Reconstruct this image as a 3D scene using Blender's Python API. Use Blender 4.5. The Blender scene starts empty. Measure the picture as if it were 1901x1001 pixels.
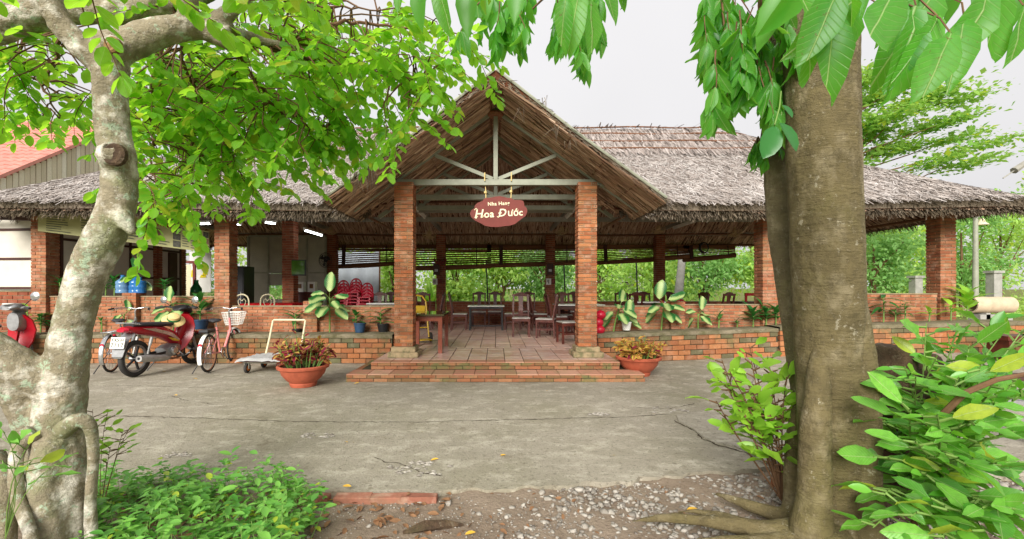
import bpy, bmesh, math, random
import numpy as np
from mathutils import Vector, Matrix, Euler
random.seed(7); rng = np.random.default_rng(11)
R = math.radians
scene = bpy.context.scene
COL = scene.collection

# ---------------------------------------------------------------- camera
EYE = 1.38
cam = bpy.data.cameras.new('camera'); camo = bpy.data.objects.new('camera', cam); COL.objects.link(camo)
camo.location = (0, 0, EYE); camo.rotation_euler = (R(90), 0, 0)
cam.sensor_width = 36.0; cam.lens = 16.0; cam.shift_x = 0.016; cam.shift_y = 0.01815
cam.clip_start = 0.05; cam.clip_end = 2000
scene.camera = camo
# ---------------------------------------------------------------- sky, sun, exposure
SUN_EL, SUN_AZ = 27.0, 194.0
w = bpy.data.worlds.new('World'); scene.world = w; w.use_nodes = True
nt = w.node_tree; nt.nodes.clear()
def nn(nt, t, **kw):
    n = nt.nodes.new(t)
    for k, v in kw.items(): setattr(n, k, v)
    return n
sky = nn(nt, 'ShaderNodeTexSky', sky_type='NISHITA', sun_disc=False)
sky.sun_elevation = R(SUN_EL); sky.sun_rotation = R(SUN_AZ); sky.dust_density = 4.0; sky.air_density = 1.2
hs = nn(nt, 'ShaderNodeHueSaturation'); hs.inputs['Saturation'].default_value = 0.12
nt.links.new(sky.outputs[0], hs.inputs['Color'])
# overcast cloud layer: even grey, brighter towards the zenith (as a real overcast sky is)
tc = nn(nt, 'ShaderNodeTexCoord'); sx = nn(nt, 'ShaderNodeSeparateXYZ'); nt.links.new(tc.outputs['Generated'], sx.inputs[0])
mr = nn(nt, 'ShaderNodeMapRange'); mr.inputs[1].default_value = 0.0; mr.inputs[2].default_value = 1.0
mr.inputs[3].default_value = 4.0; mr.inputs[4].default_value = 5.4
nt.links.new(sx.outputs[2], mr.inputs[0])
cl = nn(nt, 'ShaderNodeTexNoise'); cl.inputs['Scale'].default_value = 1.6; cl.inputs['Detail'].default_value = 4
nt.links.new(tc.outputs['Generated'], cl.inputs['Vector'])
cmr = nn(nt, 'ShaderNodeMapRange'); cmr.inputs[1].default_value = .3; cmr.inputs[2].default_value = .7; cmr.inputs[3].default_value = .95; cmr.inputs[4].default_value = 1.05
nt.links.new(cl.outputs[0], cmr.inputs[0])
mu = nn(nt, 'ShaderNodeMath', operation='MULTIPLY'); nt.links.new(mr.outputs[0], mu.inputs[0]); nt.links.new(cmr.outputs[0], mu.inputs[1])
cc = nn(nt, 'ShaderNodeVectorMath', operation='SCALE'); cc.inputs[0].default_value = (1.0, .985, 1.0)
nt.links.new(mu.outputs[0], cc.inputs['Scale'])
mx = nn(nt, 'ShaderNodeMix', data_type='RGBA'); mx.inputs['Factor'].default_value = 0.9
nt.links.new(hs.outputs[0], mx.inputs[6]); nt.links.new(cc.outputs[0], mx.inputs[7])
bg = nn(nt, 'ShaderNodeBackground'); bg.inputs['Strength'].default_value = 0.1
nt.links.new(mx.outputs[2], bg.inputs['Color'])
wo = nn(nt, 'ShaderNodeOutputWorld'); nt.links.new(bg.outputs[0], wo.inputs[0])
sl = bpy.data.lights.new('sun', 'SUN'); sl.energy = 3.2; sl.angle = R(34); sl.color = (1.0, .96, .9)
so = bpy.data.objects.new('sun', sl); COL.objects.link(so)
so.rotation_euler = (R(90 - SUN_EL), 0, R(180 - SUN_AZ)); so.location = (0, 0, 20)
vs = scene.view_settings; vs.view_transform = 'Standard'; vs.look = 'None'; vs.exposure = 0.95; vs.gamma = 1; vs.use_curve_mapping = False
scene.render.engine = 'CYCLES'
cy = scene.cycles; cy.use_denoising = True; cy.max_bounces = 8; cy.diffuse_bounces = 7; cy.glossy_bounces = 3; cy.transmission_bounces = 6
cy.transparent_max_bounces = 8; cy.sample_clamp_indirect = 6
try: cy.denoiser = 'OPENIMAGEDENOISE'
except Exception: pass

# ---------------------------------------------------------------- helpers
F = 845.0
def P(px, py, d):            # a point of the photograph at distance d along the view axis
    return Vector(((px - 920) / F * d, d, EYE - (py - 535) / F * d))
def GP(px, py, z=0.0):       # where the photograph's pixel meets the level z
    d = F * (EYE - z) / (py - 535); return Vector(((px - 920) / F * d, d, z))
def V(*a): return Vector(a)
W = {}
def link(o, parent=None):
    COL.objects.link(o)
    if parent is not None: o.parent = parent
    return o
def T(name, label, cat, loc=(0, 0, 0), rz=0.0, group=None, kind=None, rot=None):
    o = bpy.data.objects.new(name, None); o.empty_display_size = .1; link(o)
    o.location = loc; o.rotation_euler = rot if rot else (0, 0, rz)
    o['label'] = label; o['category'] = cat
    if group: o['group'] = group
    if kind: o['kind'] = kind
    W[o.name] = Vector(loc)
    return o
def tagm(o, label, cat, group=None, kind=None):
    o['label'] = label; o['category'] = cat
    if group: o['group'] = group
    if kind: o['kind'] = kind
    return o
def copy_tree(o, parent=None):
    c = o.copy(); COL.objects.link(c)
    if parent is not None: c.parent = parent
    for ch in list(o.children): copy_tree(ch, c)
    return c
def obj(name, me, mat=None, parent=None, world=False, loc=None, rz=0.0, label=None, kind=None):
    if mat is not None:
        me.materials.clear()
        for m in (mat if isinstance(mat, (list, tuple)) else [mat]): me.materials.append(m)
    o = bpy.data.objects.new(name, me); link(o, parent)
    if world and parent is not None:
        o.location = -W.get(parent.name, Vector()); W[o.name] = Vector()
    elif loc is not None: o.location = loc
    o.rotation_euler = (0, 0, rz)
    if parent is not None and not world: W[o.name] = W.get(parent.name, Vector()) + o.location
    if label: o['label'] = label
    if kind: o['kind'] = kind
    return o

class MB:
    def __init__(s): s.v = []; s.f = []; s.m = []; s.cm = 0
    def add(s, vs, fs):
        b = len(s.v); s.v.extend([tuple(x) for x in vs])
        for f in fs: s.f.append([b + i for i in f]); s.m.append(s.cm)
        return s
    def box(s, c, d, rz=0, M=None):
        x, y, z = d[0] / 2, d[1] / 2, d[2] / 2
        vs = [Vector(p) for p in ((-x, -y, -z), (x, -y, -z), (x, y, -z), (-x, y, -z), (-x, -y, z), (x, -y, z), (x, y, z), (-x, y, z))]
        if rz: M = Matrix.Rotation(rz, 3, 'Z')
        if M is not None: vs = [M @ v for v in vs]
        c = Vector(c)
        return s.add([v + c for v in vs], [(0, 3, 2, 1), (4, 5, 6, 7), (0, 1, 5, 4), (1, 2, 6, 5), (2, 3, 7, 6), (3, 0, 4, 7)])
    def beam(s, p, q, w, h, up=(0, 0, 1)):
        p, q = Vector(p), Vector(q); d = (q - p).normalized(); up = Vector(up)
        if abs(d.dot(up)) > .98: up = Vector((0, 1, 0))
        sd = d.cross(up).normalized() * (w / 2); u = sd.cross(d).normalized() * (h / 2)
        vs = [a + i * sd + j * u for a in (p, q) for i, j in ((-1, -1), (1, -1), (1, 1), (-1, 1))]
        return s.add(vs, [(0, 1, 2, 3), (7, 6, 5, 4), (0, 4, 5, 1), (1, 5, 6, 2), (2, 6, 7, 3), (3, 7, 4, 0)])
    def tube(s, pts, r, n=8, cap=True, closed=False, jit=0):
        pts = [Vector(p) for p in pts]; N = len(pts)
        rs = r if isinstance(r, (list, tuple)) else [r] * N
        vs = []; fs = []; prev = None
        for i, p in enumerate(pts):
            if closed: t = pts[(i + 1) % N] - pts[i - 1]
            else: t = pts[min(i + 1, N - 1)] - pts[max(i - 1, 0)]
            t = t.normalized() if t.length > 1e-9 else Vector((0, 0, 1))
            if prev is None:
                a = Vector((0, 0, 1)) if abs(t.z) < .9 else Vector((1, 0, 0))
                u = t.cross(a).normalized()
            else:
                u = prev - t * prev.dot(t); u = u.normalized() if u.length > 1e-6 else t.cross(Vector((1, 0, 0))).normalized()
            prev = u; v = t.cross(u)
            for k in range(n):
                a = 2 * math.pi * k / n; rr = rs[i] * (1 + (random.uniform(-jit, jit) if jit else 0))
                vs.append(p + (u * math.cos(a) + v * math.sin(a)) * rr)
        for i in range(N if closed else N - 1):
            j = (i + 1) % N
            for k in range(n): fs.append((i * n + k, i * n + (k + 1) % n, j * n + (k + 1) % n, j * n + k))
        if cap and not closed:
            fs.append(tuple(reversed(range(n)))); fs.append(tuple(range((N - 1) * n, N * n)))
        return s.add(vs, fs)
    def lathe(s, prof, n=20, c=(0, 0, 0), axis='Z', a0=0, a1=None):
        c = Vector(c); vs = []; fs = []; full = a1 is None; a1 = 2 * math.pi if full else a1
        m = n if full else n + 1
        for r, z in prof:
            for k in range(m):
                a = a0 + (a1 - a0) * k / n; x, y = r * math.cos(a), r * math.sin(a)
                vs.append(c + (Vector((x, y, z)) if axis == 'Z' else Vector((z, x, y)) if axis == 'X' else Vector((y, z, x))))
        for i in range(len(prof) - 1):
            for k in range(n):
                k2 = (k + 1) % m
                fs.append((i * m + k, i * m + k2, (i + 1) * m + k2, (i + 1) * m + k))
        return s.add(vs, fs)
    def prism(s, poly, t, M):       # polygon in local xy, extruded t along local z, placed by 4x4 M
        n = len(poly); vs = [M @ Vector((x, y, z)) for z in (0, t) for x, y in poly]
        fs = [tuple(reversed(range(n))), tuple(range(n, 2 * n))] + [(i, (i + 1) % n, n + (i + 1) % n, n + i) for i in range(n)]
        return s.add(vs, fs)
    def quad(s, *p): return s.add(p, [tuple(range(len(p)))])
    def loft(s, secs, cap=True):    # rings of equal count
        n = len(secs[0]); vs = [p for r in secs for p in r]; fs = []
        for i in range(len(secs) - 1):
            for k in range(n): fs.append((i * n + k, i * n + (k + 1) % n, (i + 1) * n + (k + 1) % n, (i + 1) * n + k))
        if cap: fs.append(tuple(reversed(range(n)))); fs.append(tuple(range((len(secs) - 1) * n, len(secs) * n)))
        return s.add(vs, fs)
    def mesh(s, name, smooth=False):
        me = bpy.data.meshes.new(name); me.from_pydata(s.v, [], s.f)
        if s.cm: me.polygons.foreach_set('material_index', s.m)
        if smooth:
            me.polygons.foreach_set('use_smooth', [True] * len(me.polygons))
            try: me.set_sharp_from_angle(angle=R(50))
            except Exception: pass
        me.update(); return me
    def build(s, name, mat=None, parent=None, world=False, smooth=False, label=None, kind=None, loc=None):
        return obj(name, s.mesh(name, smooth), mat, parent, world, loc=loc, label=label, kind=kind)

def npmesh(name, Vt, Fc, smooth=True):
    me = bpy.data.meshes.new(name); n = Fc.shape[1]
    me.vertices.add(len(Vt)); me.vertices.foreach_set('co', np.ascontiguousarray(Vt, np.float32).ravel())
    me.loops.add(Fc.size); me.loops.foreach_set('vertex_index', np.ascontiguousarray(Fc, np.int32).ravel())
    me.polygons.add(len(Fc)); me.polygons.foreach_set('loop_start', np.arange(0, Fc.size, n, dtype=np.int32))
    me.polygons.foreach_set('loop_total', np.full(len(Fc), n, np.int32))
    if smooth: me.polygons.foreach_set('use_smooth', np.ones(len(Fc), bool))
    me.update(calc_edges=True); me.validate(); return me
def frames(X, Nrm):          # rotation matrices whose columns are x (along), y, z (about normal)
    X = X / (np.linalg.norm(X, axis=1, keepdims=True) + 1e-9)
    Y = np.cross(Nrm, X); l = np.linalg.norm(Y, axis=1, keepdims=True)
    Y = np.where(l < 1e-4, np.cross(np.array([[.31, .9, .2]]), X), Y); Y /= np.linalg.norm(Y, axis=1, keepdims=True) + 1e-9
    Z = np.cross(X, Y)
    return np.stack([X, Y, Z], axis=2)
def scatter(name, tpl, Rm, Ps, S, mat=None, parent=None, world=False, smooth=True, kind=None, label=None):
    tv, tf = tpl; N = len(Ps); S = np.asarray(S, float)
    if S.ndim == 1: S = np.repeat(S[:, None], 3, 1)
    Vt = np.einsum('nij,nvj->nvi', Rm, tv[None] * S[:, None, :]) + Ps[:, None, :]
    Fc = tf[None] + (np.arange(N) * len(tv))[:, None, None]
    me = npmesh(name, Vt.reshape(-1, 3), Fc.reshape(-1, tf.shape[1]), smooth)
    return obj(name, me, mat, parent, world, kind=kind, label=label)
def strip_tpl(st, wd, fold=.0, curve=0.0):
    v = []; f = []
    for t, h in zip(st, wd):
        z = -curve * t * t
        v += [(t, -h, z + fold * h), (t, 0, z), (t, h, z + fold * h)]
    for i in range(len(st) - 1):
        a = i * 3
        f += [(a, a + 3, a + 4, a + 1), (a + 1, a + 4, a + 5, a + 2)]
    return np.array(v, float), np.array(f, int)
LEAF = strip_tpl([0, .1, .3, .55, .8, .94, 1], [.012, .09, .2, .225, .15, .05, .004], .35, .12)
LEAF2 = strip_tpl([0, .1, .3, .55, .8, .94, 1], [.012, .07, .17, .19, .12, .04, .004], .5, .3)
LEAFR = strip_tpl([0, .08, .28, .55, .82, .95, 1], [.012, .12, .27, .31, .22, .08, .004], .3, .08)
LEAFM = strip_tpl([0, .3, .7, 1], [.015, .2, .18, .006], .4, .1)
QUADT = (np.array([(0, 0, 0), (.5, -.3, .06), (1, 0, 0), (.5, .3, .06)], float), np.array([(0, 1, 2, 3)]))
STRIP = (np.array([(0, -.5, 0), (.5, -.5, 0), (1, -.35, 0), (1, .35, 0), (.5, .5, 0), (0, .5, 0)], float), np.array([(0, 1, 4, 5), (1, 2, 3, 4)]))
def vary(tpl, seed):      # a crooked, wavy version of a leaf
    r = np.random.default_rng(seed); v, f = tpl[0].copy(), tpl[1]; x = v[:, 0]; b, c = r.normal(0, .1), r.normal(0, .12)
    v[:, 1] += b * x * x; v[:, 2] += -c * x * x + .035 * np.sin(x * r.uniform(6, 14) + r.uniform(0, 6)) * (np.abs(tpl[0][:, 1]) > .03) * np.sign(tpl[0][:, 1]) + r.normal(0, .018, len(v))
    v[:, 1] *= r.uniform(.82, 1.15); return v, f
def tpl_mesh(name, tpl): return npmesh(name, tpl[0], tpl[1])
def rdir(n, zb=0.0):
    a = rng.normal(size=(n, 3)); a[:, 2] += zb
    return a / np.linalg.norm(a, axis=1, keepdims=True)

# ---------------------------------------------------------------- materials
def S(r, g, b): return tuple((c / 255 / 12.92) if c / 255 <= .04045 else ((c / 255 + .055) / 1.055) ** 2.4 for c in (r, g, b)) + (1,)
class NT:
    def __init__(s, name):
        s.m = bpy.data.materials.new(name); s.m.use_nodes = True; s.t = s.m.node_tree; s.t.nodes.clear()
        s.out = s.n('ShaderNodeOutputMaterial'); s.b = s.n('ShaderNodeBsdfPrincipled'); s.l(s.b.outputs[0], s.out.inputs[0])
        s.pos = None
    def n(s, t, **kw): return nn(s.t, t, **kw)
    def l(s, a, b): s.t.links.new(a, b)
    def P(s):
        if s.pos is None: s.pos = s.n('ShaderNodeNewGeometry')
        return s.pos
    def noise(s, scale, detail=4, rough=.6, vec=None, stretch=None):
        n = s.n('ShaderNodeTexNoise'); n.inputs['Scale'].default_value = scale; n.inputs['Detail'].default_value = detail; n.inputs['Roughness'].default_value = rough
        v = vec or s.P().outputs['Position']
        if stretch:
            mp = s.n('ShaderNodeMapping'); mp.inputs['Scale'].default_value = stretch; s.l(v, mp.inputs[0]); v = mp.outputs[0]
        s.l(v, n.inputs['Vector']); return n.outputs[0]
    def ramp(s, fac, stops, interp='LINEAR'):
        r = s.n('ShaderNodeValToRGB'); e = r.color_ramp; e.interpolation = interp
        while len(e.elements) < len(stops): e.elements.new(.5)
        for el, (p, c) in zip(e.elements, stops): el.position = p; el.color = c if isinstance(c, tuple) else (c, c, c, 1)
        s.l(fac, r.inputs[0]); return r.outputs[0]
    def mix(s, fac, a, b, mode='MIX'):
        m = s.n('ShaderNodeMix', data_type='RGBA', blend_type=mode)
        for i, x in ((0, fac), (6, a), (7, b)):
            if isinstance(x, (int, float, tuple)): m.inputs[i].default_value = x
            else: s.l(x, m.inputs[i])
        return m.outputs[2]
    def math(s, op, a, b=0.0):
        m = s.n('ShaderNodeMath', operation=op)
        for i, x in ((0, a), (1, b)):
            if isinstance(x, (int, float)): m.inputs[i].default_value = x
            else: s.l(x, m.inputs[i])
        return m.outputs[0]
    def rand(s):
        o = s.n('ShaderNodeObjectInfo'); return s.math('FRACT', s.math('ADD', o.outputs['Random'], s.P().outputs['Random Per Island']))
    def col(s, x):
        if isinstance(x, tuple): s.b.inputs['Base Color'].default_value = x
        else: s.l(x, s.b.inputs['Base Color'])
    def bump(s, h, dist=.01, strength=.6):
        b = s.n('ShaderNodeBump'); b.inputs['Strength'].default_value = strength; b.inputs['Distance'].default_value = dist
        s.l(h, b.inputs['Height']); s.l(b.outputs[0], s.b.inputs['Normal'])
    def set(s, rough=.7, spec=.3, metal=0.0):
        s.b.inputs['Roughness'].default_value = rough; s.b.inputs['Specular IOR Level'].default_value = spec; s.b.inputs['Metallic'].default_value = metal
def simple(name, c, rough=.6, spec=.3, metal=0.0, var=.25, scale=14, bump=0.0, dark=None):
    m = NT(name); m.set(rough, spec, metal); d = dark or tuple(x * (1 - var) for x in c[:3]) + (1,)
    n = m.noise(scale, 5); m.col(m.mix(m.ramp(n, [(.35, 0.0), (.65, 1.0)]), d, c))
    if bump: m.bump(m.noise(scale * 6, 4), bump)
    return m.m
def brick_mat(name, cols, moss=.0, mosscol=S(92, 96, 62), mossscale=3.0, pale=.15):
    m = NT(name); m.set(.85, .2)
    k = len(cols); base = m.ramp(m.rand(), [(i / k, c) for i, c in enumerate(cols)], 'CONSTANT')
    n1 = m.noise(38, 5, .7); base = m.mix(m.ramp(n1, [(.3, 0.0), (.75, 1.0)]), base, m.mix(.35, base, S(70, 45, 32)))
    n2 = m.noise(7, 4); base = m.mix(m.math('MULTIPLY', m.ramp(n2, [(.5, 0.0), (.75, 1.0)]), pale), base, S(215, 190, 165))
    if moss:
        n3 = m.noise(mossscale, 6, .65); base = m.mix(m.math('MULTIPLY', m.ramp(n3, [(.5, 0.0), (.62, 1.0)]), moss), base, mosscol)
    m.col(base); m.bump(m.noise(90, 4), .004); return m.m
def leaf_mat(name, dark, light, trans, tf=.5, rough=.38, spec=.45, vein=0.0, yellow=0.0):
    m = NT(name); m.set(rough, spec); r = m.rand()
    c = m.mix(r, dark, light)
    n = m.noise(5, 2); c = m.mix(m.math('MULTIPLY', m.ramp(n, [(.35, 0.0), (.7, 1.0)]), .4), c, light)
    tcol = m.mix(r, trans, tuple(x * .8 for x in trans[:3]) + (1,))
    if yellow:
        y = m.math('GREATER_THAN', m.math('FRACT', m.math('MULTIPLY', r, 7.31)), 1 - yellow)
        c = m.mix(y, c, S(170, 190, 60)); tcol = m.mix(y, tcol, S(200, 215, 70))
    if vein:
        tcn = m.n('ShaderNodeTexCoord'); sp = m.n('ShaderNodeSeparateXYZ'); m.l(tcn.outputs['Object'], sp.inputs[0]); ay = m.math('ABSOLUTE', sp.outputs[1])
        rib = m.ramp(ay, [(0.003, 1.0), (.011, 0.0)])
        sv = m.ramp(m.math('SINE', m.math('MULTIPLY', m.math('SUBTRACT', sp.outputs[0], m.math('MULTIPLY', ay, 1.1)), 75.0)), [(.85, 0.0), (1, .28)])
        vm = m.math('MULTIPLY', m.math('MAXIMUM', rib, sv), vein)
        c = m.mix(vm, c, S(196, 216, 150)); tcol = m.mix(vm, tcol, S(210, 235, 130))
        bl = m.noise(7, 4, .6, vec=tcn.outputs['Object']); c = m.mix(m.ramp(bl, [(.45, 0.0), (.75, .35)]), c, S(46, 92, 36)); sp2 = m.noise(16, 3, .6, vec=tcn.outputs['Object']); spot = m.math('MULTIPLY', m.ramp(sp2, [(.66, 0.0), (.7, 1.0)]), m.math('GREATER_THAN', m.math('FRACT', m.math('MULTIPLY', r, 3.7)), .6)); c = m.mix(m.math('MULTIPLY', spot, .7), c, S(122, 96, 50)); tcol = m.mix(m.math('MULTIPLY', spot, .8), tcol, S(110, 86, 40))
        m.bump(m.math('ADD', m.math('MULTIPLY', sv, -1.0), rib), .01, .5)
    m.col(c)
    t = m.n('ShaderNodeBsdfTranslucent'); m.l(tcol, t.inputs[0])
    mx = m.n('ShaderNodeMixShader'); mx.inputs[0].default_value = tf; m.l(m.b.outputs[0], mx.inputs[1]); m.l(t.outputs[0], mx.inputs[2]); m.l(mx.outputs[0], m.out.inputs[0])
    return m.m
def emit(name, c, s):
    m = NT(name); e = m.n('ShaderNodeEmission'); e.inputs[0].default_value = c; e.inputs[1].default_value = s; m.l(e.outputs[0], m.out.inputs[0]); return m.m

M = {}
OR = [S(176, 108, 68), S(164, 96, 60), S(184, 120, 78), S(154, 92, 60), S(170, 112, 76), S(146, 92, 62)]
M['brick'] = brick_mat('brick_red', [S(164, 102, 70), S(152, 92, 62), S(174, 114, 80), S(142, 86, 60), S(160, 102, 74)], moss=.3, pale=.3)
M['brick_front'] = brick_mat('brick_orange', OR, moss=.2, pale=.42)
M['brick_moss'] = brick_mat('brick_mossy', [S(168, 108, 68), S(156, 98, 62), S(174, 118, 78), S(148, 94, 62), S(160, 106, 68), S(130, 92, 64), S(166, 112, 74), S(98, 94, 68)], moss=.7, mosscol=S(96, 98, 66), mossscale=2.2)
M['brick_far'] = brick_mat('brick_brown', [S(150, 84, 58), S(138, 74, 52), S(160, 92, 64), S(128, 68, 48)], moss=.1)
M['mortar'] = simple('mortar', S(152, 136, 108), .9, .1, var=.3, scale=9, bump=.004)
M['mortar_dark'] = simple('mortar_mossy', S(88, 84, 66), .9, .1, var=.45, scale=6, bump=.006)
M['hole'] = simple('brick_cavity', S(74, 40, 28), .9, .1)
M['steel'] = simple('painted_grey_steel', S(150, 152, 134), .55, .35, var=.22, scale=6)
M['steel_dk'] = simple('dusty_grey_steel', S(150, 147, 136), .6, .3, var=.3, scale=5)
M['pole'] = simple('bamboo_pole', S(120, 82, 58), .6, .3, var=.4, scale=10)
M['pale_pole'] = simple('pale_wood_pole', S(160, 140, 116), .7, .25, var=.3, scale=8)
M['wood'] = simple('dark_red_wood', S(92, 40, 28), .42, .4, var=.45, scale=9)
M['wood_table'] = simple('red_brown_table_wood', S(138, 66, 40), .35, .45, var=.3, scale=9)
M['wood_dk'] = simple('dark_brown_wood', S(74, 44, 36), .5, .35, var=.3, scale=7)
M['marble'] = simple('white_marble_top', S(222, 222, 216), .2, .5, var=.15, scale=5)
M['black'] = simple('black_plastic', S(34, 34, 36), .45, .4, var=.25)
M['rubber'] = simple('tyre_rubber', S(62, 60, 58), .8, .2, var=.3, scale=20)
M['chrome'] = simple('chrome', S(205, 205, 205), .25, .5, 0.9, var=.25, scale=20)
M['alu'] = simple('grey_aluminium', S(160, 160, 160), .42, .5, .7, var=.25)
M['rust'] = simple('rusty_steel', S(150, 104, 76), .7, .3, .2, var=.35, scale=25)
M['red'] = simple('red_paint', S(168, 22, 36), .22, .55, var=.12)
M['redplastic'] = simple('red_plastic', S(186, 20, 48), .35, .45, var=.12)
M['redcloth'] = simple('red_cloth', S(176, 22, 26), .8, .15, var=.25)
M['pink'] = simple('pink_bicycle_paint', S(224, 140, 136), .4, .4, var=.15)
M['seat'] = simple('black_vinyl', S(52, 52, 56), .45, .4, var=.2)
M['white'] = simple('white_paint', S(226, 224, 216), .5, .3, var=.1, scale=5)
M['panel'] = simple('off_white_panel', S(206, 200, 186), .7, .25, var=.14, scale=3)
M['cream'] = simple('cream_paint', S(214, 204, 170), .5, .35, var=.12)
M['cloth'] = simple('pale_canvas', S(180, 179, 176), .85, .1, var=.2, scale=12, bump=.01)
M['terra'] = simple('terracotta', S(178, 92, 66), .65, .3, var=.28, scale=7, bump=.003)
M['soil'] = simple('potting_soil', S(74, 58, 44), .95, .1, var=.5, scale=30, bump=.02)
M['blueplast'] = simple('blue_plastic', S(46, 74, 104), .45, .4, var=.2)
M['bluebottle'] = simple('blue_bottle_plastic', S(40, 104, 164), .15, .5, var=.25)
M['bluepale'] = simple('pale_blue_bottle', S(96, 132, 168), .15, .5, var=.2)
M['green'] = simple('green_plastic', S(22, 120, 62), .3, .45, var=.2)
M['yellow'] = simple('yellow_paint', S(206, 168, 40), .45, .4, var=.2)
M['yellowpaper'] = simple('yellow_paper', S(226, 206, 40), .8, .2, var=.15)
M['straw'] = simple('woven_straw', S(222, 196, 134), .85, .15, var=.2, scale=60, bump=.004)
M['signred'] = simple('sign_red_paint', S(116, 50, 42), .6, .3, var=.15, scale=12)
M['ivory'] = simple('ivory_paint', S(236, 226, 190), .6, .3, var=.08)
M['redtext'] = simple('red_print', S(170, 40, 40), .6, .2)
M['ink'] = simple('grey_print', S(96, 98, 84), .8, .1)
M['photo1'] = simple('dark_food_photo', S(86, 84, 66), .5, .3, var=.7, scale=30)
M['photo2'] = simple('brown_food_photo', S(130, 92, 58), .5, .3, var=.5, scale=30)
M['banner'] = simple('faded_olive_banner', S(176, 174, 122), .6, .3, var=.15, scale=3)
M['tube'] = emit('fluorescent_glow', (0.92, .96, 1, 1), 7.0)
M['concrete_pipe'] = simple('beige_concrete', S(196, 176, 148), .85, .2, var=.2, scale=6, bump=.004)
M['cement'] = simple('grey_cement', S(160, 158, 150), .9, .2, var=.25, scale=6, bump=.006)
M['brick_step'] = brick_mat('brick_step_mossy', [S(160, 106, 74), S(148, 96, 66), S(166, 118, 84), S(130, 98, 66)], moss=.95, mosscol=S(108, 106, 66), mossscale=3.5)
M['cap'] = None
m = NT('mossy_cement_ledge'); m.set(.92, .15)
c = m.mix(m.ramp(m.noise(5, 6), [(.35, 0.0), (.65, 1.0)]), S(128, 118, 98), S(92, 88, 62))
c = m.mix(m.ramp(m.noise(22, 4), [(.55, 0.0), (.75, .8)]), c, S(66, 58, 46)); m.col(c); m.bump(m.noise(40, 5), .012); M['cap'] = m.m
m = NT('plinth_cement'); m.set(.9, .2)
c = m.mix(m.ramp(m.noise(9, 6), [(.4, 0.0), (.62, 1.0)]), S(168, 148, 116), S(112, 108, 78)); m.col(c); m.bump(m.noise(60, 4), .005); M['plinth'] = m.m
# yard concrete: grey with pale scuffs, green algae film and dark grit
def yard(name, a, b, algae):
    m = NT(name); m.set(.88, .25)
    c = m.mix(m.ramp(m.noise(.9, 6, .7), [(.3, 0.0), (.7, 1.0)]), a, b)
    c = m.mix(m.math('MULTIPLY', m.ramp(m.noise(.55, 5, .6), [(.45, 0.0), (.68, 1.0)]), algae), c, S(118, 115, 82))
    c = m.mix(m.math('MULTIPLY', m.ramp(m.noise(4.5, 7, .75, stretch=(.8, 1.15, 1)), [(.5, 0.0), (.66, 1.0)]), .5), c, S(205, 198, 180))
    c = m.mix(m.math('MULTIPLY', m.ramp(m.noise(28, 5, .7), [(.54, 0.0), (.66, 1.0)]), .65), c, S(92, 84, 70))
    c = m.mix(m.math('MULTIPLY', m.ramp(m.noise(2.1, 8, .8), [(.57, 0.0), (.63, 1.0)]), .5), c, S(112, 102, 82))
    c = m.mix(m.math('MULTIPLY', m.ramp(m.noise(90, 4, .7), [(.6, 0.0), (.7, 1.0)]), .5), c, S(206, 200, 186))
    m.col(c)
    h = m.math('ADD', m.noise(55, 6, .7), m.math('MULTIPLY', m.noise(5, 4), .8)); m.bump(h, .016, .7); return m.m
M['yard'] = yard('worn_concrete', S(163, 155, 139), S(139, 132, 116), .45)
M['yard2'] = yard('paler_concrete', S(164, 157, 143), S(148, 141, 126), .15)
m = NT('packed_dirt'); m.set(.95, .1)
c = m.mix(m.ramp(m.noise(1.4, 7, .7), [(.3, 0.0), (.7, 1.0)]), S(152, 136, 119), S(124, 108, 92))
c = m.mix(m.ramp(m.noise(35, 5, .7), [(.52, 0.0), (.7, .7)]), c, S(98, 84, 70)); m.col(c); m.bump(m.math('ADD', m.noise(45, 6, .7), m.noise(9, 4)), .02, .7); M['dirt'] = m.m
m = NT('grass_ground'); m.set(.95, .1); m.col(m.mix(m.ramp(m.noise(.6, 7, .7), [(.3, 0.0), (.7, 1.0)]), S(92, 110, 52), S(126, 118, 78))); m.bump(m.noise(30, 5), .03); M['far_ground'] = m.m
m = NT('crushed_stone'); m.set(.9, .2); c = m.ramp(m.rand(), [(0, S(158, 152, 142)), (.3, S(136, 130, 121)), (.6, S(172, 166, 156)), (.85, S(118, 111, 103))], 'CONSTANT')
m.col(m.mix(m.ramp(m.noise(60, 4), [(.4, 0.0), (.7, .5)]), c, S(104, 92, 80))); m.bump(m.noise(140, 3), .004); M['stone'] = m.m
m = NT('terracotta_floor_tile'); m.set(.27, .85)
c = m.ramp(m.rand(), [(0, S(198, 160, 142)), (.25, S(188, 150, 132)), (.5, S(206, 170, 152)), (.75, S(192, 158, 144))], 'CONSTANT')
c = m.mix(m.ramp(m.noise(6, 5), [(.45, 0.0), (.7, .55)]), c, S(214, 196, 184)); m.col(c); m.bump(m.noise(14, 4), .003); M['tile'] = m.m
m = NT('tread_tile'); m.set(.7, .3)
c = m.ramp(m.rand(), [(0, S(182, 134, 110)), (.3, S(172, 122, 98)), (.6, S(190, 146, 122)), (.8, S(164, 126, 98))], 'CONSTANT')
c = m.mix(m.ramp(m.noise(5, 6), [(.48, 0.0), (.66, .6)]), c, S(140, 130, 92)); m.col(c); m.bump(m.noise(50, 4), .004); M['tread'] = m.m
def thatch(name, stops, rough=.9, extra=None):
    m = NT(name); m.set(rough, .12); c = m.ramp(m.rand(), stops)
    c = m.mix(m.ramp(m.noise(1.3, 5), [(.35, 0.0), (.68, .55)]), c, extra or stops[0][1])
    m.col(c); return m.m
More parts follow.
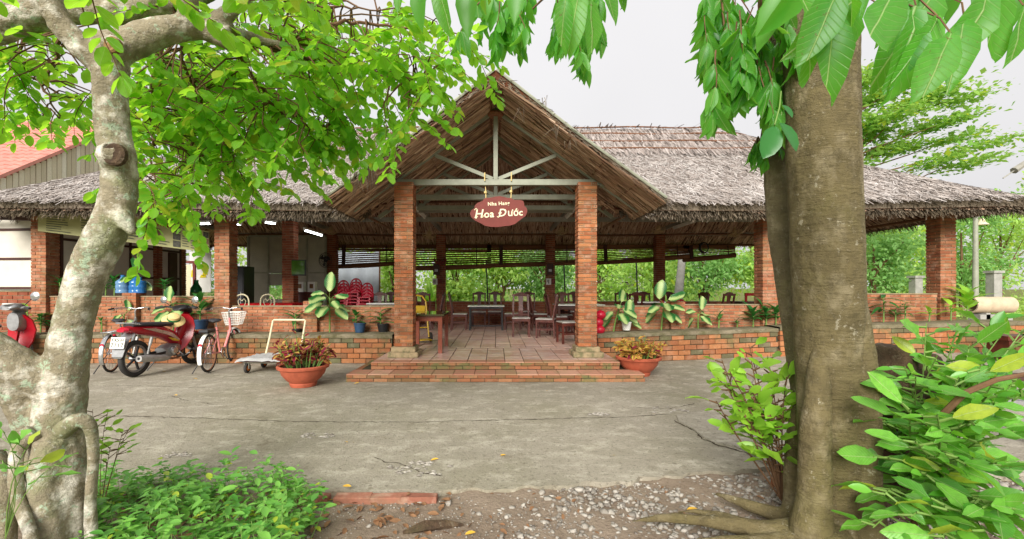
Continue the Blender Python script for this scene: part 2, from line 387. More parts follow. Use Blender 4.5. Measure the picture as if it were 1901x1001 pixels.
M['thatch'] = thatch('weathered_thatch', [(0, S(126, 114, 106)), (.2, S(160, 150, 143)), (.6, S(180, 172, 166)), (1, S(198, 192, 187))], extra=S(148, 137, 129))
M['thatch_band'] = thatch('ridge_thatch', [(0, S(118, 106, 99)), (.4, S(154, 143, 136)), (1, S(182, 173, 167))], extra=S(142, 129, 122))
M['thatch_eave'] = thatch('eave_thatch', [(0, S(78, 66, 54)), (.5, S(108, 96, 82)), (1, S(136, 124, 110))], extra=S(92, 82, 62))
M['thatch_under'] = thatch('brown_palm_underside', [(0, S(132, 106, 88)), (.4, S(176, 144, 120)), (.75, S(198, 170, 144)), (1, S(216, 192, 168))], extra=S(160, 130, 108))
M['thatch_base'] = simple('thatch_core', S(150, 139, 131), .95, .05, var=.35, scale=12, bump=.03)
M['under_base'] = simple('thatch_underlayer', S(100, 62, 44), .95, .05, var=.35, scale=12, bump=.02)
M['blind'] = thatch('bamboo_blind', [(0, S(94, 62, 44)), (.5, S(122, 84, 60)), (1, S(142, 104, 76))])
# bark
def bark(name, a, b, pale, lich, green, ring, grainz=1.0, lfac=.8, lt=.57):
    m = NT(name); m.set(.85, .2)
    c = m.mix(m.ramp(m.noise(7, 6, .65), [(.3, 0.0), (.7, 1.0)]), a, b)
    c = m.mix(m.math('MULTIPLY', m.ramp(m.noise(9, 5, .6, stretch=(1, 1, grainz)), [(.5, 0.0), (.66, 1.0)]), lfac), c, pale)
    c = m.mix(m.math('MULTIPLY', m.ramp(m.noise(3.2, 5, .6), [(.52, 0.0), (.66, 1.0)]), .55), c, green)
    c = m.mix(m.math('MULTIPLY', m.ramp(m.noise(13, 6, .75), [(lt, 0.0), (lt + .03, 1.0)]), .75), c, lich)
    c = m.mix(m.math('MULTIPLY', m.ramp(m.noise(17, 7, .8), [(.5, 0.0), (.58, 1.0)]), .4), c, tuple(x * .5 for x in b[:3]) + (1,))
    c = m.mix(m.math('MULTIPLY', m.ramp(m.noise(34, 6, .8), [(.58, 0.0), (.64, 1.0)]), .5), c, pale)
    n = m.noise(6, 5, .7, stretch=(1, 1, ring)); m.col(m.mix(m.math('MULTIPLY', m.ramp(n, [(.58, 0.0), (.7, 1.0)]), .4), c, tuple(x * .45 for x in a[:3]) + (1,)))
    h = m.math('ADD', m.noise(40, 6, .7), m.math('MULTIPLY', n, 1.2)); m.bump(h, .02, .9); return m.m
M['bark_left'] = bark('pale_lichened_bark', S(164, 152, 128), S(128, 120, 96), S(222, 216, 200), S(168, 190, 160), S(118, 132, 82), 2.5, 1.0, 1.0)
M['bark_right'] = bark('ringed_brown_bark', S(116, 104, 72), S(94, 84, 58), S(150, 138, 110), S(166, 158, 136), S(112, 104, 66), 7.0, .6, .6, .62)
M['bark_stem'] = bark('grey_second_stem_bark', S(128, 116, 88), S(108, 98, 74), S(168, 156, 128), S(170, 164, 142), S(120, 112, 76), 7.0, .6, .6, .62)
M['bark_dark'] = bark('dark_stump_bark', S(84, 66, 50), S(62, 50, 40), S(120, 98, 74), S(110, 98, 80), S(72, 68, 44), 3.0, 1, .5)
M['twig'] = simple('brown_twig', S(112, 84, 60), .8, .2, var=.3, scale=20)
M['stem'] = simple('green_stem', S(110, 140, 66), .6, .3, var=.25, scale=12)
M['leafL'] = leaf_mat('left_tree_leaf', S(70, 134, 40), S(130, 194, 64), S(184, 240, 60), .62, yellow=.06)
M['leafR'] = leaf_mat('right_tree_leaf', S(44, 104, 40), S(92, 162, 58), S(140, 222, 60), .52)
M['leafB'] = leaf_mat('bush_leaf', S(60, 130, 42), S(122, 190, 66), S(146, 218, 58), .42, rough=.3)
M['leafLv'] = leaf_mat('left_tree_near_leaf', S(70, 134, 40), S(130, 194, 64), S(184, 240, 60), .62, yellow=.06, vein=.5)
M['leafRv'] = leaf_mat('right_tree_near_leaf', S(50, 112, 40), S(98, 168, 58), S(146, 226, 60), .52, vein=.7)
M['leafBv'] = leaf_mat('bush_near_leaf', S(44, 108, 36), S(128, 196, 70), S(150, 220, 60), .42, rough=.34, vein=.7, yellow=.05)
M['leafY'] = leaf_mat('young_yellow_green_leaf', S(120, 176, 50), S(160, 206, 66), S(176, 226, 70), .45)
M['leafG'] = leaf_mat('ground_cover_leaf', S(70, 134, 52), S(134, 190, 84), S(140, 204, 70), .35, yellow=.05)
M['leafD'] = leaf_mat('dark_strap_leaf', S(30, 88, 40), S(62, 130, 58), S(80, 150, 56), .3, rough=.3)
M['wood1'] = leaf_mat('woodland_leaf', S(128, 176, 76), S(198, 228, 130), S(208, 238, 122), .52, rough=.6, spec=.2, yellow=.08)
M['wood2'] = leaf_mat('dark_woodland_leaf', S(98, 150, 80), S(156, 198, 120), S(170, 214, 118), .5, rough=.6, spec=.2)
M['wood3'] = leaf_mat('feathery_tree_leaf', S(96, 150, 66), S(164, 202, 100), S(176, 220, 96), .5, rough=.6, spec=.2, yellow=.1)
# variegated dumb cane leaf: pale centre, green rim (uses distance from the midrib in leaf space)
def vari(name, rim, mid, e0, e1, tf=.3, mid2=None):
    m = NT(name); m.set(.35, .4); tcn = m.n('ShaderNodeTexCoord'); sp = m.n('ShaderNodeSeparateXYZ'); m.l(tcn.outputs['Object'], sp.inputs[0])
    ay = m.math('ABSOLUTE', sp.outputs[1]); nz = m.noise(22, 5, .7, vec=tcn.outputs['Object']); sv = m.math('SINE', m.math('MULTIPLY', m.math('SUBTRACT', sp.outputs[0], m.math('MULTIPLY', ay, 1.2)), 62.0))
    f = m.ramp(m.math('ADD', ay, m.math('ADD', m.math('MULTIPLY', m.math('SUBTRACT', nz, .5), .22), m.math('MULTIPLY', sv, .022))), [(e0, 0.0), (e1, 1.0)])
    c = m.mix(f, mid, rim); m.col(c)
    t = m.n('ShaderNodeBsdfTranslucent'); m.l(c, t.inputs[0]); mx = m.n('ShaderNodeMixShader'); mx.inputs[0].default_value = tf
    m.l(m.b.outputs[0], mx.inputs[1]); m.l(t.outputs[0], mx.inputs[2]); m.l(mx.outputs[0], m.out.inputs[0]); return m.m
M['dumb'] = vari('variegated_leaf', S(44, 104, 48), S(178, 200, 128), .07, .19)
M['coleus'] = vari('maroon_leaf_yellow_rim', S(206, 186, 74), S(142, 44, 66), .13, .19)
M['coleus_y'] = vari('yellow_coleus_leaf', S(216, 196, 82), S(190, 128, 80), .07, .15)
M['debris'] = thatch('yard_debris', [(0, S(70, 58, 44)), (.4, S(110, 92, 66)), (.8, S(150, 128, 84)), (1, S(176, 140, 70))])
M['dry'] = simple('fallen_yellow_leaf', S(214, 168, 62), .7, .25, var=.2)
M['dryb'] = simple('dry_brown_leaf', S(140, 104, 74), .8, .2, var=.3)
# ================================================================ ground
def sm(a, b, x):
    t = min(1, max(0, (x - a) / (b - a))); return t * t * (3 - 2 * t)
def gz(x, y): return .2 * sm(1.5, 7.5, x) * sm(4.5, 8.0, y) + .06 * sm(7.5, 14, x)
def grid(xs, ys, zf, keep=None):
    vs = [(x, y, zf(x, y)) for y in ys for x in xs]; n = len(xs)
    fs = [(j * n + i, j * n + i + 1, (j + 1) * n + i + 1, (j + 1) * n + i) for j in range(len(ys) - 1) for i in range(n - 1)
          if keep is None or keep((xs[i] + xs[i + 1]) / 2, (ys[j] + ys[j + 1]) / 2)]
    mb = MB(); mb.v = vs; mb.f = [list(f) for f in fs]; mb.m = [0] * len(fs); return mb
def lin(a, b, n): return [a + (b - a) * i / (n - 1) for i in range(n)]
def hn(x, y, s=1.0):
    return (math.sin(x * 2.1 * s + 1.3) * math.cos(y * 1.7 * s + .4) + .5 * math.sin(x * 5.3 * s + y * 4.1 * s) + .3 * math.cos(x * 11 * s - y * 9 * s))
xs = [-500, -200, -90, -50, -30] + lin(-18, 18, 73) + [30, 50, 90, 200, 500]
ys = [-300, -100, -30, -10, -3] + lin(0, 24, 49) + [30, 40, 60, 100, 200, 500, 900]
g = grid(xs, ys, lambda x, y: -.10 + gz(x, y)).build('ground', M['far_ground'], smooth=True); g['kind'] = 'structure'
def front(x):   # front edge of the concrete yard
    pts = [(-20, 3.3), (-3.2, 3.25), (-1.6, 3.16), (-.45, 3.11), (.2, 3.17), (.9, 3.27), (1.5, 3.42), (2.2, 3.52), (4, 3.3), (20, 2.6)]
    for (a, b), (c, d) in zip(pts, pts[1:]):
        if a <= x <= c: return b + (d - b) * (x - a) / (c - a)
    return 3.2
d = grid(lin(-6, 6, 161), lin(.3, 4.0, 70), lambda x, y: -.035 + .008 * hn(x, y, 2.2) + .004 * hn(x * 3, y * 3, 2.5)).build('dirt_ground', M['dirt'], smooth=True); d['kind'] = 'structure'
xs = lin(-18, -5, 27)[:-1] + lin(-5, 5, 161) + lin(5, 18, 27)[1:]
tv = [0, .03, .07, .12, .2, .3, .42, .55, .7, .85, 1]
mb = MB(); n = len(xs)
def ztop(x, y): return gz(x, y) + .003 * hn(x, y, .8)
for k, t in enumerate([-1] + tv):
    for x in xs:
        e = .02 * hn(x * 4, 1, 1.7) + .012 * math.sin(x * 31) + .008 * math.sin(x * 71 + 1)
        yf = front(x) + e
        if t < 0: mb.v.append((x, yf + .006, -.09))
        else:
            y = yf + (10.5 - yf) * t; mb.v.append((x, y, ztop(x, y) - (.006 if t == 0 else 0)))
for j in range(len(tv)):
    for i in range(n - 1): mb.f.append([j * n + i, j * n + i + 1, (j + 1) * n + i + 1, (j + 1) * n + i]); mb.m.append(0)
yard_o = mb.build('concrete_yard', M['yard'], smooth=True); yard_o['kind'] = 'structure'
# paler slab on the right whose broken edge runs from (1250,775) down to (1440,868)
edge = [GP(x, y) for x, y in ((1560, 735), (1440, 745), (1345, 757), (1258, 772), (1262, 783), (1290, 798), (1304, 812), (1330, 824), (1362, 830), (1384, 838), (1402, 852), (1440, 868), (1560, 880))]
poly = [(p.x + random.uniform(-.015, .015), p.y + random.uniform(-.01, .01)) for p in edge] + [(12, 3.2), (12, 6.5)]
mb = MB(); zz = .005
top = [(x, y, gz(x, y) + .0085 + .003) for x, y in poly]; bot = [(x, y, gz(x, y) - .03) for x, y in poly]
mb.v = top + bot; k = len(poly); mb.f = [list(range(k))[::-1]] + [[i, (i + 1) % k, k + (i + 1) % k, k + i] for i in range(k)]; mb.m = [0] * (k + 1)
mb.build('concrete_slab', M['yard2'])['kind'] = 'structure'
# cracks and the construction joint: narrow jagged grooves filled with dirt
def crack(pts, wd, seed=0):
    rd = random.Random(seed); q = []
    for a, b in zip(pts, pts[1:]):
        k = max(2, int((b - a).length / .04))
        for i in range(k): q.append(a.lerp(b, i / k))
    q.append(pts[-1]); mb = MB(); L = []
    for i, p in enumerate(q):
        t = (q[min(i + 1, len(q) - 1)] - q[max(i - 1, 0)]).normalized(); nrm = Vector((-t.y, t.x, 0)); o = rd.uniform(-.012, .012); ww = .6 * wd * rd.uniform(.25, 1.3) * (0.3 if i in (0, len(q) - 1) else 1)
        for s in (-1, 1):
            pp = p + nrm * (o + s * ww / 2); L.append((pp.x, pp.y, ztop(pp.x, pp.y) + .004))
    mb.v = L; mb.f = [[2 * i, 2 * i + 1, 2 * i + 3, 2 * i + 2] for i in range(len(q) - 1)]; mb.m = [0] * len(mb.f); return mb
M['crack'] = simple('dirt_filled_crack', S(84, 75, 62), .95, .05, var=.4, scale=30)
cr = [([(175, 772), (320, 776), (560, 783), (800, 784), (1000, 779), (1150, 775), (1245, 769)], .022),
      ([(315, 735), (345, 744), (372, 747), (395, 752)], .014), ([(200, 716), (330, 719), (430, 722)], .012),
      ([(695, 849), (715, 858), (740, 862), (768, 872), (782, 880), (820, 884)], .02), ([(1380, 650), (1405, 690), (1390, 735)], .012),
      ([(1180, 757), (1240, 760), (1290, 750)], .016), ([(1250, 780), (1290, 800), (1304, 815), (1336, 828), (1384, 840), (1402, 854), (1445, 870)], .03),
      ([(330, 728), (420, 700), (500, 690)], .006)]
for i, (pp, wd) in enumerate(cr): crack([GP(*p) for p in pp], wd, i).build('crack', M['crack'], yard_o)
# spalled patches: shallow broken flakes
for i, (px, py, r) in enumerate([(790, 872, .13), (760, 866, .09), (585, 810, .09), (1110, 770, .06), (330, 845, .07), (1235, 762, .14)]):
    c0 = GP(px, py); rd = random.Random(i); mb = MB()
    for k in range(26):
        a = rd.uniform(0, 6.28); q = rd.random() ** .6; x = c0.x + math.cos(a) * r * 1.9 * q; y = c0.y + math.sin(a) * r * q; s = rd.uniform(.006, .022)
        z = ztop(x, y) + .004
        mb.add([(x - s * 1.4, y - s * .5, z), (x + s, y - s * .8, z), (x + s * 1.5, y + s * .4, z), (x - s * .3, y + s * .9, z), (x, y, z + s * .5)], [(0, 1, 4), (1, 2, 4), (2, 3, 4), (3, 0, 4)])
    mb.build('broken_flakes', M['stone'], yard_o, kind='stuff')

Ps = []
while len(Ps) < 900:
    x = random.uniform(-7, 7); y = random.triangular(3.2, 8.4, 4.2)
    if y > front(x) + .02 and random.random() < .35 + .65 * (hn(x, y, 1.3) > .1): Ps.append((x, y, ztop(x, y) + .004))
Ps = np.array(Ps); n_ = len(Ps); dz_ = scatter('yard_debris', QUADT, frames(rdir(n_) * [1, 1, .1], rdir(n_, 4)), Ps, np.stack([rng.uniform(.008, .03, n_), rng.uniform(.004, .016, n_), rng.uniform(.004, .02, n_)], 1), M['debris'], yard_o, smooth=False, kind='stuff')
# ---------------------------------------------------------------- bricks
_bm = {}
def brick_mesh(L, Wd, H, var=0, hollow=False):
    key = (round(L, 3), round(Wd, 3), round(H, 3), var, hollow)
    if key in _bm: return _bm[key]
    bm = bmesh.new(); rd = random.Random(var * 13 + 5)
    if hollow:   # end face (+x) carries two cavities
        ys = [-.5, -.34, -.08, .08, .34, .5]; zs = [-.5, -.2, .24, .5]
        for sgn in (1, -1):
            x = L / 2 * sgn; vv = {}
            for i, y in enumerate(ys):
                for j, z in enumerate(zs): vv[i, j] = bm.verts.new((x, y * Wd, z * H))
            for i in range(5):
                for j in range(3):
                    q = [vv[i, j], vv[i + 1, j], vv[i + 1, j + 1], vv[i, j + 1]]
                    if sgn < 0: q.reverse()
                    if sgn > 0 and j == 1 and i in (1, 3):
                        dv = [bm.verts.new((v.co.x - .03, v.co.y, v.co.z)) for v in q]
                        for a in range(4): bm.faces.new([q[a], q[(a + 1) % 4], dv[(a + 1) % 4], dv[a]])
                        f = bm.faces.new(dv); f.material_index = 1
                    elif sgn > 0: bm.faces.new(q)
            if sgn > 0: A = vv
            else:
                bm.faces.new([vv[0, 0], vv[0, 3], vv[5, 3], vv[5, 0]]); B = vv
        c = [(0, 0), (5, 0), (5, 3), (0, 3)]
        for a in range(4):
            p, q = c[a], c[(a + 1) % 4]; bm.faces.new([A[p], B[p], B[q], A[q]])
        bmesh.ops.delete(bm, geom=[v for v in bm.verts if not v.link_faces], context='VERTS')
        bmesh.ops.recalc_face_normals(bm, faces=bm.faces)
    else:
        bmesh.ops.create_cube(bm, size=1)
        for v in bm.verts:
            v.co = Vector((v.co.x * L, v.co.y * Wd, v.co.z * H)) + Vector((rd.uniform(-.003, .003), rd.uniform(-.002, .002), rd.uniform(-.0025, .0025)))
        bmesh.ops.bevel(bm, geom=list(bm.edges), offset=.003, segments=1, affect='EDGES')
    me = bpy.data.meshes.new('brick'); bm.to_mesh(me); bm.free(); _bm[key] = me; return me
def put_brick(parent, loc, dims, rz, mat, hollow=False, name='brick'):
    me = brick_mesh(*dims, random.randint(0, 3), hollow); key = (me.name, mat.name)
    if key not in _bm:
        m2 = me.copy(); m2.materials.append(mat); m2.materials.append(M['hole']); _bm[key] = m2
    o = bpy.data.objects.new(name, _bm[key]); COL.objects.link(o); o.parent = parent; o.location = loc; o.rotation_euler = (0, 0, rz); return o
def pillar(x, y, z0, z1, label, w=.29, ch=.0635, mat='brick', hollow=False, group='brick pillars of the restaurant', bw=.088):
    t = T('brick_pillar', label, 'pillar', (x, y, z0), group=group)
    n = int((z1 - z0) / ch); ch = (z1 - z0) / n; g = .011
    MB().box((0, 0, (z1 - z0) / 2), (w - .022, w - .022, z1 - z0 - .004)).build('mortar_core', M['mortar'], t)
    L = w - bw - g
    for k in range(n):
        z = (k + .5) * ch; fl = k % 2
        for q in range(4):   # pinwheel course
            a = q * math.pi / 2; s = -1 if fl else 1
            c = Vector((s * (-(bw + g) / 2), -(w - bw) / 2, z))
            c = Matrix.Rotation(a, 3, 'Z') @ c
            jx = random.uniform(-.0025, .0025)
            # the hollow end faces outwards past the neighbouring brick
            put_brick(t, (c.x + jx, c.y + random.uniform(-.0025, .0025), c.z), (L, bw, ch - g), a + (math.pi if s > 0 else 0), M[mat], hollow)
    return t
def wall_bricks(t, p0, ux, length, z0, n, L, H, g, depth, mat, start=0.0, limit=300, name='brick', mats=None):
    rz = math.atan2(ux.y, ux.x); cnt = 0
    for k in range(n):
        x = -(L + g) * (.5 if k % 2 else 0) - start
        while x < length - .02:
            a, b = max(0, x), min(length, x + L)
            if b - a > .03:
                c = p0 + ux * ((a + b) / 2)
                nrm = Vector((ux.y, -ux.x, 0)) * random.uniform(-.003, .004)
                LL = L if b - a > L - .001 else round((b - a) / .02) * .02
                put_brick(t, (c.x + nrm.x, c.y + nrm.y, z0 + (k + .5) * (H + g)), (max(.04, LL), depth, H), rz, mat, name=name); cnt += 1
            x += L + g
    return cnt

# ---------------------------------------------------------------- porch steps and floor
st = bpy.data.objects.new('porch_steps', None); link(st); st['kind'] = 'structure'; W['porch_steps'] = Vector()
z1, z2 = .115, .23
MB().box((0, 7.6, z1 / 2 - .03), (4.36, 1.84, z1 - .02 + .06)).build('step_core', M['mortar_dark'], st)
MB().box((0, 7.9, (z1 + z2) / 2 - .01), (3.84, 1.64, z2 - z1 - .02)).build('step_core', M['mortar_dark'], st)
MB().box((0, 11.9, .08), (17.9, 6.2, .27)).build('hall_floor_base', M['mortar_dark'], st)
for (y, zb, hw) in ((6.67, 0.0, 2.19), (7.06, z1, 1.93)):
    wall_bricks(st, V(-hw, y + .045, 0), V(1, 0, 0), 2 * hw, zb, 2, .195, .049, .008, .09, M['brick_step'])
    for s in (-1, 1): wall_bricks(st, V(s * (hw - .045), y + .1, 0), V(0, 1, 0), 1.7, zb, 2, .195, .049, .008, .09, M['brick_step'])
_tm = {}
def tile_obj(parent, x0, x1, y0, y1, z, mat, th=.012, name='floor_tile'):
    key = (round(x1 - x0, 3), round(y1 - y0, 3), th, mat.name)
    if key not in _tm:
        bm = bmesh.new(); bmesh.ops.create_cube(bm, size=1)
        for v in bm.verts: v.co = Vector((v.co.x * (x1 - x0), v.co.y * (y1 - y0), v.co.z * th))
        bmesh.ops.bevel(bm, geom=[e for e in bm.edges if all(v.co.z > 0 for v in e.verts)], offset=.003, segments=1, affect='EDGES')
        me = bpy.data.meshes.new('tile'); bm.to_mesh(me); bm.free(); me.materials.append(mat); _tm[key] = me
    o = bpy.data.objects.new(name, _tm[key]); COL.objects.link(o); o.parent = parent
    o.location = ((x0 + x1) / 2, (y0 + y1) / 2, z - th / 2 + random.uniform(-.0015, .001)); o.rotation_euler = (random.uniform(-.003, .003), random.uniform(-.003, .003), 0); return o
# lower tread: one row of tiles, upper edge: header tiles then the floor tiles
for i in range(14):
    a = -2.19 + i * 4.38 / 14; tile_obj(st, a + .004, a + 4.38 / 14 - .004, 6.66, 7.045, z1 + .003, M['tread'], name='tread_tile')
nx = 13; wt = 3.86 / nx
for i in range(nx):
    a = -1.93 + i * wt; tile_obj(st, a + .004, a + wt - .004, 7.05, 7.3, z2 + .003, M['tread'], name='tread_tile')
cnt = 0; rest = MB()
fl = bpy.data.objects.new('hall_floor', None); link(fl); fl['kind'] = 'structure'; W['hall_floor'] = Vector()
for j in range(26):
    y = 7.304 + j * .297
    hw = 1.93 if y < 8.6 else 3.86
    for i in range(int(round(2 * hw / wt))):
        a = -hw + i * wt
        if abs(a + wt / 2) < 1.5 + (y - 7) * .12 and cnt < 290 or y < 8.6: tile_obj(fl, a + .005, a + wt - .005, y + .003, y + .293, z2 + .003, M['tile']); cnt += 1
        else: rest.box((a + wt / 2, y + .148, z2 - .003), (wt - .01, .289, .012))
for s in (-1, 1):
    for j in range(20):
        for i in range(17):
            a = s * 3.86 + s * i * .297; rest.box((a + s * .148, 9.0 + j * .297, z2 - .003), (.287, .289, .012))
rest.build('floor_tile_field', M['tile'], fl, kind='stuff')

# ---------------------------------------------------------------- pillars
def plinth(x, y):
    t = T('column_plinth', 'stepped cement plinth under the %s porch column' % ('left' if x < 0 else 'right'), 'plinth', (x, y, .235), group='cement plinths under the porch columns')
    for k, (s, a, b) in enumerate(((.50, 0, .085), (.40, .085, .17))):
        bm = bmesh.new(); bmesh.ops.create_cube(bm, size=1)
        for v in bm.verts: v.co = Vector((v.co.x * s, v.co.y * s, v.co.z * (b - a))) + Vector((0, 0, (a + b) / 2))
        bmesh.ops.bevel(bm, geom=list(bm.edges), offset=.008, segments=2, affect='EDGES')
        me = bpy.data.meshes.new('plinth_step'); bm.to_mesh(me); bm.free(); obj('plinth_step', me, M['plinth'], t)
YC = 7.72
for x in (-1.53, 1.53):
    plinth(x, YC)
    pillar(x, YC, .405, 3.15, 'slim orange hollow-brick column holding up the %s side of the porch gable' % ('left' if x < 0 else 'right'), w=.31, mat='brick_front', hollow=True)
PT = 3.1
pillar(-5.3, 8.95, .45, PT, 'brick pillar behind the pink bicycle, at the right end of the menu banner')
pillar(-8.85, 8.95, .3, PT, 'brick pillar behind the parked scooter, at the left end of the menu banner')
pillar(5.32, 8.95, .5, PT + .1, 'brick pillar just left of the big brown tree trunk', w=.31)
pillar(8.9, 9.1, .5, PT + .05, 'brick pillar at the right end of the restaurant near the lamp post', w=.31)
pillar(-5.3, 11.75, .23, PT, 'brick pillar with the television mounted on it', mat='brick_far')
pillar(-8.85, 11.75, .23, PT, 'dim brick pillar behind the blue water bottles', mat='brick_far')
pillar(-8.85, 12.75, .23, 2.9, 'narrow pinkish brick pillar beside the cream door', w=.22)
for x, lb in ((-5.3, 'brick pillar carrying the round wall fan, beside the red chair stacks'), (-1.77, 'back pillar with the red horned ornament and a small notice'),
              (1.77, 'back pillar with a small notice, behind the right dining chairs'), (5.32, 'back pillar behind the white-topped table and red plastic chair')):
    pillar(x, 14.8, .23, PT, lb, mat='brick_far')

# ---------------------------------------------------------------- low walls between pillars
def low_wall(x0, x1, y, z0, z1, label, mat, L=.19, H=.052, g=.011, cap=True, th=.1):
    t = T('low_brick_wall', label, 'wall', ((x0 + x1) / 2, y, z0), group='low brick walls around the dining hall'); l = x1 - x0
    n = int((z1 - z0) / (H + g)); zt = n * (H + g)
    MB().box((0, 0, zt / 2), (l - .004, th - .022, zt)).build('mortar_core', M['mortar'], t)
    wall_bricks(t, V(-l / 2, 0, 0), V(1, 0, 0), l, 0, n, L, H, g, th, mat)
    if cap: MB().box((0, 0, zt + .011), (l, th + .02, .02)).build('cement_cap', M['mortar'], t)
    return t
def pier(x, y, z0, z1, label, mat='brick', w=.27):
    return pillar(x, y, z0, z1, label, w=w, mat=mat, group='short brick piers in the low front wall')
F1 = 8.93
low_wall(-8.7, -7.2, F1, .45, 1.26, 'low brick wall under the blue bottles, behind the silver bicycle', M['brick'])
pier(-7.07, F1 - .02, .45, 1.29, 'short brick pier behind the red motorbike seat')
low_wall(-6.93, -5.46, F1, .45, 1.26, 'low brick wall between the motorbike handlebar and the pillar', M['brick'])
low_wall(-5.14, -3.72, F1, .45, 1.03, 'low brick wall below the white bed-frame rack', M['brick'])
pier(-3.58, F1 - .02, .45, 1.13, 'short brick pier left of the big variegated plant')
low_wall(-3.44, -1.9, F1, .45, 1.03, 'low brick wall in front of the stacked red chairs', M['brick'])
low_wall(1.9, 3.38, F1, .45, 1.03, 'low brick wall just right of the right porch column', M['brick'])
pier(3.52, F1 - .02, .45, 1.12, 'short brick pier behind the tall variegated plant on the right')
low_wall(3.66, 5.16, F1, .48, 1.07, 'low brick wall left of the pillar by the big trunk', M['brick'])
low_wall(5.5, 8.73, 9.05, .5, 1.28, 'low brick wall to the right of the big trunk', M['brick'])
for a, b, lb in ((-5.1, -1.95, 'back low wall behind the stacked red chairs'), (-1.6, 1.6, 'back low wall behind the white marble table'), (1.95, 5.15, 'back low wall behind the red plastic chair'), (5.5, 9.0, 'back low wall at the far right end of the hall')):
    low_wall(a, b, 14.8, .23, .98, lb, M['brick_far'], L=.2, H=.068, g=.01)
# ---------------------------------------------------------------- planter walls along the front
def planter(x0, x1, y, zb, h, slope, label, dep=.62):
    c = ((x0 + x1) / 2); l = x1 - x0
    t = T('planter_wall', label, 'planter', (c, y, zb), rot=(0, -math.atan(slope), 0), group='raised brick planters along the front')
    n = 5; hh = (h - .06) / n
    MB().box((0, dep / 2 + .012, (h - .06) / 2 - .1), (l, dep - .02, h - .06 + .2)).build('mortar_core', M['mortar_dark'], t)
    wall_bricks(t, V(-l / 2, .045, 0), V(1, 0, 0), l, 0, n, .215, hh - .011, .011, .09, M['brick_moss'])
    for s in (-1, 1): wall_bricks(t, V(s * (l / 2 - .03), .1, 0), V(0, 1, 0), dep - .1, 0, n, .215, hh - .011, .011, .09, M['brick_moss'])
    # cement ledge, slightly uneven
    xs = lin(-l / 2 - .015, l / 2 + .015, max(8, int(l / .12))); mb = MB(); N = len(xs); prof = [(-.02, h - .065), (-.024, h - .01), (-.01, h), (dep * .5, h + .004), (dep, h)]
    for (yy, zz) in prof:
        for x in xs: mb.v.append((x, yy + random.uniform(-.004, .004), zz + random.uniform(-.005, .005)))
    mb.f = [[j * N + i, j * N + i + 1, (j + 1) * N + i + 1, (j + 1) * N + i] for j in range(len(prof) - 1) for i in range(N - 1)]; mb.m = [0] * len(mb.f)
    mb.build('cement_ledge', M['cap'], t, smooth=True); return t
planter(-9.6, -1.9, 8.32, 0.0, .53, 0.0, 'long mossy brick planter behind the motorbike and bicycles')
planter(1.9, 5.2, 8.36, .055, .53, .034, 'mossy brick planter right of the porch, with variegated plants')
planter(5.2, 9.75, 8.3, .17, .55, .022, 'brick planter continuing right behind the leafy bush')
# ================================================================ roofs
YR, XR, ZR = 11.75, 6.05, 5.48; YE = 8.1; SPAN = YR - YE
GR, GU = EYE + 3.22, EYE + 3.09; GS, GUS = .752, .715; GW = 2.5; GY0 = 6.72
def smax(a, b, k=.5): return max(a, b) + (max(0, k - abs(a - b)) ** 2) / (4 * k)
def zmain(x, y, off=0.0):
    t = smax(abs(y - YR), abs(x) - XR, .6)
    if t < 0: t = 0
    z = ZR - .695 * t - .07 * math.sin(math.pi * min(t, SPAN) / SPAN) + .10 * (abs(x) / 9.7) ** 8 + .02 * math.sin(x * .9 + 1) * t / SPAN
    return z + off
def zgab(x): return GR - GS * abs(x) - .03 * math.sin(math.pi * min(1, abs(x) / GW))
def zgabu(x): return GU - GUS * abs(x)
def in_gable(x, y): return abs(x) < GW - .05 and y < YR and zgab(x) > zmain(x, y) - .04
roof = T('thatched_main_roof', 'long grey palm-thatched hip roof over the dining hall', 'roof', (0, YR, 2.8))
xs = lin(-9.75, 9.75, 157); ys = lin(YE, 2 * YR - YE, 63)
def rnd_edge(x, y): return True
top = grid(xs, ys, lambda x, y: zmain(x, y) + random.uniform(-.02, .02), lambda x, y: not in_gable(x, y))
top.build('thatch_cover', M['thatch_base'], roof, world=True, smooth=True)
grid(xs, ys, lambda x, y: zmain(x, y) - .17, lambda x, y: not in_gable(x, y)).build('thatch_underlay', M['under_base'], roof, world=True)
mb = MB()   # eave edge band closing cover and underlay
ring = [(x, YE + .01) for x in xs] + [(9.75, y) for y in ys[1:]] + [(x, ys[-1]) for x in xs[::-1][1:]] + [(-9.75, y) for y in ys[::-1][1:-1]]
k = len(ring)
for x, y in ring: mb.v.append((x, y, zmain(x, y) - .01))
for x, y in ring: mb.v.append((x, y, zmain(x, y) - .18))
mb.f = [[i, (i + 1) % k, k + (i + 1) % k, k + i] for i in range(k) if not (in_gable(ring[i][0], ring[i][1]))]; mb.m = [0] * len(mb.f)
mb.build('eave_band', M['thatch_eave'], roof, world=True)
def slope_dir(x, y):    # downslope unit vector on the main roof
    e = .05; gx = (zmain(x + e, y) - zmain(x - e, y)) / (2 * e); gy = (zmain(x, y + e) - zmain(x, y - e)) / (2 * e)
    d = Vector((-gx, -gy, -(gx * gx + gy * gy))); n = Vector((-gx, -gy, 1))
    return (d.normalized() if d.length > 1e-6 else Vector((0, -1, 0))), n.normalized()
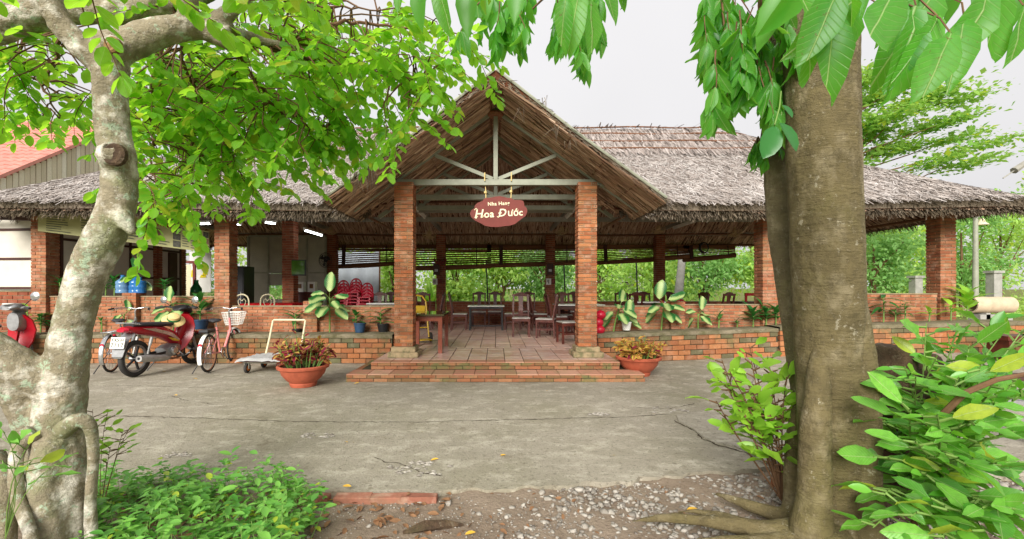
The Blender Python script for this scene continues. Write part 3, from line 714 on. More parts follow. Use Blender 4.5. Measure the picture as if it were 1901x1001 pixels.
def straw(name, parent, mat, n, pick, yaw, lift, Lr, wr, off, flip=1):
    Ps, X, N, Sc = [], [], [], []
    while len(Ps) < n:
        x, y = pick()
        r = slope_dir(x, y) if mat is not None and parent is roof else gab_dir(x)
        d, nr = r; s = d.cross(nr); a = random.gauss(0, yaw)
        dd = d * math.cos(a) + s * math.sin(a) + nr * random.uniform(*lift)
        z = zmain(x, y) if parent is roof else zgab(x)
        p = Vector((x, y, z)) + nr * (off + random.uniform(-.015, .015))
        Ps.append(p); X.append(dd); tw = random.gauss(0, .5); N.append(nr + s * tw)
        l = random.uniform(*Lr); Sc.append((l, random.uniform(*wr), l))
    return scatter(name, STRIP, frames(np.array(X), np.array(N) * flip), np.array(Ps), np.array(Sc), M[mat], parent, world=True, smooth=False)
def pick_front():
    while True:
        x = random.uniform(-9.7, 9.7); y = random.uniform(YE - .02, YR)
        if not in_gable(x, y): return x, y
def pick_main(hb=1.28):
    while True:
        x, y = pick_front()
        if smax(YR - y, abs(x) - XR, .6) > hb: return x, y
straw('thatch_straw', roof, 'thatch', 60000, lambda: pick_main(1.25), .6, (.0, .09), (.08, .26), (.006, .018), .008)
def pick_back(): return random.uniform(-9.7, 9.7), random.uniform(YR, 2 * YR - YE)
straw('thatch_straw', roof, 'thatch', 6000, pick_back, .4, (.0, .15), (.3, .6), (.02, .05), .012)
def pick_band():
    while True:
        x, y = pick_front()
        if YR - y < 1.36 and abs(x) < 7.6: return x, y
straw('ridge_straw', roof, 'thatch_band', 12000, pick_band, .12, (-.03, .04), (.2, .4), (.012, .03), .05)
# three stepped ridge courses with a bamboo pole on each lower edge
for k, tt in enumerate((.06, .45, .87, 1.28)):
    y = YR - tt
    for x0, x1 in ((-7.0, -.0), (0.0, 7.0)):
        xr = XR + max(0, tt - .25) * .8
        a, b = max(x0, -xr), min(x1, xr)
        if tt > 1.1: a, b = (a, -.45) if x0 < 0 else (.45, b)
        pts = [V(x, y + .012 * math.sin(x * 3 + k), zmain(x, y) + .075 + .012 * math.sin(x * 2.3 + k * 2)) for x in lin(a, b, 24)]
        MB().tube(pts, .02, 6).build('bamboo_pole', M['pole'], roof, world=True)
    if k < 3:
        t2 = (.45, .87, 1.28)[k]
        if True:
            xs2 = lin(-6.9, 6.9, 80); mb = MB(); N = len(xs2)
            for q, (tq, hq) in enumerate(((tt, .01), (t2 - .02, .055), (t2 + .015, .05), (t2 + .01, .0))):
                for x in xs2:
                    yy = YR - tq; mb.v.append((x, yy, zmain(x, yy) + hq + random.uniform(-.008, .008)))
            mb.f = [[j * N + i, (j + 1) * N + i, (j + 1) * N + i + 1, j * N + i + 1] for j in range(3) for i in range(N - 1) if not in_gable((xs2[i] + xs2[i + 1]) / 2, YR - tt)]; mb.m = [0] * len(mb.f)
            mb.build('ridge_course', M['thatch_base'], roof, world=True)
# shaggy eave: layers of straw that curl over the edge
def eave(parent, n, edge, mat, Lr=(.06, .19)):
    Ps, X, N, Sc = [], [], [], []
    for _ in range(n):
        p, out = edge(); q = random.random()
        dd = out * random.uniform(.3, 1.0) + Vector((0, 0, -1)) * (random.uniform(.05, .5) + q * .9) + Vector((random.gauss(0, .35), random.gauss(0, .35), 0))
        p = p + Vector((0, 0, .02 - q * .22)) - out * (q * .1 + random.uniform(-.0, .08))
        Ps.append(p); X.append(dd); N.append(out + Vector((random.gauss(0, .5), random.gauss(0, .5), .6)))
        l = random.uniform(*Lr); Sc.append((l, random.uniform(.006, .018), l))
    return scatter('eave_fringe', STRIP, frames(np.array(X), np.array(N)), np.array(Ps), np.array(Sc), M[mat], parent, world=True, smooth=False)
def edge_front():
    while True:
        x = random.uniform(-9.7, 9.7)
        if in_gable(x, YE): continue
        return V(x, YE + .02, zmain(x, YE)), V(0, -1, 0)
def edge_sides():
    s = random.choice((-1, 1)); y = random.uniform(YE, 2 * YR - YE); return V(s * 9.72, y, zmain(s * 9.72, y)), V(s, 0, 0)
def edge_back():
    x = random.uniform(-9.7, 9.7); y = 2 * YR - YE; return V(x, y - .02, zmain(x, y)), V(0, 1, 0)
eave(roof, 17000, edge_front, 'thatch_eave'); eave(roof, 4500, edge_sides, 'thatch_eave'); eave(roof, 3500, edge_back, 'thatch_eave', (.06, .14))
# hanging shreds
mb = MB()
# underside of the slopes: aligned palm leaf strips
def under(n, pick):
    Ps, X, N, Sc = [], [], [], []
    for _ in range(n):
        x, y = pick(); d, nr = slope_dir(x, y); s = d.cross(nr); a = random.gauss(0, .1)
        X.append(d * math.cos(a) + s * math.sin(a) - nr * random.uniform(0, .06)); N.append(-nr + s * random.gauss(0, .5))
        l = min(random.uniform(.25, .6), (SPAN - smax(abs(y - YR), abs(x) - XR, .6)) / .8 - .02)
        Ps.append(V(x, y, zmain(x, y) - .17) - nr * random.uniform(.02, .04)); l = max(l, .05); Sc.append((l, random.uniform(.015, .04), l))
    return scatter('palm_leaf_lining', STRIP, frames(np.array(X), np.array(N)), np.array(Ps), np.array(Sc), M['thatch_under'], roof, world=True, smooth=False)
under(17000, lambda: (random.uniform(-9.6, 9.6), random.uniform(YR, 2 * YR - YE - .05)))
def pick_side():
    while True:
        x = random.choice((-1, 1)) * random.uniform(4.5, 9.7); y = random.uniform(YE, YR)
        return x, y
under(7000, pick_side)
# ---- porch gable roof
gab = T('thatched_porch_gable', 'thatched gable roof over the entrance porch with open grey trusses', 'roof', (0, 8.0, 2.7))
def gab_dir(x):
    s = 1 if x >= 0 else -1; d = Vector((s, 0, -GS)).normalized(); return d, Vector((s * GS, 0, 1)).normalized()
gx = lin(0, GW, 22); gy = lin(GY0, 10.9, 36)
for s in (-1, 1):
    k = lambda x, y: zgab(x) > zmain(x, y) - .12 or y < YE + .3
    a = grid([s * x for x in gx], gy, lambda x, y: zgab(x) + random.uniform(-.012, .012), k)
    a.build('thatch_cover', M['thatch_base'], gab, world=True, smooth=True)
    grid([s * x for x in gx], gy, lambda x, y: zgabu(x), lambda x, y: zgab(x) > zmain(x, y) - .05 or y < YE + .3).build('thatch_underlay', M['under_base'], gab, world=True)
    mb = MB(); n = len(gx)
    for x in gx: mb.v.append((s * x, GY0, zgab(x)))
    for x in gx: mb.v.append((s * x, GY0 + .02, zgabu(x)))
    mb.f = [[i, i + 1, n + i + 1, n + i] for i in range(n - 1)]; mb.m = [0] * (n - 1); mb.build('gable_edge', M['under_base'], gab, world=True)
    mb = MB(); ys2 = [y for y in gy if y < 8.6]; n = len(ys2)
    for y in ys2: mb.v.append((s * GW, y, zgab(GW)))
    for y in ys2: mb.v.append((s * GW, y, zgabu(GW)))
    mb.f = [[i, i + 1, n + i + 1, n + i] for i in range(n - 1)]; mb.m = [0] * (n - 1); mb.build('eave_band', M['under_base'], gab, world=True)
def pick_gab():
    while True:
        x = random.uniform(-GW, GW); y = random.uniform(GY0, 10.8)
        if zgab(x) > zmain(x, y) - .05 or y < YE: return x, y
straw('thatch_straw', gab, 'thatch', 12000, pick_gab, .45, (.0, .06), (.1, .26), (.006, .018), .008)
Ps, X, N, Sc = [], [], [], []
for _ in range(15000):
    x, y = pick_gab()
    if y > 10.4: continue
    s = 1 if x > 0 else -1; d = Vector((s, random.gauss(0, .12), -GUS)).normalized(); nr = Vector((-s * GUS, 0, -1)).normalized()
    Ps.append(V(x, y, zgabu(x)) + nr * random.uniform(.008, .045)); X.append(d + nr * random.uniform(0, .05)); N.append(nr + V(0, random.gauss(0, .5), 0)); l = max(.04, min(random.uniform(.3, .75), (GW - abs(x)) / .8 + .03)); Sc.append((l, random.uniform(.012, .035), l))
scatter('palm_leaf_lining', STRIP, frames(np.array(X), np.array(N)), np.array(Ps), np.array(Sc), M['thatch_under'], gab, world=True, smooth=False)
Ps, X, N, Sc = [], [], [], []
for _ in range(2600):   # cut leaf ends along the front edge and the eaves of the gable
    x = random.uniform(-GW, GW); s = 1 if x > 0 else -1; q = random.random()
    Ps.append(V(x, GY0 + random.uniform(0, .08), zgab(x) * (1 - q) + zgabu(x) * q)); X.append(V(s * random.uniform(.2, 1), random.uniform(-.35, .05), -random.uniform(.2, .9))); N.append(V(random.gauss(0, .4), -1, .3)); l = random.uniform(.04, .12); Sc.append((l, random.uniform(.008, .018), l))
for _ in range(1500):
    s = random.choice((-1, 1)); y = random.uniform(GY0, 8.5); q = random.random()
    Ps.append(V(s * (GW - .02), y, zgab(GW) * (1 - q) + zgabu(GW) * q)); X.append(V(s * random.uniform(.3, 1), random.gauss(0, .3), -random.uniform(.3, 1.2))); N.append(V(s, random.gauss(0, .4), .3)); l = random.uniform(.05, .14); Sc.append((l, random.uniform(.01, .024), l))
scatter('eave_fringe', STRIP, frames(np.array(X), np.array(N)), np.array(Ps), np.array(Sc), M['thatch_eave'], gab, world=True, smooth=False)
# torn tufts hanging from the front edge
for (px, py, n, l) in ((690, 300, 26, .4), (668, 322, 18, .3), (1010, 185, 6, .16), (965, 200, 4, .22), (1030, 238, 7, .24), (1062, 262, 5, .14)):
    p0 = P(px, py, GY0 - .01); mb = MB()
    for _ in range(n):
        a = p0 + V(random.gauss(0, .05), random.uniform(-.03, .03), random.gauss(0, .03)); ll = l * random.uniform(.4, 1.2); sx_ = random.gauss(0, .06)
        pts = [a, a + V(sx_ * .5, -.03, -ll * .4), a + V(sx_, -.02, -ll)]
        mb.tube(pts, [.007, .005, .002], 3)
    mb.build('torn_straw_tuft', M['thatch_eave'], gab, world=True)
# barge poles on top of the front edge (grey-green) and ridge crest
for s in (-1, 1):
    MB().tube([V(s * .02, GY0 - .015, zgab(0) + .0), V(s * 1.2, GY0 - .015, zgab(1.2) + .004), V(s * (GW + .02), GY0 - .015, zgab(GW) - .005)], .022, 6).build('barge_pole', M['steel'], gab, world=True)
# purlins run back from the front edge
for s in (-1, 1):
    for x in (.09, .62, 1.12, 1.62, 2.1, 2.4):
        MB().tube([V(s * x, GY0 + .02, zgabu(x) - .035), V(s * x, 10.1, zgabu(x) - .03)], .028, 6).build('purlin', M['pole'], gab, world=True)
def truss(y, parent, ch=3.17, half=2.42, cc=1.83):
    ap = GU - .075; sl = GUS - .012; z = lambda x: ap - sl * abs(x)
    for s in (-1, 1):
        MB().beam(V(s * .03, y, z(0) - .02), V(s * half, y, z(half)), .055, .07).build('top_chord', M['steel'], parent, world=True)
        MB().beam(V(s * .05, y - .002, ch + .06), V(s * 1.02, y - .002, z(1.02) - .05), .05, .06).build('brace', M['steel'], parent, world=True)
    MB().beam(V(-cc, y + .003, ch), V(cc, y + .003, ch), .09, .095).build('bottom_chord', M['steel'], parent, world=True)
    MB().beam(V(0, y - .004, ch + .05), V(0, y - .004, z(0) + .04), .072, .072, up=(0, 1, 0)).build('king_post', M['steel'], parent, world=True)
    for s in (-1, 1): MB().box((s * (cc - .02), y - .001, ch + .0), (.1, .13, .14)).build('joint_plate', M['steel'], parent, world=True)
for y in (YC, 8.98, 10.15): truss(y, gab, half=2.42 if y < 8.9 else 2.3)
for s in (-1, 1): MB().beam(V(s * 1.76, YC, 3.30), V(s * 1.76, 10.2, 3.30), .07, .1).build('side_plate', M['steel'], gab, world=True)
MB().lathe([(.0, .03), (.13, .03), (.14, 0), (.13, -.03), (.0, -.03)], 14, (0, YC - .02, GU - .16)).build('apex_collar', M['rust'], gab, world=True)
# ---- timber / steel frame under the main roof
for y, zt in ((8.98, 3.15), (11.75, 3.15), (14.8, 3.15)):
    for a, b in ((-9.0, -1.85), (1.85, 9.0)) if y < 9 else ((-9.0, 9.0),):
        MB().beam(V(a, y, zt), V(b, y, zt), .09, .11).build('plate_beam', M['steel_dk'], roof, world=True)
MB().beam(V(-1.8, 10.4, 3.15), V(1.8, 10.4, 3.15), .07, .09).build('plate_beam', M['steel_dk'], roof, world=True)
for x in (-8.85, -5.3, -1.77, 1.77, 5.32, 8.9):
    MB().beam(V(x, 8.9, 3.26), V(x, 14.9, 3.26), .08, .1).build('tie_beam', M['steel_dk'], roof, world=True)
    if abs(x) > 2: MB().beam(V(x, YR, 3.3), V(x, YR, 5.1 if abs(x) < 6 else 4.0), .07, .07, up=(0, 1, 0)).build('ridge_post', M['steel_dk'], roof, world=True)
for k, t in enumerate((.45, 1.1, 1.75, 2.4, 3.0, 3.5)):
    y = YR + t; xr = min(9.5, XR + t)
    MB().tube([V(x, y, zmain(x, y) - .25 + .015 * math.sin(x * 1.7 + k)) for x in lin(-xr, xr, 14)], .035, 6).build('purlin', M['pole'], roof, world=True)
for k, t in enumerate((1.9, 2.6, 3.35)):
    y = YR - t; xr = min(9.4, XR + t)
    for s in (-1, 1): MB().tube([V(s * x, y, zmain(s * x, y) - .25) for x in lin(GW - .2, xr, 8)], .035, 6).build('purlin', M['pole'], roof, world=True)
for x in (-7.6, -6.4, -4.2, -3.0, -1.77, -.35, .9, 1.77, 3.1, 4.3, 6.6, 7.7):
    a = V(x, YR + .3, zmain(x, YR + .3) - .22); b = V(x * 1.015, 15.2, zmain(x * 1.015, 15.2) - .24)
    MB().tube([a, a.lerp(b, .5) + V(.02, 0, .05), b], .022, 6).build('rafter_pole', M['pale_pole'], roof, world=True)
for s in (-1, 1):
    MB().tube([V(s * (XR + .3), YE + .3, zmain(s * XR, YE + .3) - .26), V(s * 9.5, YE + .25, zmain(s * 9.5, YE + .25) - .25)], .035, 6).build('purlin', M['pole'], roof, world=True)
    MB().tube([V(s * 9.35, YE + .3, zmain(s * 9.35, YE + .3) - .25), V(s * 9.35, 15, zmain(s * 9.35, 15) - .25)], .035, 6).build('purlin', M['pole'], roof, world=True)
    MB().beam(V(s * 8.8, 9.3, 3.05), V(s * 8.0, 9.0, 3.1), .1, .04).build('wood_offcut', M['pale_pole'], roof, world=True)
# ================================================================ dining furniture
FZ = .233
def dining_chair_proto():
    t = T('dining_chair', 'x', 'chair', (0, 0, FZ), group='dark wooden dining chairs in the hall')
    for s in (-1, 1):
        MB().beam(V(s * .19, .19, 0), V(s * .185, .195, .42), .04, .04, up=(0, 1, 0)).build('leg', M['wood'], t)
        m = MB(); pts = [V(s * .185, -.22, 0), V(s * .185, -.19, .43), V(s * .185, -.2, .6), V(s * .18, -.25, .82), V(s * .175, -.285, .98)]
        for a, b in zip(pts, pts[1:]): m.beam(a, b + (b - a) * .03, .04, .036, up=(0, 1, 0))
        m.build('back_leg', M['wood'], t)
        MB().beam(V(s * .185, -.18, .2), V(s * .187, .19, .2), .022, .03).build('stretcher', M['wood'], t)
    MB().box((0, .19, .395), (.36, .025, .06)).box((0, -.185, .395), (.35, .025, .06)).box((-.187, 0, .395), (.025, .37, .06)).box((.187, 0, .395), (.025, .37, .06)).build('seat_frame', M['wood'], t)
    bm = bmesh.new(); bmesh.ops.create_cube(bm, size=1)
    for v in bm.verts: v.co = Vector((v.co.x * (.43 if v.co.y > 0 else .39), v.co.y * .43, v.co.z * .025 + .438))
    bmesh.ops.bevel(bm, geom=list(bm.edges), offset=.008, segments=2, affect='EDGES'); me = bpy.data.meshes.new('seat'); bm.to_mesh(me); bm.free(); obj('seat', me, M['marble'] if False else M['seatpad'], t)
    # curved crest rail with raised centre
    m = MB(); prof = [(-.215, .955), (-.2, 1.0), (-.13, 1.0), (-.09, 1.03), (0, 1.045), (.09, 1.03), (.13, 1.0), (.2, 1.0), (.215, .955), (.12, .94), (0, .955), (-.12, .94)]
    Mx = Matrix.Translation((0, -.268, 0)) @ Matrix.Rotation(R(90), 4, 'X'); m.prism(prof, .03, Mx); m.build('crest_rail', M['wood'], t)
    m = MB(); sp = [(-.05, -.198, .46), (-.06, -.2, .6), (-.045, -.235, .75), (-.065, -.278, .96)]
    secs = [[V(x, y - .008, z), V(-x, y - .008, z), V(-x, y + .008, z), V(x, y + .008, z)] for x, y, z in sp]; m.loft(secs).build('splat', M['wood'], t)
    MB().box((0, -.196, .5), (.35, .022, .045)).build('back_rail', M['wood'], t)
    return t
M['seatpad'] = simple('pale_glossy_seat', S(190, 184, 176), .3, .5, var=.3, scale=8)
proto = dining_chair_proto(); first = [True]
def chair(px, d, face, label, dark=None):
    o = proto if first[0] else copy_tree(proto); first[0] = False
    o.location = ((px - 920) / F * d, d, FZ); o.rotation_euler = (0, 0, R(face)); o['label'] = label; return o
# face: 0 looks away from the camera (+y), 180 looks at it, -90 looks right, 90 looks left
for a in [(853, 12.6, -90, 'dining chair left of the small white marble table, facing it'),
          (889, 13.75, 180, 'left one of two dining chairs behind the small white marble table'),
          (919, 13.85, 180, 'right one of two dining chairs behind the small white marble table'),
          (951, 12.7, 85, 'dining chair right of the small white marble table, facing it'),
          (967, 10.9, 178, 'dining chair standing alone in mid-floor with its pale seat towards the entrance'),
          (1000, 12.5, -85, 'dining chair turned right, behind the one with a striped back'),
          (1014, 10.55, 75, 'dining chair turned left beside the right porch column, tilted slightly inwards'),
          (1056, 9.55, 100, 'dining chair nearest the entrance, half behind the right porch column'),
          (1046, 12.1, 180, 'dining chair close in front of the back pillar with the notice'),
          (1034, 11.4, -85, 'dining chair turned right at the near side of the white-topped table by the porch column'),
          (982, 13.9, 180, 'dining chair against the back wall, left of the notice pillar'),
          (1068, 13.9, 180, 'dining chair farthest back behind the right porch column'),
          (788, 12.6, 0, 'left chair of the pair behind the glossy brown table, its back to the entrance'),
          (806, 12.9, 90, 'right chair of the pair behind the glossy brown table'),
          (700, 12.2, 180, 'squat-backed dining chair just right of the stacked red chairs'),
          (722, 13.2, 180, 'dining chair behind the white-topped table on the left side'),
          (742, 12.9, 150, 'dining chair partly hidden by the left porch column'),
          (1172, 12.4, 10, 'dining chair with its back to the planter, left of the white-topped table'),
          (1158, 13.6, 180, 'dining chair seen just right of the right porch column'),
          (1200, 13.7, 180, 'dining chair behind the white-topped table on the right side'),
          (1247, 13.8, 180, 'dining chair right of the far back pillar'),
          (1292, 12.4, 85, 'dining chair seen edge-on above the right low wall'),
          (1322, 12.6, -80, 'left one of two dining chairs close together above the right low wall'),
          (1338, 12.2, 20, 'right one of two dining chairs close together above the right low wall')]: chair(*a)
def table(name, label, x0, x1, y0, y1, h, leg, top_t, topmat, legmat, group=None, apron=.09, inset=.04, stretch=False, cat='table'):
    cx, cy = (x0 + x1) / 2, (y0 + y1) / 2; t = T(name, label, cat, (cx, cy, FZ), group=group); a, b = (x1 - x0) / 2, (y1 - y0) / 2
    bm = bmesh.new(); bmesh.ops.create_cube(bm, size=1)
    for v in bm.verts: v.co = Vector((v.co.x * 2 * a, v.co.y * 2 * b, v.co.z * top_t + h - top_t / 2))
    bmesh.ops.bevel(bm, geom=list(bm.edges), offset=min(.006, top_t * .3), segments=2, affect='EDGES'); me = bpy.data.meshes.new('tabletop'); bm.to_mesh(me); bm.free(); obj('tabletop', me, topmat, t)
    for sx_ in (-1, 1):
        for sy in (-1, 1): MB().box((sx_ * (a - inset - leg / 2), sy * (b - inset - leg / 2), (h - top_t) / 2), (leg, leg, h - top_t - .001)).build('leg', legmat, t)
    if apron:
        for s in (-1, 1):
            MB().box((0, s * (b - inset - leg / 2), h - top_t - apron / 2 - .001), (2 * (a - inset - leg), leg * .5, apron)).build('apron', legmat, t)
            MB().box((s * (a - inset - leg / 2), 0, h - top_t - apron / 2 - .001), (leg * .5, 2 * (b - inset - leg), apron)).build('apron', legmat, t)
    if stretch:
        for s in (-1, 1): MB().beam(V(s * (a - inset - leg / 2), -b + inset + leg, .1), V(s * (a - inset - leg / 2), b - inset - leg, .1), leg * .7, leg * .7).build('stretcher', legmat, t)
        MB().beam(V(-a + inset + leg, 0, .1), V(a - inset - leg, 0, .1), leg * .7, leg * .7).build('stretcher', legmat, t)
    return t
M['gloss'] = simple('glossy_dark_tabletop', S(70, 62, 36), .06, .9, var=.2)
table('wooden_table', 'red-brown wooden table with glossy reflecting top just inside the entrance', -1.62, -.9, 7.95, 9.1, .69, .07, .035, M['gloss'], M['wood_table'], 'tables')
table('marble_table', 'small table with white top and thin black legs in the middle of the hall', -.76, .24, 12.3, 12.95, .67, .04, .03, M['marble'], M['black'], 'tables', apron=.05, stretch=True)
table('marble_table', 'white-topped table mostly hidden behind the right porch column', 1.5, 2.7, 11.2, 12.0, .74, .05, .03, M['marble'], M['wood_dk'], 'tables')
table('marble_table', 'white-topped table between the stacked red chairs and the left porch column', -3.3, -2.2, 11.6, 12.3, .76, .05, .03, M['marble'], M['wood_dk'], 'tables')
table('marble_table', 'white-topped table behind the right low wall with a red plastic chair', 3.75, 4.7, 12.2, 12.9, .78, .05, .03, M['marble'], M['wood_dk'], 'tables')
table('dark_table', 'dark table at the far right beside the red chair', 6.6, 7.6, 12.2, 12.9, .78, .05, .03, M['wood_dk'], M['wood_dk'], 'tables')
# ---- moulded red plastic chairs
def plastic_proto():
    t = T('plastic_chair', 'x', 'chair', (0, 0, 0))
    MB().box((0, .02, .43), (.4, .4, .025)).build('seat', M['redplastic'], t)
    m = MB(); n = 9; arc = [V(.21 * math.cos(R(180 * k / (n - 1))), -.2, .62 + .19 * math.sin(R(180 * k / (n - 1)))) for k in range(n)]
    m.tube([V(.21, -.18, .44)] + arc + [V(-.21, -.18, .44)], .022, 5)
    for z in (.52, .585, .65, .715): 
        ww = .21 * math.sqrt(max(.1, 1 - max(0, (z - .62) / .19) ** 2)); m.box((0, -.195, z), (2 * ww, .016, .03))
    m.box((0, -.197, .66), (.07, .02, .28)); m.build('backrest', M['redplastic'], t)
    for sx_ in (-1, 1):
        for sy in (-1, 1): MB().beam(V(sx_ * .22, sy * .2, 0), V(sx_ * .18, sy * .17, .43), .04, .04, up=(0, 1, 0)).build('leg', M['redplastic'], t)
    return t
pp = plastic_proto(); pf = [True]
def pchair(x, y, z, rz, label, group='stacked red plastic chairs'):
    o = pp if pf[0] else copy_tree(pp); pf[0] = False
    o.location = (x, y, z); o.rotation_euler = (0, 0, R(rz)); o['label'] = label; o['group'] = group
    if 'stack' in group: o.scale = (.74, .8, 1)
ordn = ['topmost', 'second from the top', 'third from the top', 'fourth from the top', 'fifth from the top', 'sixth from the top', 'seventh from the top', 'eighth from the top', 'lowest visible']
for px, n, nm, ty, d in ((634, 9, 'left stack, beside the fan pillar', 521, 12.5), (657.5, 9, 'tall middle stack', 517.5, 12.4), (679, 8, 'short right stack', 526, 12.3)):
    for k in range(n):
        zt = EYE - (ty - 535) / F * d - .81; pchair((px - 920) / F * d + random.uniform(-.01, .01), d - k * .012, zt - k * .088, 180 + random.uniform(-3, 3), 'red chair, %s of the %s' % (ordn[k], nm))
pchair(*((1218 - 920) / F * 12.1, 12.1, FZ), 100, 'red plastic chair beside the white-topped table on the right', 'loose red chairs')
pchair(*((1262 - 920) / F * 13, 13, FZ), 150, 'red plastic chair just right of the short brick pier', 'loose red chairs')
t = T('red_wooden_chair', 'red-painted chair beside the dark table at the far right of the hall', 'chair', P(1392, 560, 12.9) * 1)
t.location.z = FZ; W[t.name] = Vector(t.location)
for sx_ in (-1, 1):
    MB().box((sx_ * .22, -.2, .5), (.05, .05, 1.0)).build('back_leg', M['red'], t); MB().box((sx_ * .22, .2, .22), (.05, .05, .44)).build('leg', M['red'], t)
MB().box((0, 0, .45), (.5, .46, .03)).build('seat', M['red'], t); MB().box((0, -.2, .97), (.5, .055, .08)).build('crest_rail', M['red'], t)
# ---- left part of the hall
t = T('bed_frame_rack', 'cream tubular metal rack with two arched heart-pattern ends', 'metal rack', (P(472, 560, 10.2).x, 10.2, FZ + .3))
for px in (449, 496.5):
    cx = P(px, 560, 10.2).x - t.location.x; m = MB(); hw = .155; top = .68
    m.tube([V(cx - hw, 0, 0), V(cx - hw, 0, top - .12)] + [V(cx - hw * math.cos(R(a)), 0, top - .12 + hw * .95 * math.sin(R(a))) for a in range(20, 180, 20)] + [V(cx + hw, 0, top - .12), V(cx + hw, 0, 0)], .016, 6)
    m.build('arched_end', M['cream'], t)
    m = MB(); m.tube([V(cx, 0, .36)] + [V(cx + .085 * s, 0, z) for s, z in ((.9, .5), (1, .56), (.6, .61), (.0, .56))], .008, 5); m.tube([V(cx, 0, .36)] + [V(cx - .085 * s, 0, z) for s, z in ((.9, .5), (1, .56), (.6, .61), (.0, .56))], .008, 5); m.tube([V(cx, 0, .36), V(cx, 0, .22)], .008, 5)
    m.build('heart_scroll', M['cream'], t)
m = MB(); L_ = P(435, 560, 10.2).x - t.location.x; R_ = P(508, 560, 10.2).x - t.location.x
for z in (.35, .28): m.tube([V(L_, .01, z), V(R_, .01, z)], .014, 6)
for y_ in (.5,): m.tube([V(L_, y_, .3), V(R_, y_, .3)], .014, 6)
m.tube([V(L_ + .1, .0, .3), V(L_ + .1, .5, .3)], .012, 6); m.tube([V(R_ - .1, .0, .3), V(R_ - .1, .5, .3)], .012, 6); m.build('side_rail', M['cream'], t)
a = P(516, 548, 11.3); b = P(552, 548, 11.3)
t = T('red_cloth_table', 'table under a red cloth in front of the television pillar', 'table', (a.x, 11.1, FZ))
for sx_ in (-.5, .5):
    for sy in (-.3, .25): MB().box((sx_, sy, .37), (.05, .05, .74)).build('leg', M['wood_dk'], t)
MB().box((0, 0, .75), (1.2, .75, .03)).build('tabletop', M['wood_dk'], t)
t = T('tablecloth', 'bright red cloth hanging over the table by the television pillar', 'tablecloth', (a.x, 11.1, FZ + .78))
mb = MB(); n = 24; per = []
for k in range(4 * n):
    s = k // n; f = (k % n) / n
    c = [(-.62, -.4), (.62, -.4), (.62, .4), (-.62, .4)]; p, q = c[s], c[(s + 1) % 4]; per.append((p[0] + (q[0] - p[0]) * f, p[1] + (q[1] - p[1]) * f))
secs = [[V(x, y, .0) for x, y in per]] + [[V(x * (1 + .03 * j + .02 * math.sin(k * 1.3) * j), y * (1 + .04 * j + .05 * math.cos(k * 1.1) * j), -.09 * j - .02 * math.sin(k * .5)) for k, (x, y) in enumerate(per)] for j in (1, 2, 3)]
mb.loft(secs, cap=False); mb.f.append(list(range(len(per)))); mb.m.append(0); mb.build('cloth', M['redcloth'], t, smooth=False)
t = T('wooden_counter', 'low wooden counter with a pale top beside the television pillar', 'counter', (P(572, 550, 12.6).x, 12.6, FZ))
MB().box((0, 0, .5), (.62, .5, 1.0)).build('body', M['wood_dk'], t); MB().box((0, -.01, 1.02), (.7, .58, .04)).build('countertop', M['wood'], t)
for i in range(6): MB().box((-.26 + i * .103, -.256, .5), (.09, .012, .94)).build('plank', M['wood'], t)
for i, (dx, lb) in enumerate(((-.2, 'left of the white boxes on the wooden counter'), (.12, 'right of the white boxes on the wooden counter'))):
    t = T('carton', 'small white box, ' + lb, 'box', (P(572, 550, 12.6).x + dx, 12.6, FZ + 1.04), group='boxes on the counter')
    MB().box((0, 0, .14), (.2, .16, .28)).build('body', M['white'], t); MB().box((0, -.082, .16), (.1, .006, .12)).build('print', M['photo2'], t)
t = T('black_cabinet', 'tall black cabinet between the left pillar and the grey partition', 'cabinet', (P(443, 530, 11.6).x, 11.7, FZ))
MB().box((0, 0, .85), (.42, .5, 1.7)).build('body', M['black'], t); MB().box((0, -.257, .85), (.38, .012, 1.6)).build('door', M['seat'], t)
MB().box((.15, -.27, .9), (.015, .02, .3)).build('handle', M['alu'], t)
# grey metal-framed partition at the back left
t = T('metal_partition', 'tall grey framed sheet-metal partition behind the television pillar', 'partition', (P(535, 500, 14.6).x, 14.6, FZ))
M['sheet'] = simple('brushed_sheet_panel', S(176, 172, 154), .34, .5, .35, var=.2, scale=3, bump=.01)
xs_ = [P(px, 0, 14.6).x - t.location.x for px in (461, 498, 533, 570, 605)]
for i in range(4):
    for (z0, z1) in ((.0, 1.62), (1.66, 2.78)):
        w_ = xs_[i + 1] - xs_[i]; cx = (xs_[i] + xs_[i + 1]) / 2
        if i in (1, 2) and z0 == 0:
            MB().box((cx, 0, .4), (w_ - .06, .02, .8)).build('sheet_panel', M['sheet'], t); MB().box((cx, 0, 1.42), (w_ - .06, .02, .38)).build('sheet_panel', M['sheet'], t); continue
        MB().box((cx, 0, (z0 + z1) / 2), (w_ - .06, .02, z1 - z0)).build('sheet_panel', M['sheet'], t)
for x in xs_: MB().box((x, -.01, 1.4), (.06, .06, 2.8)).build('post', M['steel'], t)
for z in (1.64, 2.81): MB().box(((xs_[0] + xs_[-1]) / 2, -.012, z), (xs_[-1] - xs_[0] - .07, .05, .05)).build('rail', M['steel'], t)
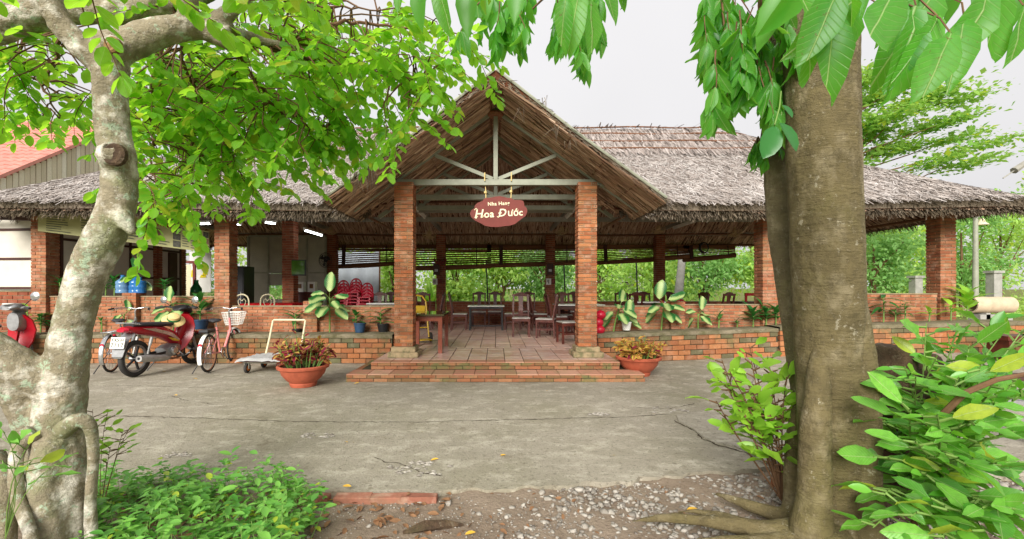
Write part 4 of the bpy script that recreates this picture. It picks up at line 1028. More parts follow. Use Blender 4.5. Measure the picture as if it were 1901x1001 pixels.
# television, fans, lamps
t = T('television', 'flat television mounted on the pillar, screen coloured with the green of reflected trees', 'television', P(555, 497, 11.45))
MB().box((0, 0, 0), (.34, .05, .40), rz=R(22)).build('case', M['black'], t)
MB().box((-.012, -.03, 0), (.30, .012, .345), rz=R(22)).build('screen', simple('painted_reflection_screen', S(64, 96, 36), .05, .9), t)  # green reflection of the trees is put into the screen's base colour
MB().beam(V(-.05, .02, .1), V(-.08, .2, .1), .05, .05).build('bracket', M['black'], t)
def fan(name, label, loc, rot, mat, r=.2, neck=.3, stem=(0, 0, 1)):
    t = T(name, label, 'fan', loc, group='electric fans'); RM = Euler(rot).to_matrix()
    m = MB()
    for q in range(4):
        rr = r * (1, .92, .6, .25)[q]; zz = (-.0, .05, .09, .1)[q]
        m.tube([RM @ V(rr * math.cos(a), -zz, rr * math.sin(a)) for a in [2 * math.pi * k / 18 for k in range(18)]], .006, 4, closed=True)
    for k in range(18):
        a = 2 * math.pi * k / 18; m.tube([RM @ V(r * math.cos(a), 0, r * math.sin(a)), RM @ V(r * .92 * math.cos(a), -.05, r * .92 * math.sin(a)), RM @ V(r * .2 * math.cos(a), -.1, r * .2 * math.sin(a))], .003, 3)
    m.build('cage', mat, t)
    m = MB()
    for k in range(3):
        a = 2 * math.pi * k / 3; c, s = math.cos(a), math.sin(a); c2, s2 = math.cos(a + .8), math.sin(a + .8)
        m.add([RM @ V(.03 * c, -.03, .03 * s), RM @ V(r * .85 * c, -.01, r * .85 * s), RM @ V(r * .85 * c2, -.06, r * .85 * s2), RM @ V(.05 * c2, -.05, .05 * s2)], [(0, 1, 2, 3), (3, 2, 1, 0)])
    m.build('blades', mat, t)
    MB().lathe([(0, -.06), (.05, -.06), (.06, .0), (.06, .08), (.03, .12), (0, .12)], 12, (0, 0, 0)).build('motor', mat, t)
    s_ = Vector(stem); MB().tube([V(0, 0, 0) + s_ * .08, s_ * neck], .016, 6).build('mount', mat, t); return t
M['fan'] = simple('cream_dusty_fan', S(186, 160, 120), .5, .35, var=.25)
fan('wall_fan', 'dark round fan on the brick pillar beside the stacked red chairs', P(604, 483, 14.4), (0, 0, R(-20)), M['black'], .24, .22, (0, 1, 0))
for px, py, d, lb in ((614, 428, 13.6, 'cream fan under the roof above the red chair stacks'), (797, 436, 13.3, 'cream fan under the roof behind the left porch column'), (1043, 428, 13.3, 'cream fan under the roof just left of the right porch column'),
                      (1222, 426, 13.2, 'cream fan under the roof above the right low wall'), (1364, 432, 13.5, 'small cream fan at the far right under the roof')):
    fan('ceiling_fan', lb, P(px, py, d), (R(75), 0, R(20)), M['fan'], .2, max(.1, 3.2 - P(px, py, d).z))
def tube_lamp(p, q, label, lit=True):
    c = (p + q) / 2; t = T('tube_light', label, 'tube light', c, group='fluorescent tube lights'); p = p - c; q = q - c
    MB().beam(p, q, .06, .045).build('fixture', M['white'], t); o = V(0, -.02, -.045)
    MB().tube([p * .96 + o, q * .96 + o], .02, 8).build('tube', M['tube'] if lit else M['white'], t)
    for e in (p, q): MB().box(e * .97 + o * .8, (.03, .05, .05)).build('lamp_holder', M['white'], t)
tube_lamp(P(372, 412, 10.2), P(392, 411.5, 10.2), 'lit fluorescent tube left of the pillar, over the menu banner')
tube_lamp(P(427, 413, 10.5), P(448, 413.5, 10.5), 'lit fluorescent tube just right of the menu banner pillar')
tube_lamp(P(492, 409, 9.9), P(511, 412, 10.5), 'short lit tube tucked under the thatch eave')
tube_lamp(P(565, 424, 10.6), P(598, 434.5, 12.2), 'longest lit fluorescent tube, right of the television pillar')
tube_lamp(V(-1.77, 9.3, 3.17), V(-1.77, 11.4, 3.17), 'unlit tube light fixture along the beam left of the red sign', False)
tube_lamp(V(1.77, 9.3, 3.17), V(1.77, 11.4, 3.17), 'unlit tube light fixture along the beam right of the red sign', False)
tube_lamp(V(5.24, 10.6, 3.17), V(5.24, 13.4, 3.17), 'unlit long tube light fixture near the right pillar', False)
t = T('coiled_hose', 'black coiled hose hanging from the rear purlin on the right', 'hose', P(1307, 460, 14.9)); m = MB()
for k in range(3): m.tube([V((.13 + .01 * k) * math.cos(a), .03 * k - .03, (.16 + .01 * k) * math.sin(a)) for a in [2 * math.pi * i / 18 for i in range(18)]], .017, 6, closed=True)
m.build('coil', M['black'], t)
# bamboo roll blinds along the back
def blind(px0, px1, y0, ytop, yb0, yb1, label, n=10):
    d = 15.05; a, b = P(px0, ytop, d), P(px1, ytop, d); c0, c1 = P(px0, yb0, d), P(px1, yb1, d)
    t = T('roll_blind', label, 'bamboo blind', a, group='bamboo roll blinds along the back'); W0 = Vector(a)
    for k in range(n):
        f = (k + .3) / n; p = a.lerp(c0, f) - W0; q = b.lerp(c1, f) - W0
        MB().beam(p, q + V(0, 0, random.uniform(-.01, .01)), .012, (a.z - c0.z) / n * (.62 if k > 2 else .95)).build('slat', M['blind'], t)
    MB().tube([c0 - W0, (c0 + c1) / 2 - W0 + V(0, 0, -.02), c1 - W0], .075, 10, jit=.12).build('rolled_end', M['blind'], t)
    for f in (.15, .85): MB().beam(a.lerp(b, f) - W0 + V(0, -.02, 0), c0.lerp(c1, f) - W0 + V(0, -.09, 0), .12 if f < .5 else .03, .01, up=(0, 1, 0)).build('cord', M['wood_dk'], t)
blind(622, 735, 0, 455, 495, 489, 'bamboo blind left of the left porch column, above the red chairs')
blind(730, 912, 0, 455, 499, 494, 'bamboo blind behind and right of the left porch column')
blind(904, 1078, 0, 455, 493, 487, 'bamboo blind in the middle behind the red sign')
blind(1095, 1285, 0, 455, 489, 476, 'bamboo blind right of the right porch column')
blind(1268, 1365, 0, 456, 483, 474, 'shortest bamboo blind at the far right, rolled high')
# notices and ornament on the back pillars
for px, lb in ((808, 'left'), (1019, 'right')):
    t = T('notice', 'small white and red notice on the %s back pillar' % lb, 'notice', P(px + 3, 523, 14.6), group='notices on the back pillars')
    MB().box((-.06, 0, 0), (.16, .012, .2)).build('white_sheet', M['white'], t); MB().box((.09, 0, .02), (.13, .012, .15)).build('red_sheet', M['signred'], t)
    MB().box((-.06, -.008, 0), (.03, .004, .13)).box((-.1, -.008, .02), (.02, .004, .08)).build('printed_mark', M['ink'], t)
    t = T('dark_box', 'dark switch box above the notice on the %s back pillar' % lb, 'switch box', P(px + 2, 500, 14.6), group='switch boxes on the back pillars')
    MB().box((0, 0, 0), (.2, .06, .36)).build('body', M['wood_dk'], t); MB().box((0, -.034, -.04), (.1, .01, .08)).build('switch', M['alu'], t)
t = T('horned_ornament', 'red horned ornament hung on the left back pillar', 'ornament', P(817, 487, 14.5)); m = MB()
for s in (-1, 1): m.tube([V(0, 0, -.04), V(s * .1, -.02, -.02), V(s * .19, -.03, .08), V(s * .15, -.03, .17)], [.04, .045, .03, .008], 7)
m.lathe([(0, -.1), (.06, -.08), (.075, 0), (.04, .06), (0, .07)], 10); m.build('body', M['signred'], t, smooth=True)
# yellow hand truck behind the brown table, red lumpy thing by the right column
t = T('hand_truck', 'yellow folding hand truck standing behind the glossy brown table', 'hand truck', (-1.62, 9.7, FZ), rz=R(25)); m = MB()
for s in (-1, 1): m.tube([V(s * .19, -.05, .1), V(s * .17, .12, .86), V(s * .1, .15, .97), V(0, .155, .99)], .017, 6)
for z in (.3, .55, .75): m.tube([V(-.18, .02 + z * .13, z), V(.18, .02 + z * .13, z)], .012, 5)
m.build('frame', M['yellow'], t); MB().box((0, .1, .62), (.3, .012, .3)).build('panel', M['yellow'], t); MB().box((0, -.14, .06), (.4, .24, .015)).build('toe_plate', M['yellow'], t)
for s in (-1, 1): MB().lathe([(.03, -.02), (.09, -.025), (.1, -.015), (.1, .015), (.09, .025), (.03, .02)], 14, (s * .24, 0, .1), axis='X').build('wheel', M['rubber'], t)
t = T('red_lanterns', 'stack of three red round lantern-like bags beside the right porch column', 'red bags', (P(1112, 600, 8.6).x, 8.55, FZ + .28))
for z, r in ((0, .1), (.14, .09), (.28, .1)): MB().lathe([(0, -.08), (.6 * r, -.075), (r, -.02), (r, .03), (.55 * r, .08), (.015, .09), (0, .1)], 12, (0.02 * math.sin(z * 30), 0, z + .08)).build('bag', M['redplastic'], t, smooth=True)
MB().box((0, 0, -.14), (.22, .22, .26)).build('stand', M['wood_dk'], t)
# ---- left side wall of panels, white panel wall and back room
def panel_wall(label, p, q, z0, z1, cols, rows, pm='panel', fm='wood_dk', name='panel_wall', th=.03):
    t = T(name, label, 'wall', (p + q) / 2, group='framed panel walls'); c = (p + q) / 2; u = (q - p); L = u.length; u.normalize(); nrm = V(u.y, -u.x, 0)
    for i in range(cols):
        for j in range(rows):
            a = p.lerp(q, (i + .5) / cols) - c; zz = z0 + (z1 - z0) * (j + .5) / rows; h = (z1 - z0) / rows
            MB().box((a.x, a.y, zz - c.z), (L / cols - .06, th, h - .05), rz=math.atan2(u.y, u.x)).build('panel', M[pm], t)
    for i in range(cols + 1):
        a = p.lerp(q, i / cols) - c; MB().box((a.x, a.y, (z0 + z1) / 2 - c.z), (.06, .07, z1 - z0 + .07), rz=math.atan2(u.y, u.x)).build('frame_post', M[fm], t)
    for j in range(rows + 1):
        zz = z0 + (z1 - z0) * j / rows - c.z
        for i in range(cols):
            a = p.lerp(q, (i + .5) / cols) - c; MB().box((a.x, a.y, zz), (L / cols - .062, .06, .05), rz=math.atan2(u.y, u.x)).build('frame_rail', M[fm], t)
    return t
panel_wall('off-white side wall in dark brown frames behind the blue bottles', V(-8.75, 9.15, 0), V(-8.75, 12.6, 0), .9, 3.1, 4, 3)
t = T('side_base_wall', 'brick base under the framed side wall panels', 'wall', (-8.76, 10.9, .2)); MB().box((0, 0, .34), (.1, 3.4, .7)).build('mortar_core', M['mortar'], t)
wall_bricks(t, V(.004, -1.7, 0), V(0, 1, 0), 3.4, 0, 9, .2, .065, .01, .11, M['brick_far'])
panel_wall('white panels in brown frames at the far left of the building', V(-11.5, 9.35, 0), V(-9.0, 9.15, 0), 1.38, 3.15, 2, 3)
t = low_wall(-11.5, -9.02, 9.3, .2, 1.36, 'dark brick wall under the far left white panels', M['brick_far'], L=.2, H=.068)
MB().beam(V(-11.4 + 10.26, -.35, 2.62), V(-9.1 + 10.26, -.35, 2.55), .1, .09).build('lintel_beam', M['wood_dk'], t)
t = T('brown_door', 'dark brown door leaf beside the narrow pinkish pillar', 'door', (-8.72, 12.28, FZ)); MB().box((0, 0, 1.05), (.06, .3, 2.1)).build('leaf', M['wood_dk'], t)
MB().box((.04, .1, 1.0), (.03, .03, .12)).build('handle', M['alu'], t)
dz = 14.6
t = T('cream_door', 'cream double door in a red-brown frame at the back left', 'door', (P(341, 520, dz).x, dz, FZ)); hw = .3
for i, s in enumerate((-1, 1)):
    MB().box((s * .16 - .05, 0, .95), (.27, .04, 1.9)).build('door_leaf', M['cream'], t)
MB().box((.18 - .18, -.03, .97), (.07, .05, 1.94)).box((.36, -.03, .97), (.08, .05, 1.94)).build('frame', M['signred'], t); MB().box((.0, -.03, 1.98), (.8, .06, .07)).build('frame_head', M['signred'], t)
t = T('notice_board', 'whitish board stuck with yellow paper shapes behind the green bottle', 'board', P(372, 505, dz)); MB().box((0, 0, 0), (.68, .03, 1.3)).build('board', M['white'], t)
for (x, z, sx_, sz) in ((-.22, -.05, .14, .24), (.14, .2, .1, .12), (.16, -.02, .16, .2), (.1, -.14, .2, .1)): MB().prism([(-sx_ / 2, -sz / 2), (sx_ / 2, -sz / 2 * .7), (sx_ / 2 * .8, sz / 2), (-sx_ / 3, sz / 2 * .9)], .01, Matrix.Translation((x, -.02, z)) @ Matrix.Rotation(R(90), 4, 'X')).build('paper_shape', M['yellowpaper'], t)
MB().prism([(-.06, -.06), (.06, -.05), (.04, .07), (-.05, .06)], .01, Matrix.Translation((-.18, -.022, .24)) @ Matrix.Rotation(R(90), 4, 'X')).build('red_sticker', M['signred'], t)
t = T('green_bottle', 'big green bottle-shaped bin in front of the whitish board', 'bin', (P(364, 545, 12.8).x, 12.8, .95))
MB().lathe([(0, 0), (.14, 0), (.145, .1), (.13, .2), (.145, .32), (.14, .42), (.07, .54), (.055, .6), (.06, .66), (0, .66)], 18).build('body', M['green'], t, smooth=True)
MB().lathe([(.15, .22), (.152, .3), (.15, .31)], 18).build('label_band', M['stem'], t)
t = T('bin_stand', 'dark stand under the green bottle-shaped bin', 'stand', (P(364, 545, 12.8).x, 12.8, FZ)); MB().box((0, 0, .7), (.4, .4, .03)).build('top', M['wood_dk'], t)
for sx_ in (-1, 1):
    for sy in (-1, 1): MB().box((sx_ * .17, sy * .17, .34), (.05, .05, .68)).build('leg', M['wood_dk'], t)
# blue water bottles on the left wall
def wbottle(px, lb, mat, h=.3, r=.11, py=545):
    p = P(px, py, 9.02); t = T('water_bottle', lb, 'water bottle', (p.x, 8.93, 1.285), group='water bottles on the low wall')
    MB().lathe([(0, 0), (r, 0), (r, .05), (r * .94, .07), (r, .09), (r, .14), (r * .94, .16), (r, .18), (r, .22), (r * .4, h - .03), (r * .3, h), (0, h)], 16).build('body', M[mat], t, smooth=True)
    MB().lathe([(.036, h), (.038, h + .04), (0, h + .04)], 12).build('cap', M['bluebottle'], t)
wbottle(235, 'pale blue water bottle, left of the dried flowers', 'bluepale', .31, .12); wbottle(266, 'bright blue water bottle lying against the wall plants', 'bluebottle', .27, .11); wbottle(258, 'blue water bottle with raised cap beside the bright one', 'bluebottle', .31, .11)
# ---- menu banner
t = T('menu_banner', 'long faded olive menu banner with food photos, hung between two pillars', 'banner', P(228, 430, 9.2))
w0 = Vector(t.location); A0, A1, B0, B1 = P(70, 391, 8.72), P(389, 430, 9.6), P(70, 429, 8.72), P(389, 469, 9.6)
A1 = P(388.5, 430, 9.25); B1 = P(388.5, 469, 9.25); Am = P(240, 399, 8.98); Bm = P(240, 450, 8.98)
def bq(u, v):
    a = A0.lerp(Am, u / .53) if u < .53 else Am.lerp(A1, (u - .53) / .47); b = B0.lerp(Bm, u / .53) if u < .53 else Bm.lerp(B1, (u - .53) / .47); return a.lerp(b, v) - w0
mb = MB(); n = 40
for k in range(n + 1):
    for v in (0, 1):
        for y in (0, .012): p = bq(k / n, v); mb.v.append((p.x, p.y + y + .006 * math.sin(k * .9), p.z))
for k in range(n):
    a = 4 * k; b = a + 4; mb.f += [[a, b, b + 2, a + 2], [a + 1, a + 3, b + 3, b + 1], [a, a + 1, b + 1, b], [a + 2, b + 2, b + 3, a + 3]]; mb.m += [0] * 4
mb.build('cloth', M['banner'], t)
def bpatch(u0, u1, v0, v1, mat, name):
    mb = MB(); k = 4; top = []
    for i in range(k + 1):
        u = u0 + (u1 - u0) * i / k
        for v in (v0, v1): p = bq(u, v); mb.v.append((p.x, p.y - .012, p.z))
    mb.f = [[2 * i, 2 * i + 2, 2 * i + 3, 2 * i + 1] for i in range(k)]; mb.m = [0] * k; mb.build(name, M[mat], t)
for (u0, u1, v0, v1, mt) in ((.66, .71, .3, .6, 'photo2'), (.785, .83, .06, .33, 'photo1'), (.785, .83, .37, .64, 'photo1'), (.785, .83, .68, .94, 'photo1'), (.885, .925, .12, .38, 'photo1'), (.965, .998, .06, .33, 'photo1'), (.965, .998, .37, .64, 'photo2'), (.965, .998, .68, .94, 'photo2')): bpatch(u0, u1, v0, v1, mt, 'food_photo')
rd = random.Random(3)
for c0, c1, va, vb in ((.05, .2, .15, .9), (.25, .4, .2, .9), (.5, .6, .2, .9), (.61, .655, .65, .92), (.665, .77, .66, .95), (.84, .88, .1, .9), (.89, .955, .45, .92)):
    v = va
    while v < vb:
        bpatch(c0, c0 + (c1 - c0) * rd.uniform(.55, 1), v, v + .035, 'ink', 'printed_line'); v += .105
def text_obj(name, txt, size, mat, parent, Mx, extrude=.004, shear=0.0, offset=0.0, spacing=1.0):
    cu = bpy.data.curves.new(name, 'FONT'); cu.body = txt; cu.size = size; cu.extrude = extrude; cu.shear = shear; cu.offset = offset; cu.align_x = 'CENTER'; cu.align_y = 'CENTER'; cu.space_character = spacing; cu.resolution_u = 3
    o = bpy.data.objects.new('tmp', cu); COL.objects.link(o); bpy.context.view_layer.update()
    me = bpy.data.meshes.new_from_object(o.evaluated_get(bpy.context.evaluated_depsgraph_get())); bpy.data.objects.remove(o); bpy.data.curves.remove(cu)
    me.transform(Mx); return obj(name, me, mat, parent)
ba = bq(.64, .13); bb = bq(.75, .13); ang = math.atan2(bb.z - ba.z, bb.x - ba.x); c = (ba + bb) / 2
text_obj('lettering', 'À MÓN ĂN', .1, M['redtext'], t, Matrix.Translation(c + V(0, -.016, 0)) @ Matrix.Rotation(math.atan2(bb.y - ba.y, bb.x - ba.x), 4, 'Z') @ Matrix.Rotation(-ang, 4, 'Y') @ Matrix.Rotation(R(90), 4, 'X'), .001, 0, .004)
# ---- hanging sign
sc_ = P(925, 393, 7.72); t = T('hanging_sign', 'dark red scalloped sign lettered Nha Hang Hoa Đước hanging in the porch', 'sign', sc_)
out = []
for (x, y) in [(165, 560), (200, 480), (280, 430), (285, 370), (350, 300), (480, 250), (500, 210), (560, 175), (700, 165), (780, 145), (900, 130), (1010, 150), (1090, 175), (1180, 180), (1260, 225), (1420, 225), (1490, 260), (1510, 370), (1570, 430), (1585, 520), (1540, 620), (1420, 710), (1350, 760), (1280, 820), (1150, 860), (1000, 875), (860, 895), (680, 890), (540, 865), (430, 800), (300, 740), (200, 650)]:
    px, py = 860 + x / 13.346, 355 + y / 13.346; p = P(px, py, 7.72) - sc_; out.append((p.x, p.z))
MB().prism(out[::-1], .03, Matrix.Translation((0, -.0, 0)) @ Matrix.Rotation(R(90), 4, 'X')).build('board', M['signred'], t)
Mt = lambda px, py: Matrix.Translation(P(px, py, 7.72) - sc_ + V(0, -.034, 0)) @ Matrix.Rotation(R(-3), 4, 'Y') @ Matrix.Rotation(R(90), 4, 'X')
text_obj('lettering', 'Nha Hang', .085, M['ivory'], t, Mt(925.5, 379), .003, 0, .0015, 1.08)
text_obj('lettering', 'H', .2, M['ivory'], t, Mt(888, 398.5), .003, .25, .0025)
text_obj('lettering', 'oa', .17, M['ivory'], t, Mt(907.5, 398.6), .003, .05, .003, 1.05)
text_obj('lettering', 'D', .18, M['ivory'], t, Mt(931.5, 396.3), .003, .25, .0025)
MB().beam(P(925, 396.5, 7.72) - sc_ + V(0, -.036, 0), P(931.5, 396, 7.72) - sc_ + V(0, -.036, 0), .008, .014).build('letter_bar', M['ivory'], t)
text_obj('lettering', 'ước', .155, M['ivory'], t, Mt(956, 396), .003, .03, .003, 1.02)
m = MB()   # swash strokes of the two capitals
for pts in ([(881, 391), (884, 387.5), (886, 390)], [(881, 404), (884, 406.5), (887, 402)], [(893, 403), (896, 404.5), (898, 401)], [(922.5, 402.5), (925, 404.3), (927.5, 402.5)]):
    m.tube([P(a, b, 7.72) - sc_ + V(0, -.036, 0) for a, b in pts], .008, 5)
m.build('swash', M['ivory'], t)
for px0, px1, pb in ((900, 902, 374), (949, 948, 371)):
    p0, p1 = P(px0, 337, 7.72) - sc_, P(px1, pb, 7.72) - sc_; mb = MB(); mb.tube([p0 + V(0, .03, 0), p0.lerp(p1, .5) + V(.008, 0, 0), p1 + V(0, -.01, 0)], .008, 6); mb.tube([p0 + V(0, -.07, 0), p0 + V(0, -.07, .13), p0 + V(0, .07, .13), p0 + V(0, .07, 0)], .01, 5, closed=True)
    mb.lathe([(0, -.03), (.025, -.015), (.025, .015), (0, .03)], 8, p0.lerp(p1, .55)); mb.build('rope', M['straw'], t)
# ================================================================ pots on the forecourt
def bowl_pot(x, y, label):
    t = T('terracotta_pot', label, 'flower pot', (x, y, gz(x, y) + .005), group='round terracotta bowl pots')
    MB().lathe([(0, .0), (.17, 0), (.18, .03), (.185, .045), (.178, .055), (.23, .1), (.285, .17), (.312, .25), (.345, .255), (.352, .285), (.33, .3), (.305, .29), (.3, .24), (0, .24)], 36).build('bowl', M['terra'], t, smooth=True)
    MB().lathe([(0, .268), (.29, .262), (.302, .25)], 24).build('soil', M['soil'], t); return t
pl = (P(563, 690, 6.42).x, 6.42); pr = (P(1184, 660, 7.2).x, 7.17)
bowl_pot(*pl, 'left terracotta bowl pot with maroon plants, in front of the trolley'); bowl_pot(*pr, 'right terracotta bowl pot by the right end of the steps')
def coleus(x, y, z, label, n, yellow, h, spread):
    t = T('coleus_plant', label, 'plant', (x, y, z), group='coleus growing in the bowl pots'); me = tpl_mesh('leaf', LEAF); me.materials.append(M['coleus']); me2 = tpl_mesh('leaf', LEAF); me2.materials.append(M['coleus_y'])
    tips = []; m = MB()
    for k in range(40):
        a = random.uniform(0, 6.283); r = spread * math.sqrt(random.random()); hh = h * random.uniform(.55, 1.05) * (1 - .45 * (r / spread) ** 2)
        b = V(.24 * r / spread * math.cos(a), .24 * r / spread * math.sin(a), -.02); e = V(r * math.cos(a), r * math.sin(a), hh); m.tube([b, b.lerp(e, .5) + V(0, 0, .03), e], [.008, .006, .004], 5); tips.append((b, e))
    m.build('stems', M['stem'], t)
    for k in range(n):
        b, e = random.choice(tips); f = random.uniform(.35, 1.0); p = b.lerp(e, f) + V(0, 0, .03 * (1 - f)); a = random.uniform(0, 6.283); el = random.uniform(-.7, .5) if f < .9 else random.uniform(0, .9)
        o = bpy.data.objects.new('leaf', me2 if random.random() < yellow or (f > .9 and random.random() < .5) else me); COL.objects.link(o); o.parent = t; o.location = p
        s = random.uniform(.09, .145) * (1 if f < .9 else .75); o.scale = (s, s * 1.25, s); o.rotation_euler = Euler((random.gauss(0, .4), -el, a), 'XYZ')
coleus(*pl, .28, 'bushy maroon and yellow-edged coleus filling the left bowl pot', 295, .3, .47, .44)
coleus(*pr, .28, 'yellowish bushy coleus filling the right bowl pot', 290, .85, .37, .38)
# ================================================================ vehicles
def wheel(parent, c, r, tyre, n_sp, rim='chrome', spoke='thin', tm='rubber', hub=.03, name='wheel'):
    """wheel in the yz plane, axle along x"""
    w_ = MB().tube([V(c[0], c[1] + (r - tyre) * math.cos(a), c[2] + (r - tyre) * math.sin(a)) for a in [2 * math.pi * k / 32 for k in range(32)]], tyre, 8, closed=True).build(name, M[tm], parent, smooth=True)
    MB().tube([V(c[0], c[1] + (r - 2 * tyre) * math.cos(a), c[2] + (r - 2 * tyre) * math.sin(a)) for a in [2 * math.pi * k / 32 for k in range(32)]], tyre * .55, 6, closed=True).build('rim', M[rim], w_, smooth=True)
    m = MB()
    for k in range(n_sp):
        a = 2 * math.pi * k / n_sp; s = (1 if k % 2 else -1)
        e = V(c[0], c[1] + (r - 2 * tyre) * math.cos(a), c[2] + (r - 2 * tyre) * math.sin(a))
        if spoke == 'thin': m.tube([V(c[0] + s * hub, c[1] + .02 * math.cos(a + s), c[2] + .02 * math.sin(a + s)), e], .0022, 3)
        else: m.beam(V(*c), e, .022, .03, up=(1, 0, 0))
    m.build('spokes', M['alu' if spoke == 'thin' else 'black'], w_)
    MB().lathe([(0, -hub * 1.4), (hub * .5, -hub * 1.4), (hub * .6, -hub), (hub * .45, -hub * .4), (hub * .45, hub * .4), (hub * .6, hub), (hub * .5, hub * 1.4), (0, hub * 1.4)], 12, c, axis='X').build('hub', M['alu'], w_)
    return w_
def arc_yz(c, r, a0, a1, n, x=None): return [V(c[0] if x is None else x, c[1] + r * math.cos(R(a0 + (a1 - a0) * k / n)), c[2] + r * math.sin(R(a0 + (a1 - a0) * k / n))) for k in range(n + 1)]
def shell(parent, name, mat, spine, smooth=True, n=12, p=2.5):
    """superellipse sections along y: (y, x0, z, half width, half height)"""
    secs = []
    for (y, x, z, hw, hh) in spine:
        ring = []
        for k in range(n):
            a = 2 * math.pi * k / n; c, s = math.cos(a), math.sin(a); ring.append(V(x + hw * math.copysign(abs(c) ** (2 / p), c), y, z + hh * math.copysign(abs(s) ** (2 / p), s)))
        secs.append(ring)
    return MB().loft(secs).build(name, M[mat], parent, smooth=smooth)
def place(p, q):  # heading from ground point p (rear contact) to q (front contact)
    m = (p + q) / 2; d = q - p; return (m.x, m.y, gz(m.x, m.y) + .004), -math.atan2(d.x, d.y)
M['muffler'] = simple('dusty_silver_pipe', S(176, 174, 170), .45, .5, .3, var=.3, scale=14)
# ---- motorbike (forward +y)
loc, rz = place(GP(260, 698), GP(349, 678)); rz = rz * .9
t = T('motorbike', 'red step-through motorbike with a straw hat, parked facing the planter', 'motorbike', loc, rz)
wheel(t, (0, -.6, .285), .285, .04, 5, 'alu', 'thick', hub=.06); wheel(t, (0, .62, .28), .28, .035, 5, 'black', 'thick', hub=.05)
shell(t, 'tail_body', 'red', [(-.82, 0, .76, .05, .03), (-.7, 0, .74, .1, .06), (-.45, 0, .71, .125, .085), (-.15, 0, .66, .13, .1), (.1, 0, .55, .115, .11), (.24, 0, .44, .09, .09)])
for s in (-1, 1): MB().prism([(-.62, .755), (-.35, .73), (-.02, .63), (.15, .5), (.12, .49), (-.1, .6), (-.4, .69)], .01, Matrix(((0, 0, 1, s * .128 - (.01 if s < 0 else 0)), (1, 0, 0, 0), (0, 1, 0, 0), (0, 0, 0, 1)))).build('side_decal', M['white' if False else 'chrome'], t)
MB().prism([(-.1, .56), (.06, .53), (.14, .47), (.0, .5)], .01, Matrix(((0, 0, 1, .126), (1, 0, 0, 0), (0, 1, 0, 0), (0, 0, 0, 1)))).build('yellow_decal', M['yellow'], t)
shell(t, 'seat', 'seat', [(-.72, 0, .80, .09, .02), (-.6, 0, .81, .12, .035), (-.3, 0, .79, .125, .04), (0, 0, .775, .11, .04), (.14, 0, .76, .07, .03)])
MB().tube([V(-.1, -.55, .8), V(-.11, -.75, .84), V(-.06, -.86, .85), V(.06, -.86, .85), V(.11, -.75, .84), V(.1, -.55, .8)], .012, 6).build('grab_rail', M['chrome'], t)
shell(t, 'tail_light', 'redplastic', [(-.86, 0, .74, .06, .025), (-.8, 0, .74, .09, .04)])
# leg shield: two curved red wings with a centre cover
for s in (-1, 1):
    secs = []
    for (y, z, xi, xo) in ((.30, .92, .03, .12), (.36, .84, .03, .16), (.37, .7, .03, .185), (.32, .52, .04, .18), (.22, .36, .06, .14), (.14, .3, .07, .1)):
        secs.append([V(s * xi, y, z), V(s * xo, y + .06, z), V(s * xo, y + .075, z), V(s * xi, y + .03, z)])
    MB().loft(secs).build('leg_shield', M['red'], t, smooth=True)
shell(t, 'front_cover', 'red', [(.22, 0, .5, .05, .12), (.34, 0, .68, .075, .2), (.44, 0, .82, .07, .14), (.5, 0, .88, .05, .06)])
shell(t, 'handlebar_cover', 'black', [(.22, 0, 1.0, .06, .02), (.3, 0, 1.03, .13, .045), (.4, 0, 1.03, .14, .055), (.5, 0, .98, .09, .06)])
shell(t, 'headlight', 'chrome', [(.48, 0, .99, .08, .05), (.54, 0, .97, .06, .04)])
for s in (-1, 1):
    MB().tube([V(s * .1, .36, 1.03), V(s * .24, .33, 1.05), V(s * .36, .26, 1.04)], .016, 7).build('handlebar', M['black'], t)
    MB().tube([V(s * .26, .28, 1.04), V(s * .37, .21, 1.03)], .02, 7).build('grip', M['rubber'], t)
    mi = MB().tube([V(s * .2, .34, 1.06), V(s * .27, .3, 1.14)], .006, 5).build('mirror_stalk', M['black'], t)
    MB().lathe([(0, -.012), (.05, -.01), (.062, 0), (.05, .01), (0, .012)], 14, (s * .29, .3, 1.17), axis='Y').build('mirror', M['chrome'], mi, smooth=True)
    MB().tube([V(s * .075, .62, .28), V(s * .075, .5, .58), V(s * .06, .42, .8)], .022, 8).build('fork_leg', M['alu'], t)
    MB().tube([V(s * .12, -.5, .34), V(s * .12, -.46, .48)], .016, 8).build('shock_absorber', M['muffler'], t); MB().tube([V(s * .12, -.46, .48), V(s * .12, -.42, .6)], .024, 8).build('shock_cover', M['muffler'], t)
    MB().beam(V(s * .1, -.6, .285), V(s * .08, .02, .32), .03, .04).build('swing_arm', M['black'], t)
    MB().beam(V(s * .06, .08, .24), V(s * .26, .1, .24), .03, .025).build('foot_peg', M['rubber'], t)
MB().loft([[V(x * w2, y, z) for x in (-1, -.5, .5, 1)] + [V(x * w2, y + .01, z - .02) for x in (1, .5, -.5, -1)] for (y, z, w2) in ((.4, .62, .05), (.55, .62, .06), (.72, .58, .06), (.86, .5, .05))]).build('front_mudguard', M['red'], t)
shell(t, 'engine', 'alu', [(-.12, 0, .3, .1, .08), (.0, 0, .32, .13, .11), (.14, 0, .34, .12, .1), (.24, 0, .36, .08, .07), (.34, 0, .36, .06, .06)], n=10, p=4)
MB().lathe([(0, -.02), (.07, -.02), (.075, .01), (.05, .025), (0, .03)], 14, (.14, .02, .33), axis='X').build('engine_cover', M['chrome'], t)
ex = MB().tube([V(.07, .3, .3), V(.1, .18, .2), V(.13, 0, .2), V(.14, -.12, .22)], .02, 8).build('exhaust', M['rust'], t)
